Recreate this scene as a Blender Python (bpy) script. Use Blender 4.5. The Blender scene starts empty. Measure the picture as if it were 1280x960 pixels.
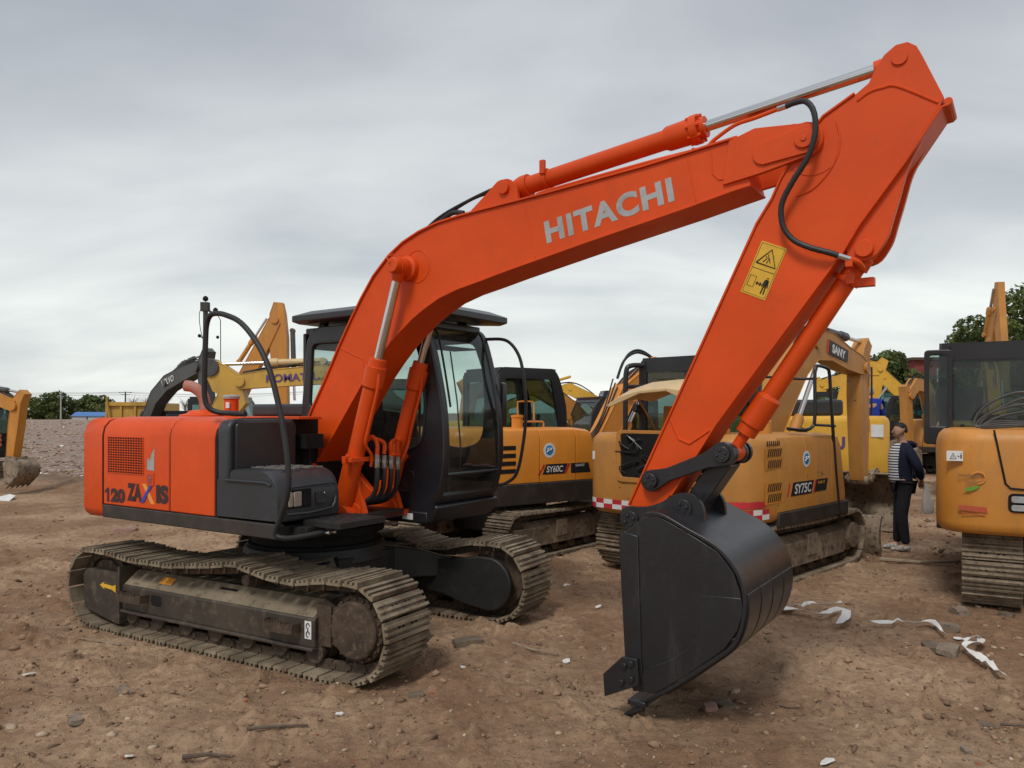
import bpy, bmesh, math, random
import numpy as np
from mathutils import Vector, Matrix, Euler

R = math.radians
PI = math.pi
sc = bpy.context.scene
COL = sc.collection

# ------------------------------------------------------------ camera
EYE = 1.9
cam_d = bpy.data.cameras.new('camera')
cam = bpy.data.objects.new('camera', cam_d)
COL.objects.link(cam)
cam.location = (0, 0, EYE)
cam.rotation_euler = (R(90), 0, 0)
cam_d.sensor_width = 36.0
cam_d.lens = 36.0 * 980 / 1280
cam_d.shift_y = 36.0 / 1280.0
cam_d.clip_end = 6000
sc.camera = cam
sc.render.resolution_x = 1024
sc.render.resolution_y = 768

# ------------------------------------------------------------ world and sun
SUN_EL, SUN_AZ = 52, 205      # degrees; azimuth measured clockwise from +Y
w = bpy.data.worlds.new("World")
sc.world = w
w.use_nodes = True
nt = w.node_tree
N = nt.nodes
for n in list(N):
    N.remove(n)
out = N.new('ShaderNodeOutputWorld')
bg = N.new('ShaderNodeBackground')
bg.inputs['Strength'].default_value = 0.1
nt.links.new(bg.outputs[0], out.inputs[0])
sky = N.new('ShaderNodeTexSky')
sky.sky_type = 'NISHITA'
sky.sun_disc = False
sky.sun_elevation = R(SUN_EL)
sky.sun_rotation = R(SUN_AZ)
tc = N.new('ShaderNodeTexCoord')
sep = N.new('ShaderNodeSeparateXYZ')
nt.links.new(tc.outputs['Generated'], sep.inputs[0])


def wmath(op, a, b):
    m = N.new('ShaderNodeMath')
    m.operation = op
    for i, v in enumerate((a, b)):
        if v is None:
            continue
        if isinstance(v, (int, float)):
            m.inputs[i].default_value = v
        else:
            nt.links.new(v, m.inputs[i])
    return m.outputs[0]


zc = wmath('MAXIMUM', sep.outputs[2], 0.0)
den = wmath('ADD', zc, 0.30)
comb = N.new('ShaderNodeCombineXYZ')
nt.links.new(wmath('DIVIDE', sep.outputs[0], den), comb.inputs[0])
nt.links.new(wmath('MULTIPLY', wmath('DIVIDE', sep.outputs[1], den), 1.7), comb.inputs[1])
nz = N.new('ShaderNodeTexNoise')
nz.inputs['Scale'].default_value = 1.15
nz.inputs['Detail'].default_value = 7
nz.inputs['Roughness'].default_value = 0.5
nz.inputs['Distortion'].default_value = 0.35
mp = N.new('ShaderNodeMapping')
mp.inputs['Location'].default_value = (3.1, 1.4, 0)
nt.links.new(comb.outputs[0], mp.inputs[0])
nt.links.new(mp.outputs[0], nz.inputs['Vector'])
grad = N.new('ShaderNodeValToRGB')        # by height above the horizon
cr = grad.color_ramp
cr.elements[0].position = 0.0
cr.elements[0].color = (6.9, 7.05, 6.8, 1)
cr.elements[1].position = 1.0
cr.elements[1].color = (4.6, 4.8, 5.2, 1)
e = cr.elements.new(0.12); e.color = (6.2, 6.5, 6.35, 1)
e = cr.elements.new(0.24); e.color = (5.05, 5.3, 5.4, 1)
e = cr.elements.new(0.42); e.color = (3.95, 4.15, 4.45, 1)
nt.links.new(zc, grad.inputs[0])
clo = N.new('ShaderNodeValToRGB')
cr = clo.color_ramp
cr.elements[0].position = 0.34
cr.elements[0].color = (0.76, 0.78, 0.81, 1)
cr.elements[1].position = 0.66
cr.elements[1].color = (1.14, 1.13, 1.11, 1)
nt.links.new(nz.outputs[0], clo.inputs[0])
mul = N.new('ShaderNodeMix')
mul.data_type = 'RGBA'
mul.blend_type = 'MULTIPLY'
mul.inputs[0].default_value = 1.0
nt.links.new(grad.outputs[0], mul.inputs[6])
nt.links.new(clo.outputs[0], mul.inputs[7])
mx = N.new('ShaderNodeMix')
mx.data_type = 'RGBA'
mx.inputs[0].default_value = 0.95
nt.links.new(sky.outputs[0], mx.inputs[6])
nt.links.new(mul.outputs[2], mx.inputs[7])
nt.links.new(mx.outputs[2], bg.inputs['Color'])

sun_d = bpy.data.lights.new('sun', 'SUN')
sun_d.energy = 1.4
sun_d.angle = R(14)
sun_d.color = (1.0, 0.96, 0.9)
sun = bpy.data.objects.new('sun', sun_d)
COL.objects.link(sun)
az = R(SUN_AZ)
sd = Vector((math.sin(az) * math.cos(R(SUN_EL)), math.cos(az) * math.cos(R(SUN_EL)), math.sin(R(SUN_EL))))
sun.rotation_euler = sd.to_track_quat('Z', 'Y').to_euler()
sc.view_settings.view_transform = 'Standard'
sc.view_settings.look = 'None'
sc.view_settings.exposure = 0.42
sc.view_settings.gamma = 1
sc.view_settings.use_curve_mapping = False
sc.render.engine = 'CYCLES'
sc.cycles.max_bounces = 8
sc.cycles.transparent_max_bounces = 16

# ------------------------------------------------------------ materials
MATS = {}


def lin(r, g, b):
    def f(v):
        v /= 255.0
        return v / 12.92 if v <= 0.04045 else ((v + 0.055) / 1.055) ** 2.4
    return (f(r), f(g), f(b), 1)


def newmat(name):
    m = bpy.data.materials.new(name)
    m.use_nodes = True
    m.node_tree.nodes.clear()
    o = m.node_tree.nodes.new('ShaderNodeOutputMaterial')
    b = m.node_tree.nodes.new('ShaderNodeBsdfPrincipled')
    m.node_tree.links.new(b.outputs[0], o.inputs[0])
    return m, m.node_tree, b, o


def ramp(T, src, p0, p1, c0=(0, 0, 0, 1), c1=(1, 1, 1, 1)):
    r = T.nodes.new('ShaderNodeValToRGB')
    r.color_ramp.elements[0].position = p0
    r.color_ramp.elements[1].position = p1
    r.color_ramp.elements[0].color = c0
    r.color_ramp.elements[1].color = c1
    T.links.new(src, r.inputs[0])
    return r.outputs[0]


def noise(T, co, scale, detail=6, rough=0.6, dist=0.0):
    n = T.nodes.new('ShaderNodeTexNoise')
    n.inputs['Scale'].default_value = scale
    n.inputs['Detail'].default_value = detail
    n.inputs['Roughness'].default_value = rough
    n.inputs['Distortion'].default_value = dist
    T.links.new(co, n.inputs['Vector'])
    return n.outputs[0]


def mixc(T, fac, a, b, mode='MIX'):
    m = T.nodes.new('ShaderNodeMix')
    m.data_type = 'RGBA'
    m.blend_type = mode
    for i, v in ((0, fac), (6, a), (7, b)):
        if hasattr(v, 'links'):
            T.links.new(v, m.inputs[i])
        else:
            m.inputs[i].default_value = v
    return m.outputs[2]


def bump(T, B, h, strength, dist=0.01):
    b = T.nodes.new('ShaderNodeBump')
    b.inputs['Strength'].default_value = strength
    b.inputs['Distance'].default_value = dist
    T.links.new(h, b.inputs['Height'])
    T.links.new(b.outputs[0], B.inputs['Normal'])


def paint(name, col, rough=0.35, dirt=(0.12, 0.085, 0.055, 1), amount=0.35, scale=3.0, coat=0.25, spec=0.5,
          bumps=0.04, metal=0.0, streak=False, chips=0.0):
    """painted or plastic surface with faded patches, dust in blotches, roughness variation"""
    if name in MATS:
        return MATS[name]
    m, T, B, o = newmat(name)
    c = T.nodes.new('ShaderNodeTexCoord').outputs['Object']
    n1 = noise(T, c, scale, 8, 0.62)
    n2 = noise(T, c, scale * 9, 5, 0.6)
    shade = mixc(T, ramp(T, n1, 0.3, 0.72), (col[0] * .84, col[1] * .82, col[2] * .82, 1),
                 (min(1, col[0] * 1.1 + .003), col[1] * 1.12 + .003, col[2] * 1.15 + .003, 1))
    v = c
    if streak:
        mpn = T.nodes.new('ShaderNodeMapping')
        mpn.inputs['Scale'].default_value = (1, 1, 0.22)
        T.links.new(c, mpn.inputs[0])
        v = mpn.outputs[0]
    n3 = noise(T, v, scale * 2.1, 9, 0.7, 0.4)
    d = ramp(T, n3, 0.62 - amount * 0.35, 0.86 - amount * 0.25, (0, 0, 0, 1), (amount + .25,) * 3 + (1,))
    base = mixc(T, d, shade, dirt)
    if chips > 0:
        n4 = noise(T, c, 14, 4, 0.55)
        base = mixc(T, ramp(T, n4, 0.72 - chips * .1, 0.735 - chips * .1), base, (0.09, 0.05, 0.035, 1))
    T.links.new(base, B.inputs['Base Color'])
    rr = T.nodes.new('ShaderNodeMapRange')
    rr.inputs['To Min'].default_value = rough * .8
    rr.inputs['To Max'].default_value = min(1, rough * 1.35 + amount * .25)
    T.links.new(n3, rr.inputs[0])
    T.links.new(rr.outputs[0], B.inputs['Roughness'])
    B.inputs['Metallic'].default_value = metal
    B.inputs['Coat Weight'].default_value = coat
    B.inputs['Coat Roughness'].default_value = 0.25
    B.inputs['Specular IOR Level'].default_value = spec
    bump(T, B, mixc(T, 0.35, n1, n2), bumps, 0.02)
    MATS[name] = m
    return m


def rough_mat(name, c0, c1, scale=8, rough=0.85, bumps=0.5, dist=0.01, c2=None, metal=0.0, spec=0.3):
    if name in MATS:
        return MATS[name]
    m, T, B, o = newmat(name)
    c = T.nodes.new('ShaderNodeTexCoord').outputs['Object']
    n1 = noise(T, c, scale, 9, 0.65)
    n2 = noise(T, c, scale * 4.3, 6, 0.65)
    base = mixc(T, ramp(T, n1, 0.36, 0.64), c0, c1)
    if c2:
        base = mixc(T, ramp(T, n2, 0.52, 0.66), base, c2)
    T.links.new(base, B.inputs['Base Color'])
    B.inputs['Roughness'].default_value = rough
    B.inputs['Metallic'].default_value = metal
    B.inputs['Specular IOR Level'].default_value = spec
    bump(T, B, mixc(T, 0.5, n1, n2), bumps, dist)
    MATS[name] = m
    return m


def glass_mat(name, tint=(0.62, 0.7, 0.68, 1), gloss=1.0):
    if name in MATS:
        return MATS[name]
    m = bpy.data.materials.new(name)
    m.use_nodes = True
    T = m.node_tree
    T.nodes.clear()
    o = T.nodes.new('ShaderNodeOutputMaterial')
    tr = T.nodes.new('ShaderNodeBsdfTransparent')
    tr.inputs[0].default_value = tint
    gl = T.nodes.new('ShaderNodeBsdfGlossy')
    gl.inputs['Roughness'].default_value = 0.03
    gl.inputs['Color'].default_value = (0.9, 0.95, 1, 1)
    fr = T.nodes.new('ShaderNodeFresnel')
    fr.inputs[0].default_value = 1.45
    c = T.nodes.new('ShaderNodeTexCoord').outputs['Object']
    di = T.nodes.new('ShaderNodeBsdfDiffuse')
    di.inputs[0].default_value = (0.3, 0.29, 0.27, 1)
    ms = T.nodes.new('ShaderNodeMixShader')
    gg = T.nodes.new('ShaderNodeNewGeometry')
    iv = T.nodes.new('ShaderNodeMath'); iv.operation = 'SUBTRACT'; iv.inputs[0].default_value = 1.0
    T.links.new(gg.outputs['Backfacing'], iv.inputs[1])
    mu = T.nodes.new('ShaderNodeMath'); mu.operation = 'MULTIPLY'
    T.links.new(fr.outputs[0], mu.inputs[0]); T.links.new(iv.outputs[0], mu.inputs[1])
    T.links.new(mu.outputs[0], ms.inputs[0])
    T.links.new(tr.outputs[0], ms.inputs[1])
    T.links.new(gl.outputs[0], ms.inputs[2])
    m2 = T.nodes.new('ShaderNodeMixShader')
    T.links.new(ramp(T, noise(T, c, 2.2, 6, 0.6), 0.35, 0.9, (0.0, 0.0, 0.0, 1), (0.13, 0.13, 0.13, 1)), m2.inputs[0])
    T.links.new(ms.outputs[0], m2.inputs[1])
    T.links.new(di.outputs[0], m2.inputs[2])
    T.links.new(m2.outputs[0], o.inputs[0])
    MATS[name] = m
    return m


ORANGE = paint('orange_paint', (0.66, 0.068, 0.0035), 0.42, amount=0.2, scale=1.3, coat=0.04, bumps=0.05, spec=0.28, dirt=(0.36, 0.06, 0.02, 1))
ORANGE_RED = paint('rod_red', (0.36, 0.05, 0.03), 0.4, amount=0.1)
BLACKPL = paint('charcoal_plastic', (0.024, 0.027, 0.031), 0.42, amount=0.22, scale=2.2, dirt=(0.09, 0.085, 0.08, 1), coat=0.1)
CABBLK = paint('cab_black', (0.010, 0.010, 0.013), 0.32, amount=0.12, scale=2.0, dirt=(0.04, 0.037, 0.035, 1), coat=0.12)
BUCKBLK = paint('bucket_black', (0.012, 0.0125, 0.015), 0.33, amount=0.2, scale=3.4, dirt=(0.075, 0.072, 0.066, 1), coat=0.15, bumps=0.14, streak=True)
RAILBR = paint('frame_black_brown', (0.028, 0.022, 0.018), 0.5, amount=0.4, scale=2.5, dirt=(0.09, 0.065, 0.045, 1), coat=0.05)
CHAIN = rough_mat('track_steel', (0.115, 0.09, 0.06, 1), (0.33, 0.27, 0.185, 1), 3.2, 0.62, 0.6, 0.008, (0.17, 0.095, 0.065, 1), metal=0.15, spec=0.45)
CHAINMUD = rough_mat('track_mud', (0.16, 0.12, 0.08, 1), (0.31, 0.25, 0.18, 1), 6, 0.9, 0.9, 0.015, (0.12, 0.085, 0.055, 1))
RUST = rough_mat('rusty_steel', (0.045, 0.03, 0.022, 1), (0.09, 0.062, 0.042, 1), 6, 0.8, 0.5, 0.01, (0.12, 0.085, 0.055, 1))
DUST = rough_mat('dusty_frame', (0.17, 0.135, 0.09, 1), (0.25, 0.2, 0.14, 1), 3, 0.9, 0.4, 0.01, (0.12, 0.09, 0.06, 1))
FRAMEBR = rough_mat('frame_brown', (0.032, 0.024, 0.018, 1), (0.06, 0.045, 0.032, 1), 2.5, 0.55, 0.3, 0.008, (0.10, 0.078, 0.055, 1), spec=0.5)
UNDERBLK = paint('under_black', (0.012, 0.012, 0.012), 0.5, amount=0.25, scale=3, dirt=(0.06, 0.05, 0.04, 1), coat=0.0)
VOID = rough_mat('dark_void', (0.006, 0.006, 0.006, 1), (0.012, 0.011, 0.01, 1), 9, 0.8, 0.2)
RUBBER = paint('black_rubber', (0.013, 0.013, 0.014), 0.5, amount=0.12, coat=0.0, scale=6)
CHROME, T_, B_, o_ = newmat('chrome_rod')
B_.inputs['Base Color'].default_value = (0.62, 0.62, 0.62, 1)
B_.inputs['Metallic'].default_value = 1.0
B_.inputs['Roughness'].default_value = 0.18
DULLROD = paint('dull_rod', (0.3, 0.27, 0.24), 0.4, amount=0.3, metal=0.8, scale=6)
SILVERTXT = paint('silver_lettering', (0.36, 0.37, 0.36), 0.6, amount=0.3, coat=0, scale=5)
DARKTXT = paint('dark_lettering', (0.05, 0.012, 0.015), 0.5, amount=0.05, coat=0, scale=5)
WHITE = paint('white_sticker', (0.72, 0.72, 0.7), 0.5, amount=0.15, coat=0, scale=5)
BLACKTXT = paint('black_lettering', (0.012, 0.012, 0.013), 0.5, amount=0.05, coat=0, scale=5)
BLUETXT = paint('blue_lettering', (0.05, 0.05, 0.32), 0.5, amount=0.05, coat=0, scale=5)
PURPLETXT = paint('purple_lettering', (0.10, 0.05, 0.18), 0.5, amount=0.05, coat=0, scale=5)
YELTXT = paint('yellow_sticker', (0.72, 0.42, 0.03), 0.5, amount=0.1, coat=0, scale=5)
ORTXT = paint('amber_stripe', (0.75, 0.3, 0.04), 0.5, amount=0.05, coat=0, scale=5)
BLUE = paint('sky_blue_sticker', (0.02, 0.22, 0.5), 0.4, amount=0.05, coat=0, scale=5)
REDST = paint('red_sticker', (0.5, 0.02, 0.03), 0.5, amount=0.1, coat=0, scale=5)
SANDY = paint('ochre_paint', (0.56, 0.225, 0.028), 0.45, amount=0.42, scale=1.6, coat=0.08, dirt=(0.26, 0.15, 0.07, 1), streak=True, chips=0.12)
SANOR = paint('amber_paint', (0.70, 0.25, 0.022), 0.4, amount=0.14, scale=1.6, coat=0.15, dirt=(0.25, 0.15, 0.08, 1))
SANOLD = paint('worn_ochre_paint', (0.50, 0.215, 0.038), 0.48, amount=0.38, scale=1.5, coat=0.06, dirt=(0.25, 0.15, 0.07, 1), streak=True, chips=0.25)
KYEL = paint('yellow_paint', (0.68, 0.37, 0.03), 0.4, amount=0.2, scale=1.3, coat=0.15, dirt=(0.3, 0.2, 0.08, 1), streak=True)
KYOLD = paint('pale_yellow_paint', (0.58, 0.34, 0.05), 0.45, amount=0.35, scale=2, coat=0.1, dirt=(0.2, 0.14, 0.07, 1), streak=True)
CREAM = paint('cream_paint', (0.62, 0.44, 0.22), 0.5, amount=0.3, scale=3, coat=0.1, dirt=(0.3, 0.2, 0.1, 1))
TEAL = paint('teal_paint', (0.03, 0.32, 0.30), 0.45, amount=0.3, scale=2, coat=0.1)
GREYP = paint('dark_grey_paint', (0.05, 0.052, 0.052), 0.42, amount=0.4, scale=3, dirt=(0.12, 0.11, 0.09, 1), coat=0.1)
PINKPIPE = rough_mat('heat_faded_pipe', (0.34, 0.13, 0.09, 1), (0.42, 0.22, 0.17, 1), 9, 0.7, 0.2)
MUDDY = rough_mat('muddy_steel', (0.17, 0.125, 0.085, 1), (0.32, 0.25, 0.18, 1), 3.5, 0.85, 0.8, 0.015, (0.06, 0.045, 0.035, 1))
GLASS = glass_mat('cab_glass', (0.84, 0.9, 0.88, 1))
GLASSD = glass_mat('dark_cab_glass', (0.55, 0.66, 0.64, 1))
LENS, T_, B_, o_ = newmat('lamp_lens')
B_.inputs['Base Color'].default_value = (0.7, 0.7, 0.68, 1)
B_.inputs['Metallic'].default_value = 0.8
B_.inputs['Roughness'].default_value = 0.15
ORLENS = paint('orange_lens', (0.7, 0.12, 0.03), 0.2, amount=0.1)
SEATM = rough_mat('seat_fabric', (0.02, 0.02, 0.022, 1), (0.035, 0.035, 0.037, 1), 20, 0.9, 0.3)
ANGLES = {}


# ------------------------------------------------------------ mesh building
def AX(axis, a, b, c):
    if axis == 'y':
        return (a, c, b)
    if axis == 'x':
        return (c, a, b)
    return (a, b, c)


def fillet(pts, r, n=4):
    o = []
    k = len(pts)
    for i in range(k):
        p0, p1, p2 = Vector(pts[i - 1]), Vector(pts[i]), Vector(pts[(i + 1) % k])
        rr = r[i] if isinstance(r, (list, tuple)) else r
        if rr <= 0:
            o.append(tuple(p1)); continue
        a, b = (p0 - p1), (p2 - p1)
        t = min(rr, a.length * .49, b.length * .49)
        a, b = p1 + a.normalized() * t, p1 + b.normalized() * t
        for j in range(n + 1):
            s = j / n
            o.append(tuple(a * (1 - s) ** 2 + p1 * 2 * s * (1 - s) + b * s * s))
    return o


def spl(pts, n=6, closed=False):
    P = [Vector(p) for p in pts]
    k = len(P)
    o = []
    rng = range(k if closed else k - 1)
    for i in rng:
        if closed:
            a, b, c, d = P[i - 1], P[i], P[(i + 1) % k], P[(i + 2) % k]
        else:
            a, b, c, d = P[max(i - 1, 0)], P[i], P[i + 1], P[min(i + 2, k - 1)]
        for j in range(n):
            t = j / n
            o.append(0.5 * ((2 * b) + (c - a) * t + (2 * a - 5 * b + 4 * c - d) * t * t + (3 * b - a - 3 * c + d) * t ** 3))
    if not closed:
        o.append(P[-1])
    return o


class MB:
    def __init__(s, M=None):
        s.v, s.f, s.mi = [], [], []
        s.M = M
        s.cm = 0

    def add(s, verts, faces):
        b = len(s.v)
        for p in verts:
            p = Vector(p)
            s.v.append(s.M @ p if s.M else p)
        for f in faces:
            s.f.append([i + b for i in f])
            s.mi.append(s.cm)
        return s

    def mat(s, i):
        s.cm = i
        return s

    def box(s, x0, x1, y0, y1, z0, z1, m=None):
        v = [(x, y, z) for x in (x0, x1) for y in (y0, y1) for z in (z0, z1)]
        if m is not None:
            v = [m @ Vector(p) for p in v]
        return s.add(v, [(0, 1, 3, 2), (4, 6, 7, 5), (0, 4, 5, 1), (2, 3, 7, 6), (0, 2, 6, 4), (1, 5, 7, 3)])

    def prism(s, pts, c0, c1, axis='y'):
        k = len(pts)
        v = [AX(axis, p[0], p[1], c0) for p in pts] + [AX(axis, p[0], p[1], c1) for p in pts]
        f = [tuple(range(k)), tuple(range(2 * k - 1, k - 1, -1))]
        f += [(i, (i + 1) % k, (i + 1) % k + k, i + k) for i in range(k)]
        return s.add(v, f)

    def loft(s, loops, cap=True):
        k = len(loops[0])
        v = [p for l in loops for p in l]
        f = []
        for j in range(len(loops) - 1):
            for i in range(k):
                a, b = j * k + i, j * k + (i + 1) % k
                f.append((a, b, b + k, a + k))
        if cap:
            f.append(tuple(range(k)))
            f.append(tuple(range((len(loops) - 1) * k, len(loops) * k)))
        return s.add(v, f)

    def tube(s, path, r, n=10, cap=True):
        P = [Vector(p) for p in path]
        k = len(P)
        loops = []
        up = None
        for i in range(k):
            t = (P[min(i + 1, k - 1)] - P[max(i - 1, 0)])
            if t.length < 1e-9:
                t = Vector((0, 0, 1))
            t.normalize()
            if up is None:
                up = t.orthogonal().normalized()
            else:
                up = (up - t * up.dot(t))
                up = up.normalized() if up.length > 1e-6 else t.orthogonal().normalized()
            sd_ = t.cross(up)
            rr = r[i] if isinstance(r, (list, tuple)) else r
            loops.append([P[i] + (up * math.cos(2 * PI * j / n) + sd_ * math.sin(2 * PI * j / n)) * rr for j in range(n)])
        return s.loft(loops, cap)

    def lathe(s, p0, d, prof, n=20):
        """prof = [(distance along d, radius)]"""
        p0, d = Vector(p0), Vector(d).normalized()
        up = d.orthogonal().normalized()
        sd_ = d.cross(up)
        loops = []
        for t, r in prof:
            loops.append([p0 + d * t + (up * math.cos(2 * PI * j / n) + sd_ * math.sin(2 * PI * j / n)) * max(r, 1e-4) for j in range(n)])
        return s.loft(loops, True)

    def cyl(s, p0, p1, r, n=20):
        p0, p1 = Vector(p0), Vector(p1)
        return s.lathe(p0, p1 - p0, [(0, r), ((p1 - p0).length, r)], n)

    def ribbon(s, path, y0, y1, t):
        """plate of thickness t that follows an xz path, between y0 and y1"""
        P = [Vector((p[0], p[1])) for p in path]
        k = len(P)
        ys = (lambda y: y if isinstance(y, (list, tuple)) else [y] * k)
        Y0, Y1 = ys(y0), ys(y1)
        loops = []
        for i in range(k):
            d = P[min(i + 1, k - 1)] - P[max(i - 1, 0)]
            nrm = Vector((-d.y, d.x)).normalized() * t
            a, b = P[i], P[i] + nrm
            loops.append([(a.x, Y0[i], a.y), (a.x, Y1[i], a.y), (b.x, Y1[i], b.y), (b.x, Y0[i], b.y)])
        return s.loft(loops, True)

    def ring(s, outer, inner, c0, c1, axis='y'):
        """flat panel with a hole"""
        ctr = Vector((sum(p[0] for p in inner) / len(inner), sum(p[1] for p in inner) / len(inner)))
        ang = sorted(set(round(math.atan2(p[1] - ctr.y, p[0] - ctr.x), 5) for p in list(outer) + list(inner)))
        def hit(poly, a):
            d = Vector((math.cos(a), math.sin(a)))
            best = None
            for i in range(len(poly)):
                p, q = Vector(poly[i - 1]), Vector(poly[i])
                e_ = q - p
                dn = d.x * e_.y - d.y * e_.x
                if abs(dn) < 1e-12:
                    continue
                w_ = p - ctr
                t = (w_.x * e_.y - w_.y * e_.x) / dn
                u = (w_.x * d.y - w_.y * d.x) / dn
                if t > 0 and -1e-4 <= u <= 1 + 1e-4:
                    best = t if best is None else max(best, t)
            return ctr + d * (best or 0.01)
        O = [hit(outer, a) for a in ang]
        I = [hit(inner, a) for a in ang]
        k = len(ang)
        v = [AX(axis, p.x, p.y, c) for c in (c0, c1) for p in O] + [AX(axis, p.x, p.y, c) for c in (c0, c1) for p in I]
        f = []
        for i in range(k):
            j = (i + 1) % k
            f += [(i, j, 2 * k + j, 2 * k + i), (k + i, k + j, 3 * k + j, 3 * k + i), (i, j, k + j, k + i),
                  (2 * k + i, 2 * k + j, 3 * k + j, 3 * k + i)]
        return s.add(v, f)

    def build(s, name, mats, parent=None, bevel=0.0, sharp=32, seg=2, smooth=True):
        me = bpy.data.meshes.new(name)
        me.from_pydata([tuple(p) for p in s.v], [], s.f)
        if not isinstance(mats, (list, tuple)):
            mats = [mats]
        for m in mats:
            me.materials.append(m)
        me.polygons.foreach_set('material_index', s.mi)
        bm = bmesh.new()
        bm.from_mesh(me)
        bmesh.ops.recalc_face_normals(bm, faces=bm.faces)
        bm.to_mesh(me)
        bm.free()
        if smooth:
            me.shade_smooth()
            me.set_sharp_from_angle(angle=R(sharp))
        o = bpy.data.objects.new(name, me)
        COL.objects.link(o)
        if parent:
            o.parent = parent
        if bevel > 0:
            b = o.modifiers.new('bevel', 'BEVEL')
            b.width = bevel
            b.segments = seg
            b.limit_method = 'ANGLE'
            b.angle_limit = R(40)
            b.harden_normals = False
        return o


def tag(o, label=None, cat=None, group=None, kind=None):
    if label: o['label'] = label
    if cat: o['category'] = cat
    if group: o['group'] = group
    if kind: o['kind'] = kind
    return o


def thing(name, label, cat, loc=(0, 0, 0), rz=0, group=None):
    o = bpy.data.objects.new(name, None)
    o.empty_display_size = 0.3
    COL.objects.link(o)
    o.location = loc
    o.rotation_euler = (0, 0, rz)
    return tag(o, label, cat, group)


def lettering(txt, O, Rv, Up, mat, parent, name='lettering', bold=0.02, lift=0.0, spacing=1.0, shear=0.0):
    """text fitted into the parallelogram O, O+Rv, O+Up (parent's coordinates)"""
    cu = bpy.data.curves.new('t', 'FONT')
    cu.body = txt
    cu.offset = bold
    cu.space_character = spacing
    cu.shear = shear
    cu.extrude = 0.0
    ob = bpy.data.objects.new('t', cu)
    COL.objects.link(ob)
    dg = bpy.context.evaluated_depsgraph_get()
    me = bpy.data.meshes.new_from_object(ob.evaluated_get(dg))
    bpy.data.objects.remove(ob)
    xs = [v.co.x for v in me.vertices]
    ys = [v.co.y for v in me.vertices]
    x0, x1, y0, y1 = min(xs), max(xs), min(ys), max(ys)
    O, Rv, Up = Vector(O), Vector(Rv), Vector(Up)
    nn = Rv.cross(Up).normalized()
    for v in me.vertices:
        v.co = O + Rv * ((v.co.x - x0) / (x1 - x0)) + Up * ((v.co.y - y0) / (y1 - y0)) + nn * lift
    me.shade_flat()
    for v in me.vertices:
        v.co += nn * 0.0012
    me.name = name
    me.materials.clear()
    me.materials.append(mat)
    o = bpy.data.objects.new(name, me)
    COL.objects.link(o)
    o.parent = parent
    return o


# ------------------------------------------------------------ ground
rng = np.random.RandomState(7)
LAT = rng.rand(256, 256)


def vnoise(x, y):
    xi, yi = np.floor(x).astype(int), np.floor(y).astype(int)
    fx, fy = x - xi, y - yi
    fx, fy = fx * fx * (3 - 2 * fx), fy * fy * (3 - 2 * fy)
    a, b = LAT[xi % 256, yi % 256], LAT[(xi + 1) % 256, yi % 256]
    c, d = LAT[xi % 256, (yi + 1) % 256], LAT[(xi + 1) % 256, (yi + 1) % 256]
    return (a * (1 - fx) + b * fx) * (1 - fy) + (c * (1 - fx) + d * fx) * fy - 0.5


def fbm(x, y, o=5, s=1.0):
    t, a = 0, 1.0
    for i in range(o):
        t = t + a * vnoise(x * s + 17.3 * i, y * s + 9.1 * i)
        a *= 0.55
        s *= 2.03
    return t


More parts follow.
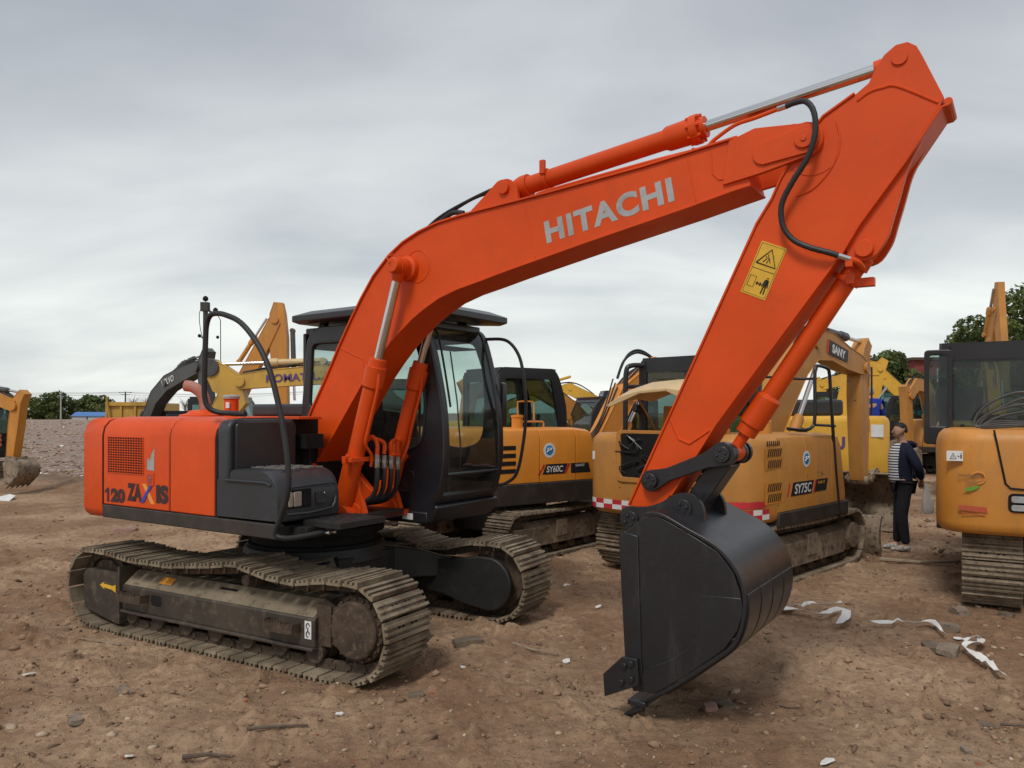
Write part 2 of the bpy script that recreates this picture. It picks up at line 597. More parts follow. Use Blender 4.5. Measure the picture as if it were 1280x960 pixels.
def height(x, y):
    x, y = np.asarray(x, float), np.asarray(y, float)
    r = np.sqrt(x * x + y * y)
    near = np.clip(1 - r / 60, 0, 1)
    h = 0.035 * fbm(x, y, 3, 0.6) + 0.034 * fbm(x + 40, y, 5, 3.1) * near
    h = h + (0.020 * np.abs(fbm(x * 1.0 + 11, y * 1.5 + 7, 4, 7.0)) - .004) * near
    clod = np.maximum(0, fbm(x, y + 70, 4, 5.0) - 0.22)
    h = h + 0.17 * clod * near
    # ridges pushed up by tracks, across the foreground
    rid = np.abs(fbm(x * 0.5 + y * .8, y * 1.6 - x * .3, 3, 1.3))
    h = h + 0.02 * np.clip(0.12 - rid, 0, 1) / 0.12 * near
    for (px_, py_, ang_, ln_, wd_, pit_) in ((-3.4, 8.6, -30, 7.0, .5, .17), (-.2, 4.7, 20, 5.5, .5, .17), (1.0, 7.0, -30, 6.5, .45, .15), (3.2, 6.2, 38, 6.0, .45, .16), (2.6, 5.0, 8, 4.0, .45, .16)):
        ca, sa = math.cos(R(ang_)), math.sin(R(ang_))
        a_ = (x - px_) * ca + (y - py_) * sa
        b_ = -(x - px_) * sa + (y - py_) * ca + .12 * np.sin(a_ * .7)
        m_k = np.clip(1.2 - np.abs(a_) / (ln_ / 2), 0, 1) ** .5 * (1 / (1 + np.exp((np.abs(b_) - wd_ / 2) / .02)))
        patch = np.clip(.6 + 1.6 * fbm(x + 5, y + 3, 2, 1.1), 0, 1)
        h = h + m_k * patch * (.013 * np.clip(np.sin(2 * PI * a_ / pit_) * 2, -1, 1) - .014)
        h = h + .016 * np.exp(-((np.abs(b_) - wd_ / 2 - .05) / .045) ** 2) * patch * np.clip(1.2 - np.abs(a_) / (ln_ / 2), 0, 1)
    # rubble field and the low bank at its edge on the left
    g = 1 / (1 + np.exp(-(y - 22 - 0.25 * x) / 0.9)) * 1 / (1 + np.exp((x + 1.5) / 2.0))
    h = h + g * (0.16 + 0.5 * np.maximum(fbm(x, y, 4, 0.35), -.1)) * np.clip(1.4 - r / 260, 0.15, 1)
    bank = np.exp(-((y - 22.5 - 0.25 * x) / 1.0) ** 2) / (1 + np.exp((x + 1.5) / 1.5))
    h = h + bank * 0.22 * (1 + 1.2 * fbm(x, y, 3, 1.4))
    for (cx_, cy_) in ((-1.8, 7.2),):      # ground pressed flat under the near machine's tracks
        ca, sa = math.cos(R(-30.3)), math.sin(R(-30.3))
        a_ = (x - cx_) * ca + (y - cy_) * sa
        b_ = np.abs(-(x - cx_) * sa + (y - cy_) * ca)
        k_ = 1 / (1 + np.exp((np.abs(a_) - 1.80) / .05)) / (1 + np.exp((np.abs(b_ - .95) - .27) / .025))
        h = h * (1 - k_) + k_ * (0.25 * h - .008)
    h = np.where(r > 300, h * 0.1, h)
    return h - 0.012


def axis_pts(d0, d1, step, lo, hi, g=1.07):
    a = list(np.arange(d0, d1, step))
    s, v = step, d1
    while v < hi:
        a.append(v); s *= g; v += s
    s, v = step, d0
    b = []
    while v > lo:
        s *= g; v -= s; b.append(v)
    return np.array(b[::-1] + a)


gx = axis_pts(-4.8, 5.2, 0.022, -3000, 3000, 1.035)
gy = axis_pts(3.7, 9.6, 0.022, -60, 3500, 1.028)
GX, GY = np.meshgrid(gx, gy)
GZ = height(GX, GY)
nx, ny = len(gx), len(gy)
me = bpy.data.meshes.new('ground')
co = np.stack([GX, GY, GZ], -1).reshape(-1, 3).astype(np.float32)
me.vertices.add(nx * ny)
me.vertices.foreach_set('co', co.ravel())
ii = (np.arange(ny - 1)[:, None] * nx + np.arange(nx - 1)[None, :]).ravel()
q = np.stack([ii, ii + 1, ii + 1 + nx, ii + nx], -1).ravel()
me.loops.add(len(q))
me.loops.foreach_set('vertex_index', q)
me.polygons.add(len(ii))
me.polygons.foreach_set('loop_start', np.arange(0, len(q), 4))
me.polygons.foreach_set('loop_total', np.full(len(ii), 4))
me.polygons.foreach_set('use_smooth', np.ones(len(ii), bool))
me.update(calc_edges=True)
ground = bpy.data.objects.new('ground', me)
COL.objects.link(ground)
tag(ground, 'bare churned brown dirt yard', kind='structure')

gm, T, B, o = newmat('dirt_ground')
geo = T.nodes.new('ShaderNodeTexCoord').outputs['Object']
nA = noise(T, geo, 0.55, 6, 0.6)
nB = noise(T, geo, 2.3, 9, 0.68, 0.3)
nC = noise(T, geo, 14, 8, 0.7)
nD = noise(T, geo, 60, 5, 0.7)
base = mixc(T, ramp(T, nB, 0.32, 0.68), lin(144, 111, 84), lin(192, 158, 127))
base = mixc(T, ramp(T, nA, 0.44, 0.60), mixc(T, 0.55, base, lin(122, 91, 67)), mixc(T, 0.5, base, lin(196, 168, 138)))
base = mixc(T, ramp(T, nC, 0.42, 0.70, (0, 0, 0, 1), (.7, .7, .7, 1)), base, lin(110, 86, 66))
vor = T.nodes.new('ShaderNodeTexVoronoi')
vor.inputs['Scale'].default_value = 26
T.links.new(geo, vor.inputs['Vector'])
peb = ramp(T, vor.outputs['Distance'], 0.10, 0.20, (1, 1, 1, 1), (0, 0, 0, 1))
sel = ramp(T, noise(T, geo, 9, 3, 0.5), 0.52, 0.62)
pm = mixc(T, 1.0, peb, sel, 'MULTIPLY')
base = mixc(T, pm, base, lin(178, 158, 136))
base = mixc(T, ramp(T, nD, 0.55, 0.75, (0, 0, 0, 1), (.5, .5, .5, 1)), base, lin(184, 160, 134))
# rubble field: greyer, paler, far left
sp = T.nodes.new('ShaderNodeSeparateXYZ')
T.links.new(geo, sp.inputs[0])
ff = T.nodes.new('ShaderNodeMath'); ff.operation = 'MULTIPLY_ADD'
T.links.new(sp.outputs[0], ff.inputs[0]); ff.inputs[1].default_value = -0.25
T.links.new(sp.outputs[1], ff.inputs[2])
fr_ = T.nodes.new('ShaderNodeMapRange')
fr_.inputs[1].default_value = 21.5; fr_.inputs[2].default_value = 25
T.links.new(ff.outputs[0], fr_.inputs[0])
rub = mixc(T, ramp(T, noise(T, geo, 5, 8, 0.75), 0.40, 0.60), lin(112, 94, 84), lin(172, 156, 144))
rub = mixc(T, ramp(T, noise(T, geo, 0.8, 5, 0.6), 0.45, 0.65), rub, lin(148, 126, 112))
base = mixc(T, fr_.outputs[0], base, rub)
T.links.new(base, B.inputs['Base Color'])
B.inputs['Roughness'].default_value = 0.92
B.inputs['Specular IOR Level'].default_value = 0.25
hh = mixc(T, 0.4, nC, nD)
hh = mixc(T, 0.45, hh, nB)
hh = mixc(T, pm, hh, (0.9, 0.9, 0.9, 1))
bump(T, B, hh, 1.0, 0.085)
me.materials.append(gm)

# ------------------------------------------------------------ gravel, clods, rubble (stuff)
t_ = (1 + 5 ** .5) / 2
ICO_V = np.array([(-1, t_, 0), (1, t_, 0), (-1, -t_, 0), (1, -t_, 0), (0, -1, t_), (0, 1, t_), (0, -1, -t_), (0, 1, -t_),
                  (t_, 0, -1), (t_, 0, 1), (-t_, 0, -1), (-t_, 0, 1)]) / 1.9
ICO_F = np.array([(0, 11, 5), (0, 5, 1), (0, 1, 7), (0, 7, 10), (0, 10, 11), (1, 5, 9), (5, 11, 4), (11, 10, 2), (10, 7, 6),
                  (7, 1, 8), (3, 9, 4), (3, 4, 2), (3, 2, 6), (3, 6, 8), (3, 8, 9), (4, 9, 5), (2, 4, 11), (6, 2, 10),
                  (8, 6, 7), (9, 8, 1)])


def scatter(name, label, xs, ys, sizes, mats, probs, flat=(0.45, 0.9), sink=0.25):
    n = len(xs)
    zs = height(xs, ys)
    V = np.empty((n, 12, 3))
    base_ = ICO_V[None] * (1 + 0.95 * (rng.rand(n, 12, 1) - .5))
    sx = sizes[:, None] * rng.uniform(.7, 1.3, (n, 1))
    sy = sizes[:, None] * rng.uniform(.5, 1.1, (n, 1))
    sz = sizes[:, None] * rng.uniform(flat[0], flat[1], (n, 1))
    a = rng.rand(n, 1) * 2 * PI
    bx, by, bz = base_[:, :, 0] * sx, base_[:, :, 1] * sy, base_[:, :, 2] * sz
    V[:, :, 0] = bx * np.cos(a) - by * np.sin(a) + xs[:, None]
    V[:, :, 1] = bx * np.sin(a) + by * np.cos(a) + ys[:, None]
    V[:, :, 2] = bz + zs[:, None] + sz * (1 - 2 * sink) * .6
    F = (ICO_F[None] + (np.arange(n) * 12)[:, None, None]).reshape(-1, 3)
    m_ = bpy.data.meshes.new(name)
    m_.vertices.add(n * 12)
    m_.vertices.foreach_set('co', V.reshape(-1).astype(np.float32))
    m_.loops.add(F.size)
    m_.loops.foreach_set('vertex_index', F.ravel())
    m_.polygons.add(len(F))
    m_.polygons.foreach_set('loop_start', np.arange(0, F.size, 3))
    m_.polygons.foreach_set('loop_total', np.full(len(F), 3))
    for m in mats:
        m_.materials.append(m)
    idx = rng.choice(len(mats), n, p=probs)
    m_.polygons.foreach_set('material_index', np.repeat(idx, 20))
    m_.update(calc_edges=True)
    ob = bpy.data.objects.new(name, m_)
    COL.objects.link(ob)
    tag(ob, label, kind='stuff')
    return ob


def flatmat(name, c, rough=0.9):
    if name in MATS:
        return MATS[name]
    return rough_mat(name, tuple(v * .75 for v in c[:3]) + (1,), tuple(min(1, v * 1.2) for v in c[:3]) + (1,), 12, rough, 0.4)


ST_A = flatmat('pebble_brown', lin(146, 120, 96))
ST_B = flatmat('pebble_dark', lin(118, 95, 76))
ST_C = flatmat('pebble_pale', lin(176, 156, 132))
ST_D = flatmat('pebble_red', lin(150, 84, 60))
ST_W = flatmat('scrap_white', lin(225, 222, 215))
n = 11000
yy = 3.8 + 10 * rng.rand(n) ** 1.3
xx = (rng.rand(n) * 1.7 - .85) * yy
scatter('gravel', 'loose pebbles and crumbs of soil on the dirt', xx, yy, 0.004 + 0.012 * rng.rand(n) ** 3, [ST_A, ST_B, ST_C, ST_D], [.55, .37, .05, .03])
n = 3600
yy = 4.0 + 12 * rng.rand(n) ** 1.2
xx = (rng.rand(n) * 1.6 - .8) * yy
scatter('soil_clods', 'crumbled clods of brown soil on the dirt', xx, yy, 0.010 + 0.032 * rng.rand(n) ** 3, [ST_A, ST_B, ST_C], [.55, .38, .07], (.3, .7), .4)
n = 24000
yy = 21 + 130 * rng.rand(n) ** 2.0
xx = -0.72 * yy + rng.rand(n) * 0.66 * yy
k_ = yy > 21.5 + .25 * xx
scatter('rubble', 'pale broken rubble strewn over the far left field', xx[k_], yy[k_], (0.016 + 0.045 * rng.rand(n) ** 3)[k_] * (1 + yy[k_] / 60), [ST_A, ST_C, ST_B, ST_D, ST_W], [.46, .22, .22, .06, .04], (.2, .6))
n = 5000
yy = 10 + 24 * rng.rand(n)
xx = -2 + rng.rand(n) * 0.8 * yy
scatter('gravel', 'gravel and crumbs among the parked machines on the right', xx, yy, 0.012 + 0.04 * rng.rand(n) ** 3, [ST_A, ST_C, ST_B, ST_D], [.42, .2, .33, .05])


def gz(x, y):
    return float(height(x, y))


# ------------------------------------------------------------ shared machine parts
def track(parent, M, yc, shoe, path, pitch, mats, idler, sprocket, side, roller_z=0.15, detail=True, ribs=3, relief=1.0):
    """chain of shoes along a closed xz path, with idler, sprocket and rollers.
    side=-1: outer face towards -y.  idler/sprocket=(x,z,r)"""
    P = [Vector((p[0], p[1])) for p in path]
    P.append(P[0])
    cum = [0]
    for i in range(1, len(P)):
        cum.append(cum[-1] + (P[i] - P[i - 1]).length)
    L = cum[-1]
    n = int(round(L / pitch))
    mb = MB(M)
    cen = sum(P[:-1], Vector((0, 0))) / (len(P) - 1)
    def at(s):
        s %= L
        for i in range(1, len(P)):
            if cum[i] >= s:
                t = (s - cum[i - 1]) / max(1e-9, cum[i] - cum[i - 1])
                return P[i - 1].lerp(P[i], t)
        return P[-1]
    area = sum(P[i].x * P[i + 1].y - P[i + 1].x * P[i].y for i in range(len(P) - 1))
    for k in range(n):
        s = k * L / n
        a, b = at(s - pitch * .45), at(s + pitch * .45)
        c = at(s)
        t = (b - a).normalized()
        nn = Vector((t.y, -t.x)) if area > 0 else Vector((-t.y, t.x))
        j = 1 + 0.0 * k
        mm = Matrix(((t.x, 0, nn.x, c.x), (0, 1, 0, yc), (t.y, 0, nn.y, c.y), (0, 0, 0, 1)))
        h = pitch * .445
        mb.mat(0).box(-h, h, -shoe / 2, shoe / 2, -0.014, 0.004, mm)
        hr = 0.026 * relief
        for q in range(ribs):
            xq = -h + (2 * h) * (q + .08) / ribs if ribs > 1 else -h * .9
            mb.box(xq, xq + .022, -shoe / 2, shoe / 2, 0.004, hr + (0.006 if q == 0 else 0), mm)
        if detail:
            mb.mat(1)
            for yb in (-.095, -.05, .05, .095):
                mb.box(-.012, .016, yb - .012, yb + .012, 0.003, 0.0065, mm)
            mb.mat(2)
            for yb in (-.085, .085):
                mb.box(-h * 1.05, h * 1.0, yb - .016, yb + .016, -0.085, -0.011, mm)
                mb.cyl(mm @ Vector((-h * .9, yb - .025, -.055)), mm @ Vector((-h * .9, yb + .025, -.055)), .024, 8)
    ch = mb.build('track', list(mats) + [RUST], parent, smooth=False)
    # wheels as sub-parts of the track
    m2 = MB(M)
    x, z, r = idler
    m2.lathe((x, yc - .09, z), (0, 1, 0), [(0, r * .35), (0, r * .8), (.03, r * .83), (.03, r), (.15, r), (.15, r * .83), (.18, r * .8), (.18, r * .35)], 32)
    m2.build('idler', RUST, ch, 0.004)
    m3 = MB(M)
    x, z, r = sprocket
    m3.lathe((x, yc - .03, z), (0, 1, 0), [(0, .1), (0, r * .9), (.06, r * .9), (.06, .1)], 32)
    for k in range(17):
        a = 2 * PI * k / 17
        m3.box(-.025, .025, -.03, .03, r * .86, r, Matrix.Translation((x, yc, z)) @ Matrix.Rotation(a, 4, 'Y'))
    m3.build('sprocket', RUST, ch)
    x0, x1 = sorted((idler[0], sprocket[0]))
    nr = max(4, int((x1 - x0 - .5) / .34))
    for k in range(nr):
        xr = x0 + .42 + (x1 - x0 - .84) * k / (nr - 1)
        m4 = MB(M)
        m4.lathe((xr, yc - .13, roller_z), (0, 1, 0), [(0, .03), (0, .085), (.03, .085), (.035, .065), (.1, .065), (.105, .085), (.155, .085), (.16, .065), (.225, .065), (.23, .085), (.26, .085), (.26, .03)], 14)
        m4.build('roller', RUST, ch)
    return ch


def loop_path(xi, zi, ri, xs, zs, rs, bottom, sag, n=9):
    """closed path: bottom line, front arc at xs, top run with sag points, rear arc at xi (xs > xi)"""
    p = [(xi + (xs - xi) * t / 14.0, bottom) for t in range(1, 14)]
    p += [(xs + rs * math.cos(a), zs + rs * math.sin(a)) for a in [R(-80 + 160 * k / n) for k in range(n + 1)]]
    p += sag
    p += [(xi + ri * math.cos(a), zi + ri * math.sin(a)) for a in [R(100 + 160 * k / n) for k in range(n + 1)]]
    return p


BUCKET_SIDE = [(.23, .062), (.068, -.065), (.112, -.823), (.166, -1.0), (.30, -.99), (.50, -.85), (.735, -.655), (.80, -.54), (.825, -.43), (.82, -.33), (.776, -.21), (.687, -.104), (.497, -.004), (.335, .07)]
BUCKET_BACK = [(.24, .075), (.335, .08), (.497, .006), (.64, -.06), (.725, -.125), (.79, -.205), (.828, -.30), (.836, -.41), (.815, -.53), (.765, -.635), (.66, -.73), (.50, -.86), (.33, -.985), (.17, -1.08)]


def bucket(parent, pin, ang, scale, width, mat, y0=0.0, teeth=5, pin_mat=None, mudfill=False):
    """digging bucket hung from pin (x,z); parts returned under parent as bucket > tooth, side_cutter"""
    Mx = Matrix.Translation((pin[0], y0, pin[1])) @ Matrix.Rotation(ang, 4, 'Y') @ Matrix.Scale(scale, 4)
    hw = width / 2 / scale
    mb = MB(Mx)
    for sgn in (-1, 1):
        a, b = sorted((sgn * hw, sgn * (hw - .02)))
        mb.prism([(.45 + (p[0] - .45) * 1.014, -.45 + (p[1] + .45) * 1.012) for p in BUCKET_SIDE], a, b)
        c, d = sorted((sgn * (hw + .012), sgn * (hw - .03)))
        # thickened front edge and cheek wear plate
        mb.prism([(.10, -.03), (.062, -.062), (.105, -.83), (.16, -1.01), (.235, -1.0), (.215, -.83), (.19, -.05)], c, d)
        mb.prism([(.60, -.36), (.83, -.35), (.84, -.43), (.81, -.54), (.73, -.66), (.50, -.855), (.30, -1.0), (.2, -1.0), (.23, -.86), (.38, -.79), (.50, -.70), (.58, -.58)], c, d)
    bk = spl([(p[0], p[1], 0) for p in BUCKET_BACK], 4)
    bk = [(p.x, p.y) for p in bk]
    mb.ribbon(bk, -hw - .008, hw + .008, .022)
    wear = [(p.x, p.y) for p in spl([(.846, -.33, 0), (.852, -.42, 0), (.83, -.535, 0), (.775, -.645, 0), (.665, -.745, 0), (.505, -.88, 0), (.36, -.99, 0)], 4)]
    for k in range(4):
        ya = -hw + .01 + k * (2 * hw - .02) / 4
        mb.ribbon(wear, ya + .012, ya + (2 * hw - .02) / 4 - .012, .018)
    mb.box(.12, .24, -hw - .01, hw + .01, -1.10, -1.07)
    bo = mb.build('bucket', [mat], parent, 0.004)
    # hanger ears
    e_ = MB(Mx)
    for sgn in (-1, 1):
        yy = sgn * .2 / scale if scale > .9 else sgn * .17 / scale
        e_.prism(fillet([(-.09, -.02), (-.06, .09), (.1, .09), (.22, .13), (.32, .2), (.44, .20), (.50, .12), (.51, -.03), (.60, -.08), (.3, .02), (.15, -.02), (.02, -.09)], .05, 3), yy - .018, yy + .018)
    e_.build('bucket_ear', mat, bo, 0.004)
    for px, pz, rr in ((0.0, 0.0, .06), (.363, .099, .062)):
        p_ = MB(Mx)
        hy = .235 / max(scale, .85)
        p_.lathe((px, -hy, pz), (0, 1, 0), [(0, rr * .5), (0, rr), (.03, rr), (.03, rr * .75), (2 * hy - .03, rr * .75), (2 * hy - .03, rr), (2 * hy, rr), (2 * hy, rr * .5)], 20)
        for s_ in (-1, 1):
            for k in range(4):
                a_ = k * PI / 2 + .4
                c_ = Vector((px + math.cos(a_) * rr * .55, s_ * (hy + .004), pz + math.sin(a_) * rr * .55))
                p_.cyl(c_, c_ + Vector((0, s_ * .01, 0)), .012, 6)
        p_.build('pin', pin_mat or mat, bo, 0.003)
    for k in range(teeth):
        yk = -hw + .06 + k * (2 * hw - .12) / (teeth - 1)
        t = MB(Mx)
        t.loft([[(.35, yk - .055, -1.00), (.35, yk + .055, -1.00), (.41, yk + .055, -.925), (.41, yk - .055, -.925)],
                [(.20, yk - .052, -1.135), (.20, yk + .052, -1.135), (.27, yk + .052, -1.025), (.27, yk - .052, -1.025)],
                [(.055, yk - .03, -1.205), (.055, yk + .03, -1.205), (.065, yk + .03, -1.19), (.065, yk - .03, -1.19)]])
        t.build('tooth', mat, bo, 0.004)
    for sgn in (-1, 1):
        c_ = MB(Mx)
        ya, yb = sorted((sgn * (hw + .013), sgn * (hw + .045)))
        c_.prism([(.20, -.80), (.10, -.80), (-.03, -.93), (-.02, -1.07), (.215, -.955)], ya, yb)
        for bx, bz in ((.165, -.83), (.12, -.85), (.165, -.925), (.10, -.955)):
            yc_ = sgn * (hw + .045)
            c_.cyl((bx, yc_, bz), (bx, yc_ + sgn * .02, bz), .02, 6)
        c_.build('side_cutter', mat, bo, 0.003)
    return bo


def hyd(parent, p0, p1, rb, frac, mat, rodmat, y=None, rr=None, ext=1.0, name='hydraulic_cylinder'):
    """barrel from p0 towards p1 over frac of the length, rod on to p1"""
    p0, p1 = Vector(p0), Vector(p1)
    d = p1 - p0
    Ln = d.length
    b = Ln * frac
    rr = rr or rb * .55
    mb = MB()
    mb.lathe(p0, d, [(0, rb * .5), (0.0, rb * .8), (.06, rb), (b - .25, rb), (b - .25, rb * 1.28), (b - .04, rb * 1.28), (b - .04, rb * 1.05), (b, rb * 1.05), (b, rr)], 22)
    side = d.cross(Vector((0, 1, 0))).normalized()
    ax = Vector((0, 1, 0))
    mb.cyl(p0 - ax * rb * 1.05, p0 + ax * rb * 1.05, rb * 1.0, 18)
    o_ = mb.build(name, mat, parent, 0.003)
    r_ = MB()
    r_.cyl(p0 + d.normalized() * (b - .02), p1, rr, 18)
    r_.build('piston_rod', rodmat, o_)
    return o_


# ============================================================ the orange excavator
ex = thing('excavator', 'bright orange crawler excavator in the foreground, black bucket lowered to the dirt', 'excavator', (-1.8, 7.2, 0), R(-33.5), None)
TM = Matrix.Rotation(R(3.2), 4, 'Z')
mats2 = [CHAIN, VOID]
topA = [(1.22, .70), (.94, .655), (.65, .668), (.33, .725), (.28, .728), (0, .69), (-.48, .642), (-.99, .638), (-1.3, .672)]
pA = loop_path(-1.55, .355, .325, 1.46, .372, .338, .016, topA)
topB = [(1.22, .70), (.94, .63), (.65, .615), (.3, .70), (0, .66), (-.48, .62), (-.99, .628), (-1.3, .672)]
pB = loop_path(-1.55, .355, .325, 1.46, .372, .338, .016, topB)
trA = track(ex, TM, -.95, .5, pA, .154, mats2, (-1.55, .36, .27), (1.46, .372, .27), -1)
trB = track(ex, TM, .95, .5, pB, .154, mats2, (-1.55, .36, .27), (1.46, .372, .27), 1)
for sg, tr in ((-1, trA), (1, trB)):
    # side frame: boxed beam, dusty sloping top, dark outer face, lip
    m = MB(TM)
    sec = [(sg * 1.12, .19), (sg * 1.12, .395), (sg * .98, .50), (sg * .76, .50), (sg * .76, .19)]
    m.mat(0).prism(sec, -1.2, 1.08, 'x')
    a, b = sorted((sg * 1.145, sg * .8))
    m.mat(0).box(-1.2, 1.08, a, b, .165, .192)
    f = m.build('track_frame', [FRAMEBR], tr, 0.008)
    m = MB(TM)
    m.prism([(sg * 1.108, .407), (sg * .985, .4985), (sg * .97, .512), (sg * .78, .512), (sg * .78, .504), (sg * .975, .504), (sg * 1.1, .40)], -1.185, 1.06, 'x')
    m.build('dust_layer', DUST, tr)
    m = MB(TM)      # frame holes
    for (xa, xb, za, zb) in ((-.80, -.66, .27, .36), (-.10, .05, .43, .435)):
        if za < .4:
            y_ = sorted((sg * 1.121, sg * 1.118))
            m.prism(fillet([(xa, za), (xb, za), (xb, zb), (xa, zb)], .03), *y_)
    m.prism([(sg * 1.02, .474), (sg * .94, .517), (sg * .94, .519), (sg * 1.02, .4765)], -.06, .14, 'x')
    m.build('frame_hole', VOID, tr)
    # steps with toothed edge
    for xa in (-1.15, .62):
        m = MB(TM)
        yy = sg * 1.12
        pth = [(xa, yy, .36), (xa + .01, yy + sg * .07, .36), (xa + .05, yy + sg * .09, .36), (xa + .27, yy + sg * .09, .36), (xa + .31, yy + sg * .07, .36), (xa + .32, yy, .36)]
        for zz in (0,):
            P_ = [Vector(p) for p in pth]
            lo = [[p, p + Vector((0, 0, -.07)), p + Vector((0.004, sg * .012, -.07)), p + Vector((0.004, sg * .012, 0))] for p in P_]
            m.loft([[tuple(q_) for q_ in l] for l in lo])
        for k in range(9):
            xx_ = xa + .045 + k * .027
            m.box(xx_, xx_ + .012, *sorted((yy + sg * .088, yy + sg * .105)), .355, .375)
        m.build('step', RUST, tr, 0.002)
    # idler guard
    m = MB(TM)
    gp = fillet([(-1.74, .14), (-1.76, .44), (-1.70, .50), (-1.22, .50), (-1.20, .48), (-1.20, .06), (-1.25, .05)], .03, 2)
    m.prism(gp, *sorted((sg * 1.10, sg * 1.13)))
    m.box(-1.7, -1.2, *sorted((sg * 1.05, sg * 1.128)), .47, .498)
    m.box(-1.22, -1.196, *sorted((sg * .80, sg * 1.15)), .07, .56)
    m.build('idler_guard', FRAMEBR, tr, 0.006)
    # travel motor drum
    m = MB(TM)
    m.lathe((1.46, sg * .82, .372), (0, sg, 0), [(0, .2), (0, .26), (.12, .26), (.12, .25), (.28, .235), (.28, .21), (.315, .205), (.325, .19), (.325, .02)], 32)
    for k in range(20):
        a_ = 2 * PI * k / 20
        c_ = Vector((1.46 + .221 * math.cos(a_), sg * 1.10, .372 + .221 * math.sin(a_)))
        m.cyl(c_, c_ + Vector((0, sg * .018, 0)), .013, 6)
    m.build('travel_motor', RUST, tr, 0.004)
    for xr in (.32, -.55):
        m = MB(TM)
        m.lathe((xr, sg * .84, .595), (0, sg, 0), [(0, .02), (0, .05), (.04, .05), (.04, .062), (.19, .062), (.19, .05), (.25, .045), (.26, .02)], 16)
        m.build('carrier_roller', RUST, tr, 0.003)
    # brackets at the motor end
    m = MB(TM)
    m.box(1.06, 1.2, *sorted((sg * .85, sg * 1.08)), .2, .5)
    m.prism([(1.05, .42), (1.12, .55), (1.22, .5), (1.22, .22), (1.05, .17)], *sorted((sg * 1.02, sg * 1.06)))
    m.build('motor_bracket', RUST, tr, 0.006)
# painted arrow and hook label on the near frame
m = MB(TM)
m.prism([(-1.50, .372), (-1.44, .402), (-1.445, .385), (-1.31, .378), (-1.27, .395), (-1.27, .325), (-1.32, .345), (-1.44, .355), (-1.435, .338)], -1.136, -1.131)
m.build('arrow_mark', YELTXT, trA)
m = MB(TM)
m.box(-.66, -.5, -1.105, -1.0, .0, .002, Matrix.Translation((0, 0, 0)))
m.v = []; m.f = []; m.mi = []
m.prism([(-1.06, .448), (-1.005, .489), (-1.005, .492), (-1.06, .451)], -.78, -.62, 'x')
m.build('yellow_paint_mark', ORTXT, trA)
m = MB(TM)
m.box(.985, 1.05, -1.124, -1.119, .25, .38)
st = m.build('hook_label', WHITE, trA)
m = MB(TM)
for zc_ in (.285, .345):
    m.tube([(1.018 + .016 * math.cos(a_), -1.125, zc_ + .02 * math.sin(a_)) for a_ in [2 * PI * k / 10 for k in range(9)]], .004, 6)
m.tube([(1.018, -1.125, .305), (1.018, -1.125, .325)], .004, 6)
m.build('hook_symbol', BLACKTXT, st)

# inner cover of the far track frame, seen from the camera side
m = MB(TM)
inner = fillet([(-1.2, .24), (-1.2, .46), (.6, .50), (.95, .54), (1.35, .60)], 0)
arc = [(1.44 + .24 * math.cos(a_), .36 + .24 * math.sin(a_)) for a_ in [R(80 - 170 * k / 12) for k in range(13)]]
m.prism(inner + arc + [(1.2, .15), (.95, .22), (.6, .24)], .66, .72)
m.build('inner_frame_cover', UNDERBLK, trB, 0.012)
# car body
m = MB(TM)
m.lathe((0, 0, .60), (0, 0, 1), [(0, .66), (.12, .62), (.135, .60), (.135, .1)], 40)
m.prism(fillet([(-.62, -.7), (-.45, -.76), (.45, -.76), (.62, -.7), (.62, .7), (.45, .76), (-.45, .76), (-.62, .7)], .05, 2), .36, .66, 'z')
for sx in (-1, 1):
    for sg in (-1, 1):
        def leg(x0_, x1_, y_, za, zb):
            return [(x0_, y_, za), (x1_, y_, za), (x1_, y_, zb), (x0_, y_, zb)]
        m.loft([leg(sx * .02, sx * .55, sg * .30, .36, .68), leg(sx * .30, sx * .80, sg * .55, .38, .63), leg(sx * .55, sx * 1.02, sg * .80, .36, .52)])
m.build('car_body', [UNDERBLK], ex, 0.012)
m = MB(TM)
m.box(-.55, .55, -.6, .6, .661, .668)
for sx in (-1, 1):
    for sg in (-1, 1):
        m.loft([[(sx * .06, sg * .32, .683), (sx * .50, sg * .32, .683), (sx * .50, sg * .32, .688), (sx * .06, sg * .32, .688)],
                [(sx * .33, sg * .55, .634), (sx * .77, sg * .55, .634), (sx * .77, sg * .55, .640), (sx * .33, sg * .55, .640)],
                [(sx * .58, sg * .78, .529), (sx * .99, sg * .78, .529), (sx * .99, sg * .78, .535), (sx * .58, sg * .78, .535)]])
m.build('dust_layer', DUST, ex)
m = MB()
m.lathe((0, 0, .70), (0, 0, 1), [(0, .40), (0, .60), (.05, .60), (.06, .56), (.13, .56), (.135, .62), (.20, .62), (.22, .57), (.26, .57)], 48)
m.build('slewing_ring', VOID, ex, 0.003)

# upper deck
m = MB()
m.box(-1.42, .86, -1.14, .24, .99, 1.06)
m.box(-1.42, .2, .24, 1.14, .99, 1.06)
m.build('deck', UNDERBLK, ex, 0.006)
m = MB()
m.prism([(-1.2, .972), (-1.2, 1.085), (-1.13, 1.085), (-1.13, 1.06), (-1.17, 1.06), (-1.17, .972)], -1.43, .90, 'x')
m.build('side_rail', RAILBR, ex, 0.01)
m = MB()
m.prism([(1.2, .972), (1.2, 1.085), (1.13, 1.085), (1.13, 1.06), (1.17, 1.06), (1.17, .972)], -1.43, .0, 'x')
m.build('side_rail', RAILBR, ex, 0.01)

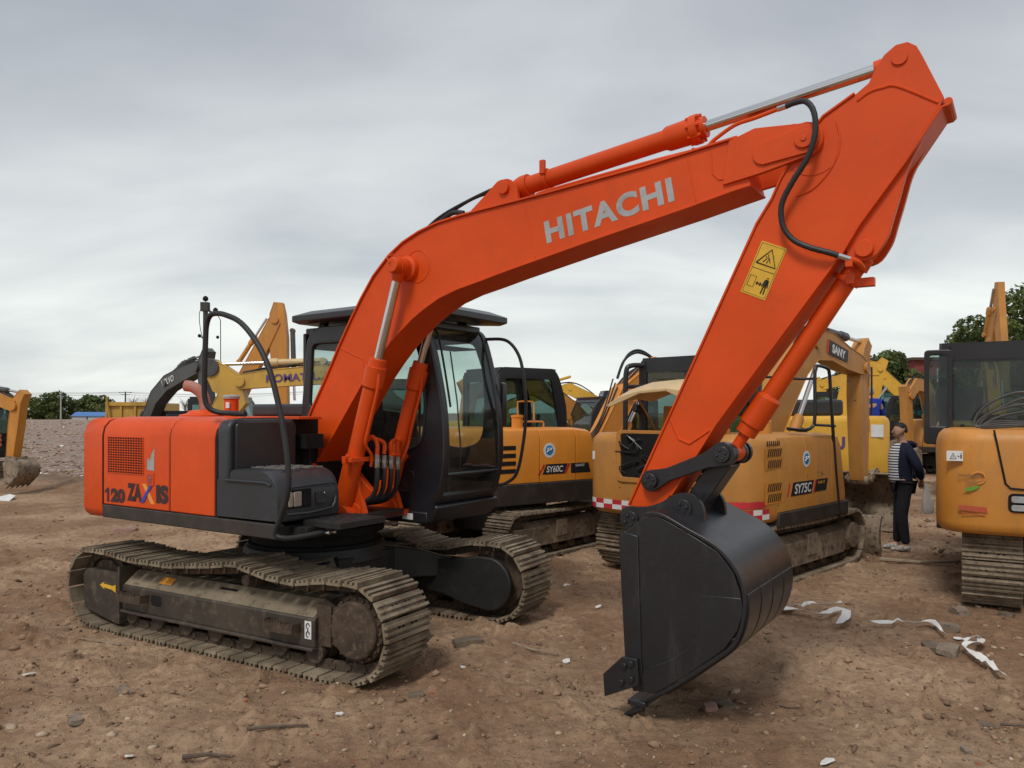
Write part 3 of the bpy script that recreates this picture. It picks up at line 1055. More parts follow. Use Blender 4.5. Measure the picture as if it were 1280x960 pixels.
# counterweight
arcp = []
for k in range(25):
    th = R(146) + R(68) * k / 24
    rad = 2.12
    arcp.append((rad * math.cos(th), rad * math.sin(th)))
def cwloop(ins, z):
    c_ = [(x * (1 - ins), y * (1 - ins * .9), z) for x, y in arcp]
    return [(-1.44, 1.19 * (1 - ins * .4), z)] + c_ + [(-1.44, -1.19 * (1 - ins * .4), z)]
def cwl(ins, z):
    l = [(-1.43, 1.2 - ins)]
    l += [(-1.50, 1.2 - ins)]
    for x, y in arcp:
        r0 = math.hypot(x, y)
        k = (r0 - ins) / r0
        l.append((x * k, y * k))
    l += [(-1.50, -1.2 + ins), (-1.43, -1.2 + ins)]
    return [(x, y, z) for x, y in l]
m = MB()
m.loft([cwl(.06, .965), cwl(.015, 1.0), cwl(0, 1.05), cwl(0, 1.70), cwl(.02, 1.78), cwl(.07, 1.835), cwl(.15, 1.855)])
m.build('counterweight', ORANGE, ex, 0.0, sharp=50)
# engine cover (two doors a side)
def hood_sec(x, o_=0.0):
    pts = [(-1.2, 1.09), (-1.2, 1.70), (-1.185, 1.77), (-1.14, 1.825), (-1.07, 1.855), (-.95, 1.865), (.95, 1.865), (1.07, 1.855), (1.14, 1.825), (1.185, 1.77), (1.2, 1.70), (1.2, 1.09)]
    return [(x, y, z) for y, z in pts]
m = MB()
m.loft([hood_sec(-1.405), hood_sec(-.42)])
m.build('engine_cover', ORANGE, ex, 0.01, sharp=50)
m = MB()
def hs2(x):
    return [(x, y, z) for _, y, z in hood_sec(0)[:6]] + [(x, -.5, 1.865), (x, -.5, 1.09)]
m.loft([hs2(-.408), hs2(.175)])
dn = m.build('pump_cover', ORANGE, ex, 0.01, sharp=50)
m = MB()
m.box(-1.41, .19, -1.19, -.6, 1.062, 1.093)
m.build('seal_strip', VOID, ex)
for xa in (-1.432, -.43, .165):
    m = MB()
    m.loft([[(x_, y * .994, 1.09 + (z - 1.09) * .990) for _, y, z in hood_sec(0)] for x_ in (xa, xa + .045)])
    m.build('seal_strip', VOID, ex, sharp=50)
# right side grille: dark slotted panel
m = MB()
X0, X1, Z0, Z1 = -1.33, -.79, 1.375, 1.69
m.box(X0, X1, -1.2015, -1.2005, Z0, Z1)
gr = m.build('air_grille', VOID, ex)
m = MB()
for k in range(16):
    z = Z0 + (Z1 - Z0) * k / 15
    m.box(X0 - .006, X1 + .006, -1.206, -1.2005, z - .0032, z + .0032)
for k in range(15):
    x = X0 + (X1 - X0) * k / 14
    m.box(x - .0035, x + .0035, -1.2055, -1.2005, Z0, Z1)
m.build('grille_slats', ORANGE, gr)
m = MB()
m.box(-.735, -.63, -1.207, -1.2, 1.29, 1.40)
m.mat(1).box(-.715, -.65, -1.2085, -1.2, 1.305, 1.385)
m.mat(2).cyl((-.68, -1.207, 1.35), (-.68, -1.214, 1.35), .008, 8)
m.build('latch', [ORANGE, ORANGE_RED, CHROME], ex, 0.002)
m = MB()
m.prism([(-.73, 1.42), (-.63, 1.415), (-.625, 1.60), (-.67, 1.55), (-.69, 1.50), (-.73, 1.52)], -1.2025, -1.2003)
m.build('torn_sticker', SILVERTXT, ex)
# model name on the cover
lettering('20', (-1.285, -1.2012, 1.115), (.225, 0, 0), (0, 0, .124), DARKTXT, ex, bold=.07)
m = MB()
m.prism([(-1.345, 1.115), (-1.345, 1.20), (-1.378, 1.19), (-1.378, 1.214), (-1.338, 1.239), (-1.312, 1.239), (-1.312, 1.115)], -1.2026, -1.2014)
m.build('lettering', DARKTXT, ex)
lettering('ZA', (-1.03, -1.2012, 1.142), (.225, 0, 0), (0, 0, .155), DARKTXT, ex, bold=.07)
lettering('IS', (-.60, -1.2012, 1.147), (.172, 0, 0), (0, 0, .155), DARKTXT, ex, bold=.07)
m = MB()
m.mat(0).prism([(-.80, 1.30), (-.745, 1.30), (-.62, 1.135), (-.675, 1.135)], -1.2034, -1.2014)
m.mat(1).prism([(-.83, 1.14), (-.775, 1.14), (-.63, 1.318), (-.675, 1.308)], -1.2060, -1.2040)
m.build('lettering', [ORTXT, BLUETXT], ex)

# tank and toolbox at the right front
m = MB()
tank = fillet([(-1.195, 1.09), (-1.195, 1.85), (-.53, 1.85), (-.53, 1.09)], [0, .10, .05, 0], 5)
m.loft([[(x, y, z) for y, z in tank] for x in (.205, .34)])
m.build('fuel_tank', BLACKPL, ex, 0.02, sharp=50, seg=3)
m = MB()
tank2 = fillet([(-1.15, 1.09), (-1.15, 1.83), (-.56, 1.83), (-.56, 1.09)], [0, .06, .05, 0], 5)
m.loft([[(x, y, z) for y, z in tank2] for x in (.34, .375)])
m.build('tank_panel', CABBLK, ex, 0.01, sharp=50, seg=2)
m = MB()
# toolbox: side profile with sloped nose, top curves over
prof = fillet([(.20, 1.095), (.20, 1.40), (.36, 1.40), (.37, 1.47), (.78, 1.475), (.88, 1.42), (.93, 1.30), (.93, 1.10)], [0, .03, .02, .06, .12, .12, .06, .02], 5)
def inset_loop(y, s_):
    cx_, cz_ = .56, 1.25
    return [(cx_ + (x - cx_) * s_, y, cz_ + (z - cz_) * s_) for x, z in prof]
m.loft([inset_loop(-1.205, .955), inset_loop(-1.19, .985), inset_loop(-1.15, 1.0), inset_loop(-.66, 1.0), inset_loop(-.62, .985), inset_loop(-.60, .955)])
tb = m.build('toolbox', BLACKPL, ex, 0.0, sharp=40)
m = MB()
m.tube([(.33, -1.212, 1.385), (.80, -1.212, 1.385), (.84, -1.205, 1.365)], .012, 8)
m.build('trim_strip', BLACKPL, tb)
m = MB()
for k in range(7):
    for j in range(6):
        m.box(-.03, .03, -.006, .006, 0, .006, Matrix.Translation((.44 + k * .06, -1.05 + j * .07, 1.476)) @ Matrix.Rotation(R(45 if (k + j) % 2 else -45), 4, 'Z'))
m.build('tread_plate', DULLROD, tb)
m = MB()
m.box(.925, .934, -1.13, -.90, 1.19, 1.33)
hb = m.build('lamp_housing', VOID, tb, 0.003)
for ya, yb, mt_ in ((-1.125, -1.085, LENS), (-1.075, -1.00, LENS), (-.985, -.93, VOID)):
    m = MB()
    m.prism(fillet([(ya, 1.205), (ya, 1.315), (yb, 1.315), (yb, 1.205)], .012, 3), .932, .942, 'x')
    m.build('headlight' if mt_ is LENS else 'lamp_slot', mt_, hb, .003)
m = MB()
m.box(.93, .938, -.855, -.75, 1.20, 1.30)
m.box(.938, .946, -.845, -.76, 1.21, 1.235)
m.mat(1).cyl((.938, -.775, 1.285), (.948, -.775, 1.285), .01, 10)
m.build('latch', [BLACKPL, CHROME], tb, 0.003)
m = MB()
m.tube([(.945, -1.14, 1.155), (.955, -.95, 1.15), (.95, -.80, 1.16), (.945, -.70, 1.17), (.94, -.67, 1.20), (.935, -.655, 1.25)], .011, 8)
m.tube([(.94, -1.13, 1.35), (.945, -.95, 1.355), (.94, -.70, 1.36), (.935, -.66, 1.34)], .008, 8)
m.build('trim_strip', BLACKPL, tb)
# step plate in front of the toolbox
m = MB()
m.box(.93, 1.32, -.98, -.50, 1.055, 1.10)
for k in range(6):
    for j in range(4):
        m.box(-.03, .03, -.006, .006, 0, .005, Matrix.Translation((.97 + k * .06, -.93 + j * .11, 1.1)) @ Matrix.Rotation(R(45 if (k + j) % 2 else -45), 4, 'Z'))
m.box(.90, 1.05, -1.05, -.62, 1.0, 1.056)
m.build('front_step', UNDERBLK, ex, 0.004)
# big black grab rail
hp = [(1.12, -.92, 1.02), (1.05, -1.08, 1.00), (.98, -1.20, .995), (.93, -1.235, 1.03), (.98, -1.235, 1.14), (1.055, -1.235, 1.32), (1.065, -1.235, 1.50), (1.02, -1.235, 1.76), (.965, -1.235, 1.95), (.86, -1.235, 2.22), (.72, -1.235, 2.42), (.54, -1.235, 2.575), (.36, -1.235, 2.645), (.24, -1.235, 2.665), (.165, -1.235, 2.65), (.125, -1.235, 2.58), (.112, -1.235, 2.45), (.10, -1.235, 2.2), (.095, -1.23, 2.02), (.12, -1.21, 1.94), (.18, -1.17, 1.905), (.30, -1.12, 1.895), (.42, -1.10, 1.89)]
m = MB()
m.tube(spl(hp, 5), .021, 12)
m.build('grab_rail', RUBBER, ex)
m = MB()
m.cyl((1.12, -.90, 1.005), (1.12, -.90, 1.06), .035, 14)
for yy_ in (-.96, -.90):
    m.mat(1).cyl((1.15, yy_, 1.02), (1.19, yy_, 1.02), .013, 8)
m.build('rail_clamp', [RUBBER, CHROME], ex, 0.003)

# items on the engine cover
m = MB()
m.lathe((-.22, -.75, 1.86), (0, 0, 1), [(0, .085), (.01, .06), (.15, .06), (.155, .066), (.17, .066), (.175, .01)], 22)
cn = m.build('filter_canister', ORANGE, ex, 0.002)
m = MB()
m.lathe((-.22, -.75, 2.02), (0, 0, 1), [(0, .068), (.02, .072), (.03, .06), (.034, .01)], 22)
m.build('lid', SILVERTXT, cn)
m = MB()
m.prism([(-.215, 1.94), (-.17, 1.94), (-.17, 1.99), (-.215, 1.99)], -.81, -.804)
m.build('filter_label', WHITE, cn)
m = MB()
m.lathe((-1.25, -.30, 1.86), (0, 0, 1), [(0, .22), (.02, .22), (.035, .15), (.06, .13), (.07, .06), (.07, .01)], 28)
m.build('filler_cover', ORANGE, ex, 0.003)
m = MB()
pp_ = spl([(-1.25, -.28, 1.9), (-1.25, -.28, 2.0), (-1.28, -.30, 2.09), (-1.35, -.34, 2.15), (-1.42, -.38, 2.165)], 6)
m.tube(pp_, .055, 18)
m.mat(1).lathe(pp_[-1] - (pp_[-1] - pp_[-2]).normalized() * .01, pp_[-1] - pp_[-2], [(.0, .046), (.013, .046), (.0135, .01)], 18)
m.build('exhaust_pipe', [PINKPIPE, VOID], ex)
m = MB()
m.box(-1.30, -.45, .30, 1.10, 1.862, 1.99)
m.build('upper_hood', BLACKPL, ex, 0.03, seg=3)
m = MB()
m.box(.10, .50, -.50, -.30, 1.06, 1.30)
m.box(-.40, .42, -.495, -.30, 1.60, 1.72)
for k in range(9):
    m.tube(spl([(-.36 + .09 * k, -.40, 1.1), (-.3 + .08 * k, -.38, 1.35), (-.34 + .09 * k, -.42, 1.6)], 4), .014, 6)
m.build('valve_block', VOID, ex)
m = MB()
m.box(-.40, .40, -.56, -.30, 1.845, 1.868)
m.build('cover_rail', ORANGE, ex, 0.004)

# boom bracket and swing frame
m = MB()
for sg in (-1, 1):
    a, b = sorted((sg * .19, sg * .25))
    m.prism(fillet([(-.45, 1.0), (-.35, 1.35), (-.12, 1.55), (.10, 1.55), (.25, 1.42), (.5, 1.2), (.80, 1.12), (.80, 1.0)], .04, 3), a, b)
    a, b = sorted((sg * .21, sg * .33))
    m.prism(fillet([(.40, 1.0), (.50, 1.10), (.55, 1.12), (.70, 1.12), (.76, 1.05), (.78, 1.0)], .03, 3), a, b)
m.box(-.5, .86, -.40, .40, .995, 1.045)
m.build('swing_frame', ORANGE, ex, 0.008)

# boom
ST = [((-.10, 1.42), (.12, 1.32), .18), ((-.04, 1.60), (.20, 1.48), .18), ((.14, 1.92), (.42, 1.73), .18), ((.327, 2.213), (.62, 1.99), .178), ((.475, 2.472), (.78, 2.20), .172),
      ((.62, 2.70), (.90, 2.33), .17), ((.74, 2.87), (1.02, 2.45), .17), ((.88, 3.045), (1.15, 2.56), .17), ((1.05, 3.195), (1.30, 2.67), .17), ((1.20, 3.285), (1.43, 2.745), .17),
      ((1.37, 3.35), (1.575, 2.815), .17), ((1.558, 3.396), (1.76, 2.87), .17), ((1.75, 3.418), (1.96, 2.91), .17), ((1.95, 3.435), (2.2, 2.962), .17), ((2.548, 3.474), (2.85, 3.09), .17),
      ((3.32, 3.537), (3.632, 3.235), .17), ((3.79, 3.592), (3.93, 3.297), .17), ((3.95, 3.612), (4.03, 3.315), .165)]
m = MB()
m.loft([[(t[0], -w_ + .012, t[1]), (t[0], w_ - .012, t[1]), (b[0], w_ - .012, b[1]), (b[0], -w_ + .012, b[1])] for t, b, w_ in ST])
bo = m.build('boom', ORANGE, ex, 0.003, sharp=25)
m = MB()
m.ribbon([t for t, b, w_ in ST], [-w_ - .006 for t, b, w_ in ST], [w_ + .006 for t, b, w_ in ST], .016)
m.ribbon([b for t, b, w_ in ST][::-1], [-w_ - .006 for t, b, w_ in ST][::-1], [w_ + .006 for t, b, w_ in ST][::-1], .016)
m.build('boom_flange', ORANGE, bo, 0.003, sharp=40)
m = MB()   # fork at the end, boss plates, pins, weld seams
for sg in (-1, 1):
    a, b = sorted((sg * .142, sg * .176))
    cap = [(4.356 + .105 * math.cos(a_), 3.521 + .105 * math.sin(a_)) for a_ in [R(105 - 200 * k / 10) for k in range(11)]]
    m.prism([(3.86, 3.33), (3.90, 3.60), (4.06, 3.648)] + cap + [(4.10, 3.365)], a, b)
    a, b = sorted((sg * .175, sg * .19))
    cap = [(4.356 + .085 * math.cos(a_), 3.521 + .085 * math.sin(a_)) for a_ in [R(85 - 170 * k / 10) for k in range(11)]]
    cap2 = [(4.12 + .07 * math.cos(a_), 3.48 + .07 * math.sin(a_)) for a_ in [R(265 - 170 * k / 8) for k in range(9)]]
    m.prism(cap + cap2, a, b)
    m.cyl((4.356, sg * .17, 3.521), (4.356, sg * .205, 3.521), .055, 24)
    m.cyl((4.356, sg * .20, 3.521), (4.356, sg * .212, 3.521), .018, 12)
m.build('boom_fork', ORANGE, bo, 0.003)
m = MB()
for sg in (-1, 1):
    m.tube([(3.78, sg * .158, 3.56), (3.79, sg * .16, 3.42), (3.83, sg * .16, 3.375), (3.90, sg * .16, 3.365), (4.35, sg * .178, 3.44)], .005, 6)
    m.tube([(2.36, sg * .158, 3.46), (2.47, sg * .158, 3.03)], .005, 6)
    m.tube([(3.62, sg * .158, 3.56), (3.68, sg * .158, 3.26)], .005, 6)
    m.tube([(.475, sg * .16, 2.462), (.74, sg * .16, 2.36), (.78, sg * .16, 2.22)], .006, 6)
    m.tube([(1.345 + .13 * math.cos(a_), sg * .158, 3.08 + .13 * math.sin(a_)) for a_ in [2 * PI * k / 24 for k in range(25)]], .005, 6)
m.build('weld_seam', ORANGE, bo)
m = MB()    # boom cylinder cross pin
m.lathe((1.26, -.37, 3.07), (0, 1, 0), [(0, .03), (0, .055), (.015, .062), (.09, .062), (.09, .075), (.16, .075), (.17, .10), (.21, .105), (.53, .105), (.57, .10), (.58, .075), (.65, .075), (.65, .062), (.725, .062), (.74, .055), (.74, .03)], 26)
m.tube([(1.255, -.385, 3.085), (1.20, -.36, 3.14), (1.13, -.2, 3.2)], .006, 6)
m.build('cylinder_pin', ORANGE, bo, 0.003)
m = MB()    # ears on top of the boom for the arm cylinder
for sg in (-1, 1):
    a, b = sorted((sg * .075, sg * .105))
    m.prism(fillet([(1.72, 3.41), (1.80, 3.44), (2.02, 3.60), (2.10, 3.665), (2.20, 3.665), (2.27, 3.60), (2.29, 3.45)], .03, 3), a, b)
    m.cyl((2.16, sg * .10, 3.595), (2.16, sg * .13, 3.595), .045, 18)
m.build('boom_ear', ORANGE, bo, 0.003)
lettering('HITACHI', (2.566, -.1585, 3.118), (.972, 0, .165), (-.028, 0, .162), SILVERTXT, bo, bold=.045, spacing=1.14)

# arm cylinder along the top of the boom, its rod reaching the arm
ac = MB()
p0, p1 = Vector((2.16, 0, 3.60)), Vector((4.85, 0, 3.925))
d = (p1 - p0).normalized()
ac.lathe(p0, d, [(.0, .05), (0.06, .075), (.10, .085), (.16, .085), (.16, .066), (1.25, .066), (1.28, .082), (1.45, .086), (1.45, .098), (1.50, .098), (1.50, .07), (1.545, .07), (1.545, .04)], 26)
for k in range(8):
    a_ = 2 * PI * k / 8
    u_, v_ = Vector((0, 1, 0)), d.cross(Vector((0, 1, 0)))
    c_ = p0 + d * 1.43 + (u_ * math.cos(a_) + v_ * math.sin(a_)) * .088
    ac.cyl(c_, c_ + d * .09, .012, 6)
ac.cyl((2.16, -.075, 3.60), (2.16, .075, 3.60), .06, 18)
ac.lathe(p0 + d * .30, d, [(0, .07), (0, .078), (.035, .078), (.035, .07)], 24)
ac.box(-.02, .02, -.09, -.06, .0, .10, Matrix.Translation(p0 + d * .32 + Vector((0, 0, .02))))
ac = ac.build('arm_cylinder', ORANGE, ex, 0.002)
m = MB()
m.cyl(p0 + d * 1.54, p1 - d * .05, .036, 24)
m.build('piston_rod', CHROME, ac)
m = MB()
m.cyl((4.85, -.075, 3.925), (4.85, .075, 3.925), .07, 20)
m.lathe(p1 - d * .14, d, [(0, .036), (0, .05), (.1, .055)], 20)
m.build('rod_eye', ORANGE, ac)
# reddish steel lines beside the arm cylinder
m = MB()
m.tube(spl([(2.45, -.115, 3.50), (2.6, -.115, 3.52), (3.3, -.115, 3.58), (3.62, -.115, 3.60), (3.74, -.13, 3.605), (3.80, -.14, 3.64), (3.93, -.15, 3.70), (4.06, -.16, 3.715), (4.22, -.18, 3.735)], 5), .013, 8)
m.tube(spl([(2.45, .115, 3.50), (3.3, .115, 3.58), (3.62, .115, 3.60), (3.93, .14, 3.70), (4.22, .16, 3.735)], 5), .013, 8)
for xx_ in (2.55, 3.64):
    zz_ = 3.475 + (xx_ - 2.55) * .082
    m.box(xx_ - .03, xx_ + .03, -.15, .15, zz_, zz_ + .02)
    for yy_ in (-.115, .115):
        m.cyl((xx_, yy_ + .02, zz_ + .01), (xx_, yy_ + .02, zz_ + .06), .014, 6)
m.build('hydraulic_line', ORANGE, bo)
m = MB()
m.cyl((4.20, -.178, 3.733), (4.25, -.183, 3.738), .018, 8)
m.build('hose_fitting', CHROME, bo)
# thin dark hoses running up the back of the boom
m = MB()
for dy in (-.06, .0, .05):
    m.tube(spl([(.95, dy, 3.13), (1.25, dy, 3.33), (1.5, dy, 3.50 + dy * .4), (1.8, dy, 3.60 + dy * .5), (2.06, dy, 3.63)], 6), .014, 8)
m.tube(spl([(1.5, -.11, 3.40), (1.66, -.11, 3.475), (1.78, -.11, 3.46)], 6), .02, 8)
m.build('hose', RUBBER, bo)

# arm
armo = [(3.19, 1.205), (3.207, 1.271), (4.069, 3.065), (4.161, 3.204), (4.213, 3.318), (4.33, 3.50), (4.457, 3.645), (4.629, 3.74), (4.70, 3.79), (4.735, 3.86), (4.78, 3.93), (4.84, 3.972), (4.90, 3.974), (4.945, 3.94), (4.975, 3.875), (5.079, 3.625), (5.062, 3.58), (4.878, 3.302), (4.641, 2.984), (4.559, 2.846), (3.801, 1.834), (3.62, 1.55), (3.50, 1.36), (3.36, 1.20), (3.30, 1.12), (3.23, 1.12)]
m = MB()
m.prism(armo, -.138, .138)
am = m.build('arm', ORANGE, ex, 0.003)
m = MB()
m.ribbon([(3.207, 1.271), (4.069, 3.065), (4.161, 3.204), (4.213, 3.318), (4.33, 3.50), (4.457, 3.645), (4.629, 3.74)], -.15, .15, .014)
m.ribbon([(5.105, 3.585), (5.062, 3.575), (4.878, 3.302), (4.641, 2.984), (4.559, 2.846), (3.801, 1.834), (3.62, 1.55), (3.50, 1.36)], -.152, .152, .014)
m.cyl((5.10, -.15, 3.595), (5.10, .15, 3.595), .022, 14)
m.build('arm_flange', ORANGE, am, 0.003, sharp=40)
m = MB()
for sg in (-1, 1):
    m.tube(spl([(4.64, sg * .139, 3.70), (4.70, sg * .14, 3.735), (4.77, sg * .14, 3.745), (4.85, sg * .14, 3.735), (5.05, sg * .14, 3.60)], 6), .007, 6)
    m.tube(spl([(4.30 + .0, sg * .139, 3.20), (4.40, sg * .14, 3.235), (4.50, sg * .14, 3.34), (4.545, sg * .14, 3.47), (4.53, sg * .14, 3.60)], 6), .006, 6)
    m.tube([(3.50, sg * .14, 1.86), (3.56, sg * .14, 1.73), (3.63, sg * .14, 1.70), (3.78, sg * .14, 1.80)], .008, 6)
    m.cyl((4.40, sg * .13, 3.46), (4.40, sg * .142, 3.46), .15, 32)
    m.cyl((4.86, sg * .137, 3.925 - .03), (4.86, sg * .15, 3.925 - .03), .042, 20)
    m.cyl((3.385, sg * .13, 1.452), (3.385, sg * .15, 1.452), .08, 20)
m.build('weld_seam', ORANGE, am, 0.002)
# bucket cylinder bracket under the arm
m = MB()
for sg in (-1, 1):
    a, b = sorted((sg * .075, sg * .115))
    m.prism(fillet([(5.06, 3.56), (4.95, 3.38), (4.90, 3.28), (4.86, 3.12), (4.82, 2.98), (4.80, 2.90), (4.73, 2.79), (4.64, 2.77), (4.57, 2.82), (4.60, 2.93), (4.85, 3.27)], [0, .05, .05, .05, .05, .05, .06, .06, .03, 0, 0], 3), a, b)
    m.cyl((4.675, sg * .11, 2.845), (4.675, sg * .15, 2.845), .05, 20)
m.build('cylinder_bracket', ORANGE, am, 0.003)
# bucket cylinder
p0, p1 = Vector((4.66, 0, 2.845)), Vector((3.87, 0, 1.645))
d = (p1 - p0).normalized()
m = MB()
m.lathe(p0, d, [(0, .04), (.03, .07), (.10, .072), (.10, .058), (1.0, .058), (1.02, .078), (1.22, .08), (1.22, .066), (1.29, .066), (1.29, .03)], 26)
m.cyl((4.66, -.08, 2.845), (4.66, .08, 2.845), .06, 18)
m.lathe(p0 + d * .17, d, [(0, .06), (0, .075), (.03, .075), (.03, .06)], 20)
m.box(-.02, .02, -.10, -.06, -.04, .03, Matrix.Translation(p0 + d * .18 + Vector((.03, 0, 0))))
m.box(-.02, .09, -.03, .03, -.02, .03, Matrix.Translation(p0 + d * .18 + Vector((.06, 0, -.03))))
bc = m.build('bucket_cylinder', ORANGE, ex, 0.002)
m = MB()
m.cyl(p0 + d * 1.28, p1, .036, 18)
m.cyl((3.87, -.07, 1.645), (3.87, .07, 1.645), .062, 18)
m.build('piston_rod', ORANGE, bc)
# bucket linkage
m = MB()
for sg in (-1, 1):
    a, b = sorted((sg * .155, sg * .195))
    p_, q_ = Vector((3.385, 1.452)), Vector((3.865, 1.64))
    dd = (q_ - p_).normalized(); nn_ = Vector((-dd.y, dd.x))
    c1 = [tuple(p_ + dd * .072 * math.cos(t) + nn_ * .072 * math.sin(t)) for t in [R(90 + 180 * k / 10) for k in range(11)]]
    c2 = [tuple(q_ + dd * .078 * math.cos(t) + nn_ * .078 * math.sin(t)) for t in [R(-90 + 180 * k / 10) for k in range(11)]]
    mid1 = [tuple(p_ + dd * .13 - nn_ * .042), tuple(q_ - dd * .12 - nn_ * .048)]
    mid2 = [tuple(q_ - dd * .12 + nn_ * .048), tuple(p_ + dd * .13 + nn_ * .042)]
    m.prism(c1 + mid1 + c2 + mid2, a, b)
    for c_, r_ in ((p_, .05), (q_, .052)):
        m.cyl((c_.x, sg * .19, c_.y), (c_.x, sg * .222, c_.y), r_, 20)
        for k in range(4):
            a_ = k * PI / 2 + .3
            m.cyl((c_.x + .028 * math.cos(a_), sg * .22, c_.y + .028 * math.sin(a_)), (c_.x + .028 * math.cos(a_), sg * .232, c_.y + .028 * math.sin(a_)), .009, 6)
m.cyl((3.385, -.2, 1.452), (3.385, .2, 1.452), .035, 16)
m.cyl((3.865, -.2, 1.64), (3.865, .2, 1.64), .035, 16)
m.build('side_link', BUCKBLK, ex, 0.004)
m = MB()
p_, q_ = Vector((3.865, 1.64)), Vector((3.627, 1.289))
dd = (q_ - p_).normalized(); nn_ = Vector((-dd.y, dd.x))
hw_ = .065
m.prism([tuple(p_ + dd * .05 - nn_ * hw_), tuple(q_ - dd * .04 - nn_ * hw_), tuple(q_ - dd * .04 + nn_ * hw_), tuple(p_ + dd * .05 + nn_ * hw_)], -.10, .10)
m.cyl((q_.x, -.15, q_.y), (q_.x, .15, q_.y), .07, 22)
m.cyl((p_.x, -.13, p_.y), (p_.x, -.078, p_.y), .072, 22)
m.cyl((p_.x, .078, p_.y), (p_.x, .13, p_.y), .072, 22)
m.build('bucket_link', BUCKBLK, ex, 0.008)
bucket(ex, (3.264, 1.19), 0, 1.0, 1.03, BUCKBLK, -.03)

# hose looping over the arm side
hz_ = [(4.25, -.183, 3.738), (4.30, -.19, 3.745), (4.37, -.215, 3.73), (4.42, -.235, 3.655), (4.43, -.24, 3.53), (4.385, -.235, 3.39), (4.30, -.225, 3.27), (4.235, -.215, 3.15), (4.235, -.205, 3.03), (4.29, -.20, 2.935), (4.385, -.20, 2.875), (4.50, -.19, 2.83), (4.555, -.18, 2.805)]
m = MB()
m.tube(spl(hz_, 6), [.0165 + .0012 * (k % 2) for k in range(73)], 10)
m.build('hose', RUBBER, am)
m = MB()
m.tube([(4.545, -.182, 2.810), (4.605, -.165, 2.785)], .019, 8)
m.build('hose_fitting', CHROME, am)
m = MB()
m.tube(spl([(4.60, -.165, 2.787), (4.64, -.14, 2.77), (4.66, -.09, 2.74)], 4), .02, 8)
m.box(4.58, 4.62, -.18, -.12, 2.74, 2.79)
m.build('hose_block', ORANGE, am, 0.004)
# warning decal
def dq(u, v):    # position on the decal, u right, v up
    A_, B_2, D_ = Vector((3.963, 2.657)), Vector((4.113, 2.589)), Vector((4.096, 2.96))
    p = A_ + (B_2 - A_) * u + (D_ - A_) * v
    return (p.x, p.y)
m = MB()
m.prism([dq(0, 0), dq(1, 0), dq(1, 1), dq(0, 1)], -.1415, -.1385)
dc = m.build('warning_label', YELTXT, am)
m = MB()
def dl(pts, r=.0022, yy_=-.1425):
    P = [dq(*p) for p in pts]
    m.tube([(p[0], yy_, p[1]) for p in P], r, 6)
dl([(.05, .03), (.95, .03), (.95, .97), (.05, .97), (.05, .03)], .0012)
dl([(.05, .50), (.95, .50)], .0016)
dl([(.12, .60), (.88, .60), (.5, .90), (.12, .60)], .0042)
dl([(.35, .64), (.45, .72), (.4, .76)], .003); dl([(.5, .64), (.55, .74), (.62, .66)], .003); dl([(.45, .8), (.52, .72)], .0025)
dl([(.12, .16), (.36, .16), (.36, .36), (.12, .36), (.12, .16)], .0016)
dl([(.42, .25), (.62, .25)], .0035)
dl([(.48, .28), (.42, .25), (.48, .22)], .003); dl([(.57, .28), (.63, .25), (.57, .22)], .003)
dl([(.78, .40), (.78, .40001)], .009)
dl([(.78, .36), (.78, .24)], .011); dl([(.74, .24), (.73, .09)], .0045); dl([(.82, .24), (.84, .09)], .0045)
dl([(.72, .35), (.67, .22)], .0035); dl([(.84, .35), (.89, .22)], .0035)
m.build('warning_symbol', BLACKTXT, dc)

# boom cylinders
for sg in (-1, 1):
    y_ = sg * .27
    p0, p1 = Vector((.62, y_, 1.07)), Vector((1.26, y_, 3.07))
    d = (p1 - p0).normalized()
    m = MB()
    m.lathe(p0, d, [(0, .03), (.04, .068), (.10, .072), (1.08, .070), (1.10, .085), (1.27, .087), (1.27, .072), (1.335, .068), (1.335, .03)], 26)
    m.cyl((.62, y_ - .055, 1.07), (.62, y_ + .055, 1.07), .075, 20)
    m.lathe(p0 + d * .44, d, [(0, .07), (0, .082), (.05, .082), (.05, .07)], 24)
    # clamp tabs and steel line
    c_ = p0 + d * .465
    m.box(-.02, .02, -.13, .13, -.018, .018, Matrix.Translation(c_ + Vector((.07, 0, 0))))
    m.box(-.02, .02, -.03, .03, -.03, .03, Matrix.Translation(c_ + Vector((.02, .12 * sg, 0))))
    m.tube(spl([tuple(p0 + d * 1.20 + Vector((.075, -.03, 0))), tuple(p0 + d * 1.05 + Vector((.10, -.03, 0))), tuple(p0 + d * .72 + Vector((.10, -.03, 0))), tuple(p0 + d * .60 + Vector((.10, -.02, 0))), tuple(p0 + d * .50 + Vector((.12, -sg * .06, 0))), tuple(p0 + d * .40 + Vector((.12, -sg * .09, 0)))], 5), .014, 8)
    cc = m.build('boom_cylinder', ORANGE, ex, 0.002)
    m = MB()
    m.cyl(p0 + d * 1.32, p1 - d * .04, .036, 24)
    m.build('piston_rod', CHROME, cc)
    m = MB()
    m.lathe(p1 - d * .12, d, [(0, .036), (0, .045), (.08, .06)], 18)
    m.cyl((1.26, y_ - .04, 3.07), (1.26, y_ + .04, 3.07), .072, 20)
    m.build('rod_eye', ORANGE, cc)
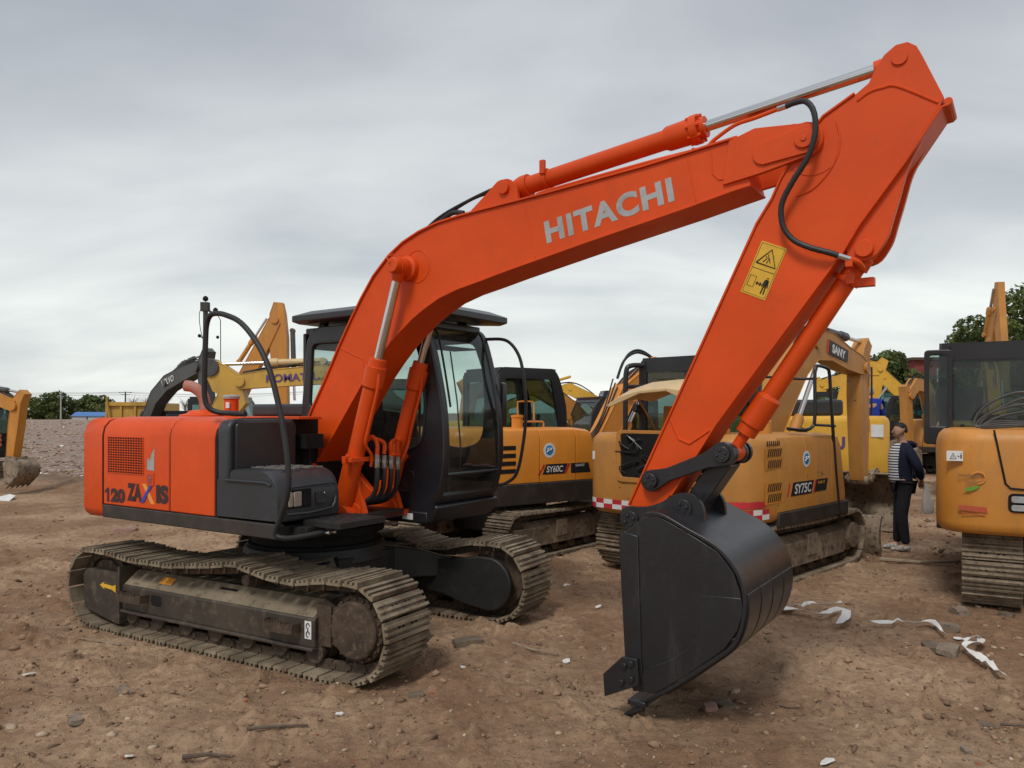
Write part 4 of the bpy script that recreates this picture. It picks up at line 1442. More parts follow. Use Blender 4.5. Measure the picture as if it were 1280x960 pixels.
# hoses between the boom cylinders
m = MB()
fit = MB()
for k in range(4):
    y_ = -.15 + k * .085
    top = Vector((.90, y_, 1.50 - .01 * k))
    m.tube(spl([tuple(top), (.90, y_, 1.36), (.86, y_ + .01, 1.22), (.74, y_ - .01, 1.13), (.50, y_ * .7, 1.10), (.3, y_ * .5, 1.14)], 6), .021, 10)
    fit.tube([tuple(top + Vector((0, 0, .05))), tuple(top - Vector((0, 0, .06)))], .024, 8)
    fit.tube([tuple(top + Vector((0, 0, .015))), tuple(top - Vector((0, 0, .015)))], .03, 6)
m.build('hose', RUBBER, ex)
fit.build('hose_fitting', DULLROD, ex)
m = MB()
for k in range(4):
    y_ = -.15 + k * .085
    e2 = -.22 if k < 2 else .22
    m.tube(spl([(.90, y_, 1.55), (.90, y_, 1.64), (.87, (y_ + e2) / 2, 1.70 - .02 * k), (.80, e2, 1.62 + .05 * (k % 2)), (.77, e2, 1.52)], 6), .018, 8)
m.build('hydraulic_line', ORANGE, ex)
m = MB()
m.prism(fillet([(.45, 1.04), (.60, 1.5), (.70, 1.52), (.80, 1.2), (.86, 1.04)], .03, 3), -.24, -.20)
m.prism(fillet([(.45, 1.04), (.60, 1.3), (.70, 1.3), (.80, 1.2), (.86, 1.04)], .03, 3), .20, .24)
m.build('cylinder_bracket', ORANGE, ex, 0.004)


# ------------------------------------------------------------ cabs
def cab(parent, x0, x1, y0, y1, z0, z1, frame, glass, prof=None, front_pts=None, bulge=0.12, win_near=None, pane_split=None,
        near=-1, post=.07, lower=.42, roof_over=0.0, interior=True, side_windows=None, bev=.01):
    """cab shell as pillars and panels with panes as sub-parts; x forward"""
    if prof is None:
        prof = [(x0, z0), (x0 + .02, z1 - .10), (x0 + .12, z1), (x1 - .20, z1), (x1 - .08, z1 - .12), (x1 + bulge * .5, (z0 + z1) * .5 + .25), (x1 + bulge * .55, (z0 + z1) * .5 - .1), (x1, z0 + .08), (x1 - .08, z0)]
    mb = MB()
    wins = side_windows or [fillet([(x0 + post + .05, z0 + (z1 - z0) * lower), (x0 + post + .05, z1 - .16), (x1 - .22, z1 - .16), (x1 - .06, z0 + (z1 - z0) * lower)], .06, 4)]
    zs_ = wins[0]
    for yy_ in ((y0, y0 + .04), (y1 - .04, y1)):
        mb.ring(prof, zs_, *yy_)
    # front frame following the profile: take the part of prof with large x
    fr_pts = front_pts
    if fr_pts is None:
        fr_pts = [p for p in prof[3:]]
    ch = [(p.x, p.y) for p in spl([(p[0], p[1], 0) for p in fr_pts], 4)]
    th = -.05
    mb.ribbon(ch, y0 + .001, y0 + .085, th)
    mb.ribbon(ch, y1 - .085, y1 - .001, th)
    mb.ribbon(ch[:5], y0 + .08, y1 - .08, th)
    mb.ribbon(ch[-6:], y0 + .08, y1 - .08, th)
    # roof, back, floor
    mb.box(x0 + .06, x1 - .12, y0 + .03, y1 - .03, z1 - .07, z1 - .003)
    zb = z0 + (z1 - z0) * lower
    mb.box(x0 + .003, x0 + .05, y0 + .03, y1 - .03, z0, zb)
    mb.box(x0 + .02, x0 + .06, y0 + .03, y0 + .12, zb, z1 - .05)
    mb.box(x0 + .02, x0 + .06, y1 - .12, y1 - .03, zb, z1 - .05)
    mb.box(x0 + .02, x0 + .06, y0 + .1, y1 - .1, z1 - .2, z1 - .05)
    mb.box(x0 + .03, x1 - .09, y0 + .03, y1 - .03, z0 + .003, z0 + .06)
    cb = mb.build('cab', frame, parent, bev, sharp=40)
    g = MB()
    g.ribbon([(p[0] - .012, p[1]) for p in ch[3:-4]], y0 + .08, y1 - .08, -.008)
    g.build('windscreen', glass, cb, sharp=60)
    for yy_ in ((y0 + .014, y0 + .02), (y1 - .02, y1 - .014)):
        g = MB()
        c_ = (sum(p[0] for p in zs_) / len(zs_), sum(p[1] for p in zs_) / len(zs_))
        g.prism([(c_[0] + (p[0] - c_[0]) * 1.02, c_[1] + (p[1] - c_[1]) * 1.02) for p in zs_], *yy_)
        g.build('side_window', glass, cb)
    g = MB()
    g.box(x0 + .035, x0 + .042, y0 + .11, y1 - .11, zb - .01, z1 - .19)
    g.build('rear_window', glass, cb)
    if interior:
        s_ = MB()
        cx_, cy_ = x0 + (x1 - x0) * .42, (y0 + y1) / 2
        s_.box(cx_ - .24, cx_ + .24, cy_ - .23, cy_ + .23, z0 + .42, z0 + .54)
        s_.box(cx_ - .32, cx_ - .20, cy_ - .22, cy_ + .22, z0 + .50, z0 + 1.02)
        s_.box(cx_ - .15, cx_ + .15, cy_ - .15, cy_ + .15, z0 + .05, z0 + .43)
        s_.build('seat', SEATM, cb, .04, seg=3)
        s_ = MB()
        for q_ in (-1, 1):
            s_.box(cx_ - .1, cx_ + .32, cy_ + q_ * .36 - .07, cy_ + q_ * .36 + .07, z0 + .05, z0 + .62)
            s_.tube([(cx_ + .28, cy_ + q_ * .34, z0 + .6), (cx_ + .33, cy_ + q_ * .33, z0 + .82)], .014, 8)
            s_.lathe((cx_ + .33, cy_ + q_ * .33, z0 + .80), (.1, 0, 1), [(0, .02), (.03, .03), (.09, .028), (.10, .01)], 10)
            s_.tube([(x1 - .25, cy_ + q_ * .08, z0 + .05), (x1 - .22, cy_ + q_ * .08, z0 + .55)], .012, 8)
        s_.build('control_console', SEATM, cb, .01)
    return cb


MAINPROF = [(-.57, 1.02), (-.53, 2.0), (-.46, 2.60), (-.40, 2.70), (-.30, 2.735), (.85, 2.735), (.98, 2.70), (1.06, 2.62), (1.13, 2.42), (1.19, 2.18), (1.235, 1.95), (1.255, 1.72), (1.255, 1.48), (1.225, 1.30), (1.17, 1.14), (1.10, 1.02)]
MAINFRONT = [(.85, 2.735), (.98, 2.70), (1.06, 2.62), (1.13, 2.42), (1.19, 2.18), (1.235, 1.95), (1.255, 1.72), (1.255, 1.48), (1.225, 1.30), (1.17, 1.14), (1.10, 1.02)]
mainwin = fillet([(-.42, 1.95), (-.38, 2.58), (.92, 2.58), (1.03, 2.30), (1.05, 1.95), (1.02, 1.62), (.78, 1.55), (.25, 1.62), (.05, 1.9)], [.06, .08, .08, .05, .05, .12, .08, .1, .1], 4)
cb = cab(ex, -.57, 1.12, .30, 1.22, 1.02, 2.735, CABBLK, GLASS, prof=MAINPROF, front_pts=MAINFRONT, side_windows=[mainwin], lower=.5, bev=.012)
m = MB()
m.box(.10, 1.08, .285, 1.225, .925, 1.03)
m.prism([(-.57, .94), (-.57, 1.03), (.12, 1.03), (.12, .94)], .285, 1.225)
m.prism([(1.06, .93), (1.06, 1.03), (1.16, 1.10), (1.20, 1.08), (1.12, .94)], .29, 1.22)
m.build('cab_base', CABBLK, ex, 0.015)
m = MB()      # windscreen cross bar and lower sill
m.tube([(1.235, .37, 1.36), (1.245, .76, 1.36), (1.235, 1.15, 1.36)], .016, 8)
m.tube([(.95, .34, 2.62), (.95, .34, 1.1)], .012, 8)
m.tube([(1.13, .55, 2.45), (1.20, .56, 2.0), (1.23, .57, 1.6), (1.22, .58, 1.36)], .007, 6)
m.build('cross_bar', CABBLK, cb)
m = MB()    # inner sun shade with slots
m.box(.75, 1.02, .36, 1.1, 2.50, 2.515)
m.build('sun_shade', SEATM, cb, .004)
m = MB()    # seams on the lower side panel
m.tube(spl([(.52, .293, 1.40), (.86, .293, 1.39), (.92, .293, 1.36), (.92, .293, 1.32)], 4), .006, 6)
m.tube([(.58, .293, 1.21), (.90, .293, 1.20)], .006, 6)
m.tube([(mainwin[i][0], .296, mainwin[i][1]) for i in range(len(mainwin))] + [(mainwin[0][0], .296, mainwin[0][1])], .012, 6)
m.build('window_seal', RUBBER, cb)
m = MB()
m.box(.80, .92, .2825, .2845, .955, 1.01)
m.build('white_label', WHITE, ex)
# roof guard plate, on short posts
m = MB()
def plate(z, ins):
    return [(-.56 + ins, .20 + ins, z + .0), (.6, .20 + ins, z + .01), (1.26 - ins, .20 + ins, z - .03), (1.26 - ins, 1.28 - ins, z - .03), (.6, 1.28 - ins, z + .01), (-.56 + ins, 1.28 - ins, z)]
m.loft([plate(2.765, .05), plate(2.79, 0), plate(2.845, .0), plate(2.90, .13)])
for x_ in (-.35, .85):
    for y_ in (.42, 1.1):
        m.box(x_ - .04, x_ + .04, y_ - .03, y_ + .03, 2.70, 2.82)
m.build('roof_guard', CABBLK, ex, 0.006)
# wiper, mirror bracket, hose at the cab's far front
m = MB()
m.tube(spl([(.95, 1.17, 2.60), (1.08, 1.22, 2.615), (1.22, 1.33, 2.60), (1.34, 1.36, 2.45), (1.40, 1.36, 2.2), (1.42, 1.36, 1.9), (1.40, 1.34, 1.6), (1.34, 1.32, 1.32), (1.24, 1.28, 1.22), (1.15, 1.23, 1.20)], 6), .016, 8)
m.build('grab_rail', RUBBER, cb)
m = MB()
m.prism(fillet([(1.24, 1.78), (1.24, 2.18), (1.20, 2.2), (1.19, 1.76)], .01, 2), 1.235, 1.30)
m.box(1.10, 1.22, 1.22, 1.25, 1.95, 2.0)
m.build('mirror', CABBLK, cb, .01)
m = MB()
m.tube(spl([(1.02, .42, 2.66), (1.09, .42, 2.60), (1.16, .42, 2.33), (1.235, .42, 1.95)], 5), .01, 6)
m.build('wiper', RUBBER, cb)
#MORE

# ============================================================ machines standing behind
def limb(parent, name, pts, w, mat, y=0.0, flange=True):
    """box-section limb along (x,z,depth) centre points"""
    k = len(pts)
    T_, B_3 = [], []
    for i in range(k):
        a, b = Vector(pts[max(i - 1, 0)][:2]), Vector(pts[min(i + 1, k - 1)][:2])
        d = (b - a).normalized()
        n_ = Vector((-d.y, d.x))
        c = Vector(pts[i][:2])
        T_.append(c + n_ * pts[i][2] / 2)
        B_3.append(c - n_ * pts[i][2] / 2)
    mb = MB()
    mb.loft([[(t.x, y - w + .008, t.y), (t.x, y + w - .008, t.y), (b.x, y + w - .008, b.y), (b.x, y - w + .008, b.y)] for t, b in zip(T_, B_3)])
    if flange:
        mb.ribbon(T_, y - w, y + w, .012)
        mb.ribbon(B_3[::-1], y - w, y + w, .012)
    return mb.build(name, mat, parent, 0.003, sharp=28)


def sticker(parent, c, rgt, up, r, nrm):
    """round white sticker with a blue disc"""
    c, rgt, up, nrm = Vector(c), Vector(rgt), Vector(up), Vector(nrm)
    o_ = None
    for rr, lf, mt, nm in ((r, .002, WHITE, 'round_sticker'), (r * .66, .004, BLUE, 'blue_disc')):
        m = MB()
        v = [c + nrm * (lf - .0015 if q else lf) + (rgt * math.cos(a_) + up * math.sin(a_)) * rr for q in (0, 1) for a_ in [2 * PI * k / 28 for k in range(28)]]
        m.loft([v[:28], v[28:]])
        o2 = m.build(nm, mt, o_ or parent)
        o_ = o_ or o2
    m = MB()
    m.tube([c + nrm * .005 + rgt * r * x_ + up * r * z_ for x_, z_ in ((-.45, -.25), (-.1, .05), (.15, .0), (.45, .3))], r * .07, 6)
    m.tube([c + nrm * .005 + rgt * r * x_ + up * r * z_ for x_, z_ in ((-.4, .1), (-.1, .3), (.2, .25))], r * .05, 6)
    m.build('wave_mark', WHITE, o_)
    return o_


def digger(label, pos, deg, pm, W=1.1, xr=1.6, xf=1.1, z0=.85, z1=1.68, cabz=2.62, cabw=.95, cabx=(-.35, 1.1), track_half=1.35, gauge=.85,
           shoe=.45, th=.68, tdeg=0.0, chain=None, boom=None, arm=None, cyl=(), bk=None, bw=.13, rim=None, cabm=None, glass=None, scale=1.0,
           rear_flat=.75, swingmat=None, group='excavators parked behind the orange excavator', detail=True, seams=True, rimh=.16, cabsh=0.0):
    root = thing('excavator', label, 'excavator', (pos[0], pos[1], pos[2] if len(pos) > 2 else 0), R(deg), group)
    root.scale = (scale,) * 3
    cabm = cabm or CABBLK
    glass = glass or GLASSD
    chain = chain or [CHAINMUD, VOID]
    TM_ = Matrix.Rotation(R(tdeg), 4, 'Z')
    r_ = th / 2
    for sg in (-1, 1):
        cz = r_ + .012
        top = [(track_half * .6, th - .03), (0, th - .04), (-track_half * .6, th - .02)]
        p_ = loop_path(-track_half + r_, cz, r_ - .02, track_half - r_, cz, r_ - .02, .014, top, 7)
        tr = track(root, TM_, sg * gauge, shoe, p_, .16, chain, (-track_half + r_, cz, r_ * .78), (track_half - r_, cz, r_ * .78), sg, roller_z=.14, detail=detail)
        m = MB(TM_)
        yo = gauge + shoe / 2 - .05
        sec = [(sg * yo, .15), (sg * yo, th * .64), (sg * (yo - .10), th * .76), (sg * (gauge - .18), th * .72), (sg * (gauge - .18), .20)]
        m.prism(sec, -track_half + r_ * 1.5, track_half - r_ * 1.7, 'x')
        m.box(-track_half + r_ * .6, -track_half + r_ * 1.6, *sorted((sg * (yo - .05), sg * (yo + .01))), .18, th * .66)
        m.box(-.2, .05, *sorted((sg * (yo - .05), sg * (yo + .02))), .24, th * .74)
        m.build('track_frame', MUDDY, tr, .01)
        m = MB(TM_)
        m.lathe((track_half - r_, sg * (gauge - .1), cz), (0, sg, 0), [(0, .1), (0, r_ * .62), (.22, r_ * .62), (.24, r_ * .5), (.30, r_ * .48), (.31, .03)], 22)
        m.build('travel_motor', MUDDY, tr, .004)
    m = MB(TM_)
    m.box(-track_half * .45, track_half * .45, -gauge, gauge, .26, th * .85)
    m.lathe((0, 0, th * .8), (0, 0, 1), [(0, .5), (z0 - th * .8 - .03, .5)], 28)
    m.build('car_body', UNDERBLK, root, .01)
    # upper body
    def plan(ins, z):
        xs = -xr * .62
        a = [(xs, W - ins)]
        n_ = 14
        for k in range(n_ + 1):
            t = R(90 + 180 * k / n_)
            sx, sy = math.cos(t), math.sin(t)
            ex_, ey_ = abs(sx) ** rear_flat, abs(sy) ** (rear_flat * .55)
            a.append((xs - (xr * .38 - ins) * ex_, (W - ins) * math.copysign(ey_, sy)))
        a.append((xs, -W + ins))
        return [(x, y, z) for x, y in a]
    m = MB()
    m.loft([plan(.05, z0 - .10), plan(.01, z0 - .06), plan(0, z0), plan(0, z1 - .12), plan(.02, z1 - .05), plan(.07, z1)])
    m.build('counterweight', pm, root, 0, sharp=48)
    def sec2(x, ya, yb, zt, zb=z0):
        return [(x, ya, zb), (x, ya, zt - .12), (x, ya + .035, zt - .03), (x, ya + .12, zt), (x, yb - .12, zt), (x, yb - .035, zt - .03), (x, yb, zt - .12), (x, yb, zb)]
    xs = -xr * .62
    m = MB()
    m.loft([sec2(xs + .008, -W, W, z1), sec2(cabx[0] - .02, -W, W, z1)])
    m.build('engine_cover', pm, root, .006, sharp=48)
    m = MB()
    ym = -W * .28
    m.loft([sec2(cabx[0] - .01, -W, ym, z1), sec2(xf * .35, -W, ym, z1)])
    m.build('pump_cover', pm, root, .006, sharp=48)
    m = MB()
    m.loft([sec2(xf * .35 + .01, -W, ym, z1), sec2(xf * .62, -W, ym, z1 - .03), sec2(xf * .80, -W + .01, ym, z0 + .22)])
    m.build('fuel_tank', pm, root, .006, sharp=48)
    m = MB()
    m.box(xs, xf * .85, -W - .015, W + .0, z0 - rimh, z0 - .004)
    m.build('side_skirt', rim or RAILBR, root, .012)
    cb_ = cab(root, cabx[0] + .02, cabx[1], W - cabw + cabsh, W + cabsh, z0, cabz, cabm, glass, lower=.40)
    m = MB()
    m.box(-.1, xf * .8, ym + .02, W - cabw - .02, z0, z0 + .12)
    for sg in (-1, 1):
        m.prism([(0, z0), (.05, z0 + .55), (.28, z0 + .6), (.6, z0 + .2), (xf * .8, z0 + .1), (xf * .8, z0)], *sorted((ym * .0 + sg * (bw + .03) - .12 * 0, sg * (bw + .01))))
    m.build('swing_frame', swingmat or pm, root, .006)
    by = (ym + W - cabw) / 2
    if boom:
        b_ = limb(root, 'boom', boom, bw, pm, by)
        for p in (boom[0], boom[-1]):
            pass
        for p, r2 in ((boom[len(boom) // 2], .07), (boom[-1], .09)):
            m = MB()
            m.cyl((p[0], by - bw - .03, p[1]), (p[0], by + bw + .03, p[1]), r2, 18)
            m.build('pin', pm, b_, .003)
    if arm:
        a_ = limb(root, 'arm', arm, bw * .85, pm, by)
        m = MB()
        m.cyl((arm[-1][0], by - bw - .03, arm[-1][1]), (arm[-1][0], by + bw + .03, arm[-1][1]), .07, 16)
        m.build('pin', MUDDY, a_, .003)
    for c_ in cyl:
        p0, p1, rb, fr = c_[:4]
        ys = c_[4] if len(c_) > 4 else (0,)
        for y_ in ys:
            hyd(root, (p0[0], by + y_, p0[1]), (p1[0], by + y_, p1[1]), rb, fr, c_[5] if len(c_) > 5 else pm, CHROME)
    if bk:
        bucket(root, bk[0], R(bk[1]), bk[2], bk[3], MUDDY, by)
    if boom:
        m = MB()
        n_ = len(boom)
        for dy in (-.05, 0, .05):
            m.tube(spl([(p[0] - .0, by + dy, p[1] + p[2] * .5 + .04 + .03 * math.sin(i * 2.1 + dy * 30)) for i, p in enumerate(boom)], 4), .014, 6)
        m.build('hose', RUBBER, root)
    return root


def body_text(root, txt, O, Rv, Up, mat, bold=.03, **k):
    return lettering(txt, O, Rv, Up, mat, root, bold=bold, **k)


# --- worn ochre excavator behind the black bucket
d1 = digger('worn ochre excavator behind the black bucket, hatch open, chequered tape round its tail',
            (2.83, 9.97), 45.3, SANOLD, W=1.1, xr=1.72, xf=.95, z0=.82, z1=1.66, cabz=2.64, cabx=(-.38, 1.0), cabw=.98, track_half=1.45, gauge=.86, shoe=.45, th=.66,
            rear_flat=.5, cabsh=.13,
            boom=[(.25, 1.15, .34), (.62, 1.62, .42), (1.05, 2.15, .46), (1.5, 2.62, .46), (1.95, 2.88, .44), (2.5, 2.88, .40), (3.1, 2.74, .34), (3.6, 2.66, .28), (3.8, 2.62, .2)],
            arm=[(4.02, 3.05, .16), (3.88, 2.88, .22), (3.80, 2.62, .36), (3.78, 2.2, .35), (3.80, 1.5, .28), (3.82, .92, .20), (3.82, .82, .14)],
            cyl=[((.55, 1.0), (1.75, 2.55), .06, .55, (-.2, .2)), ((2.3, 3.14), (3.94, 3.04), .055, .62, (0,), GREYP), ((4.10, 2.35), (4.10, 1.2), .05, .7)],
            bk=((3.82, .84), -4, .76, 1.12), swingmat=SANOLD)
Wd = -1.1
# right side: vents, round sticker, model plates
m = MB()
for (xa, za) in ((-1.33, 1.43), (-1.33, 1.31), (-1.33, 1.06), (-1.33, .95)):
    for k in range(7):
        m.box(-.05, .0, 0, .003, 0, .085, Matrix.Translation((xa + .045 + k * .045, Wd - .004, za)) @ Matrix(((1, 0, .35, 0), (0, 1, 0, 0), (0, 0, 1, 0), (0, 0, 0, 1))) @ Matrix.Scale(.45, 4, (1, 0, 0)))
for k in range(7):
    m.box(-1.32 + k * .045, -1.30 + k * .045, Wd - .003, Wd, 1.545, 1.60)
vt = m.build('air_vents', VOID, d1)
m = MB()
m.box(-1.36, -.95, Wd - .002, Wd, 1.30, 1.52)
m.box(-1.36, -.95, Wd - .002, Wd, .93, 1.16)
m.build('vent_panel', SANDY, d1)
sticker(d1, (-.36, Wd, 1.375), (1, 0, 0), (0, 0, 1), .095, (0, -1, 0))
m = MB()
m.prism([(-.76, .975), (-.70, 1.125), (-.17, 1.125), (-.23, .975)], Wd - .0025, Wd)
pl = m.build('model_plate', BLACKTXT, d1)
m = MB()
m.prism([(-.86, .975), (-.80, 1.125), (-.77, 1.125), (-.83, .975)], Wd - .0028, Wd)
m.prism([(-.19, .975), (-.13, 1.125), (-.10, 1.125), (-.16, .975)], Wd - .0048, Wd - .003)
m.build('red_stripe', REDST, pl)
lettering('SY75C', (-.67, Wd - .0027, .995), (.42, 0, 0), (.02, 0, .11), WHITE, pl, bold=.018)
m = MB()
m.prism([(-.15, .985), (-.10, 1.125), (.22, 1.125), (.17, .985)], Wd - .0025, Wd)
pl2 = m.build('slogan_plate', BLACKTXT, d1)
lettering('SANY', (-.06, Wd - .0027, 1.07), (.2, 0, 0), (0, 0, .035), ORTXT, pl2, bold=.02)
# chequered reflective tape around the tail
m = MB()
def tailpt(t, ins=0.0):     # t: 0 = left rear, 1 = right rear corner, along the counterweight plan
    a_ = R(90 + 180 * t)
    sx, sy = math.cos(a_), math.sin(a_)
    return (-1.72 * .62 - (1.72 * .38 + ins) * abs(sx) ** .5, (1.1 + ins) * math.copysign(abs(sy) ** .275, sy))
seg_ = []
pts_ = [tailpt(.02 + .96 * k / 60, .003) for k in range(61)]
cum_ = [0]
for a, b in zip(pts_, pts_[1:]):
    cum_.append(cum_[-1] + math.dist(a, b))
def at_len(s):
    for k in range(1, 61):
        if cum_[k] >= s:
            t = (s - cum_[k - 1]) / max(1e-9, cum_[k] - cum_[k - 1])
            return tuple(pts_[k - 1][q_] * (1 - t) + pts_[k][q_] * t for q_ in (0, 1))
    return pts_[-1]
cell = .135
nc = int(cum_[-1] / cell)
for row in range(2):
    za, zb = .775 + row * .055, .775 + (row + 1) * .055
    for k in range(nc):
        m.mat((k + row) % 2)
        for q_ in range(3):
            s0, s1 = (k + q_ / 3) * cell, (k + (q_ + 1) / 3) * cell
            a, b = at_len(s0), at_len(s1)
            m.add([(a[0], a[1], za), (b[0], b[1], za), (b[0], b[1], zb), (a[0], a[1], zb)], [(0, 1, 2, 3)])
m.build('chequered_tape', [WHITE, REDST], d1, smooth=False)
m = MB()
for k in range(8):
    a, b = at_len(cum_[-1] * (.80 + .02 * k)), at_len(cum_[-1] * (.82 + .02 * k))
    m.add([(a[0] * 1.001, a[1] * 1.001, .90), (b[0] * 1.001, b[1] * 1.001, .90), (b[0] * 1.001, b[1] * 1.001, .97 + .004 * (k % 3)), (a[0] * 1.001, a[1] * 1.001, .968)], [(0, 1, 2, 3)])
m.build('faded_tape', REDST, d1)
# open hatch in the rear, lid raised over the engine
XB = -1.725
m = MB()
frame_o = fillet([(.56, 1.10), (.56, 1.70), (-.62, 1.70), (-.62, 1.10)], .07, 4)
frame_i = fillet([(.50, 1.16), (.50, 1.66), (-.56, 1.66), (-.56, 1.16)], .05, 4)
m.ring(frame_o, frame_i, XB - .01, XB + .07, 'x')
hf = m.build('hatch_frame', SANOLD, d1, .008)
m = MB()
m.prism([(p[0] * .98, p[1] * .998) for p in frame_i], XB - .004, XB + .06, 'x')
m.build('engine_bay', VOID, hf)
m = MB()
rr_ = random.Random(3)
for k in range(16):
    y_, z_ = rr_.uniform(-.5, .45), rr_.uniform(1.2, 1.6)
    m.tube(spl([(XB - .004, y_, z_), (XB - .03, y_ + rr_.uniform(-.1, .1), z_ + .05), (XB - .035, y_ + rr_.uniform(-.2, .2), z_ + rr_.uniform(-.15, .1)), (XB - .004, y_ + rr_.uniform(-.2, .2), z_ - .1)], 4), rr_.uniform(.005, .012), 6)
m.build('engine_hoses', CABBLK, hf)
m = MB()
def lidl(x, z, dz):
    return [(x, .62, z), (x, .45, z + .10 * dz), (x, .15, z + .17 * dz), (x, -.2, z + .19 * dz), (x, -.5, z + .15 * dz), (x, -.66, z), (x, -.60, z - .02), (x, -.2, z + .15 * dz), (x, .15, z + .13 * dz), (x, .57, z - .02)]
m.loft([lidl(-1.85, 1.98, 1), lidl(-1.6, 2.06, 1.1), lidl(-1.25, 2.08, 1.1), lidl(-1.0, 2.05, .9)])
ld = m.build('hatch_lid', CREAM, d1, .01, sharp=50)
m = MB()
m.box(-1.5, -1.35, -.05, .25, 2.285, 2.292)
m.build('rust_patch', RUST, ld)
m = MB()
for y_ in (-.5, .35):
    m.tube([(-1.2, y_, 1.66), (-1.5, y_ + .06, 2.06)], .012, 6)
m.box(-1.15, -1.12, -.55, .3, 1.66, 1.98)
m.box(-1.6, -1.0, -.5, -.1, 1.66, 1.72)
m.build('lid_strut', SANOLD, ld, .003)
m = MB()
m.tube(spl([(-1.35, .45, 1.66), (-1.35, .45, 1.85), (-1.38, .47, 1.93), (-1.45, .5, 1.96)], 5), .05, 12)
m.build('exhaust_pipe', RUBBER, d1)
m = MB()
m.box(-1.66, -1.655 + .0, .88, .97, 1.34, 1.44)
m.build('white_label', WHITE, d1)
# black tube frames: left handrail by the cab and right-hand grab rails
m = MB()
m.tube(spl([(-.55, 1.28, .95), (-.55, 1.30, 1.3), (-.55, 1.30, 2.2), (-.53, 1.30, 2.46), (-.48, 1.27, 2.53), (-.35, 1.18, 2.54), (-.25, 1.1, 2.54)], 5), .034, 12)
m.tube([(-.55, 1.30, 2.25), (-.40, 1.2, 2.25), (-.25, 1.1, 2.25)], .028, 10)
m.build('mirror_frame', CABBLK, d1)
m = MB()
m.tube(spl([(-.62, -1.0, 1.72), (-.28, -1.04, 1.70), (-.16, -1.08, 1.74), (-.14, -1.1, 1.85), (-.14, -1.1, 2.3), (-.12, -1.1, 2.42), (-.05, -1.1, 2.45), (.20, -1.1, 2.43), (.27, -1.1, 2.36), (.31, -1.1, 2.1), (.43, -1.1, 1.3), (.51, -1.1, .9), (.57, -1.1, .62)], 5), .02, 10)
m.tube([(-.14, -1.1, 1.76), (.43, -1.1, 1.74)], .016, 8)
m.tube(spl([(-.5, -.6, 1.68), (-.5, -.6, 2.25), (-.45, -.6, 2.32), (-.1, -.9, 2.3), (-.1, -1.1, 2.3)], 4), .016, 8)
m.build('grab_rail', CABBLK, d1)
m = MB()
m.lathe((-.62, -.7, 1.66), (0, 0, 1), [(0, .10), (.14, .10), (.16, .08), (.165, .02)], 18)
m.build('filter_canister', SANDY, d1)
m = MB()
m.prism([(2.30, 2.78), (2.34, 2.98), (3.02, 2.885), (2.99, 2.68)], -.135 + .06 - .0975, -.03)
m.v = []; m.f = []; m.mi = []
BY = (-1.1 * .28 + 1.1 - .98) / 2
m.prism([(2.36, 2.76), (2.40, 2.97), (3.06, 2.85), (3.03, 2.67)], BY - .1335, BY - .128)
bp = m.build('lettering_plate', BLACKTXT, d1)
m = MB()
m.prism([(2.29, 2.77), (2.33, 2.98), (2.37, 2.975), (2.33, 2.765)], BY - .1335, BY - .128)
m.build('red_stripe', REDST, bp)
lettering('SANY', (2.45, BY - .134, 2.79), (.48, 0, -.085), (.02, 0, .13), WHITE, bp, bold=.045)
# dozer blade in front
m = MB()
bl = [(1.78, .05), (1.72, .2), (1.72, .35), (1.80, .52), (1.86, .52), (1.80, .35), (1.80, .2), (1.86, .05)]
m.prism(bl, -1.15, 1.15)
for y_ in (-.35, .35):
    m.box(1.2, 1.75, y_ - .05, y_ + .05, .18, .32)
m.build('dozer_blade', MUDDY, d1, .006)

# --- amber excavator next to the black cab
d2 = digger('clean amber excavator with round blue sticker, between the black cab and the worn ochre one',
            (0.0, 11.3), 36.6, SANOR, W=.97, xr=1.6, xf=1.05, z0=.98, z1=1.70, cabz=2.56, cabx=(-.25, .98), cabw=.95, track_half=1.3, gauge=.78, shoe=.4, th=.62, tdeg=14, rimh=.28,
            boom=[(1.15, .95, .3), (1.42, 1.2, .30), (1.75, 1.65, .32), (2.1, 2.18, .32), (2.6, 2.50, .30), (3.2, 2.58, .26), (4.1, 2.5, .22)],
            arm=[(4.25, 2.75, .14), (4.05, 2.5, .28), (4.3, 1.9, .26), (4.5, 1.0, .18)],
            cyl=[((1.7, .9), (2.6, 2.3), .055, .6), ((2.8, 2.78), (4.15, 2.72), .04, .6)], bk=((4.5, .95), 10, .7, .8))
Wd = -.97
m = MB()
for k in range(4):
    m.box(-1.02, -.66, Wd - .004, Wd, 1.12 + k * .10, 1.175 + k * .10)
m.build('air_vents', VOID, d2)
sticker(d2, (-.10, Wd, 1.40), (1, 0, 0), (0, 0, 1), .10, (0, -1, 0))
m = MB()
m.prism([(-.22, 1.08), (-.15, 1.215), (.22, 1.215), (.15, 1.08)], Wd - .0025, Wd)
pl = m.build('model_plate', BLACKTXT, d2)
m = MB()
m.prism([(.15, 1.08), (.23, 1.215), (.27, 1.215), (.19, 1.08)], Wd - .0028, Wd)
m.prism([(-.30, 1.08), (-.26, 1.14), (-.22, 1.14), (-.26, 1.08)], Wd - .0028, Wd)
m.prism([(-.24, 1.15), (-.20, 1.215), (-.17, 1.215), (-.20, 1.15)], Wd - .0028, Wd)
m.build('red_stripe', REDST, pl)
lettering('SY60C', (-.15, Wd - .0027, 1.105), (.28, 0, 0), (.01, 0, .085), WHITE, pl, bold=.018)
m = MB()
m.prism([(.28, 1.08), (.28, 1.215), (.60, 1.215), (.64, 1.08)], Wd - .0025, Wd)
pl2 = m.build('slogan_plate', BLACKTXT, d2)
lettering('SANY', (.36, Wd - .0027, 1.165), (.17, 0, 0), (0, 0, .035), WHITE, pl2, bold=.01)
m = MB()
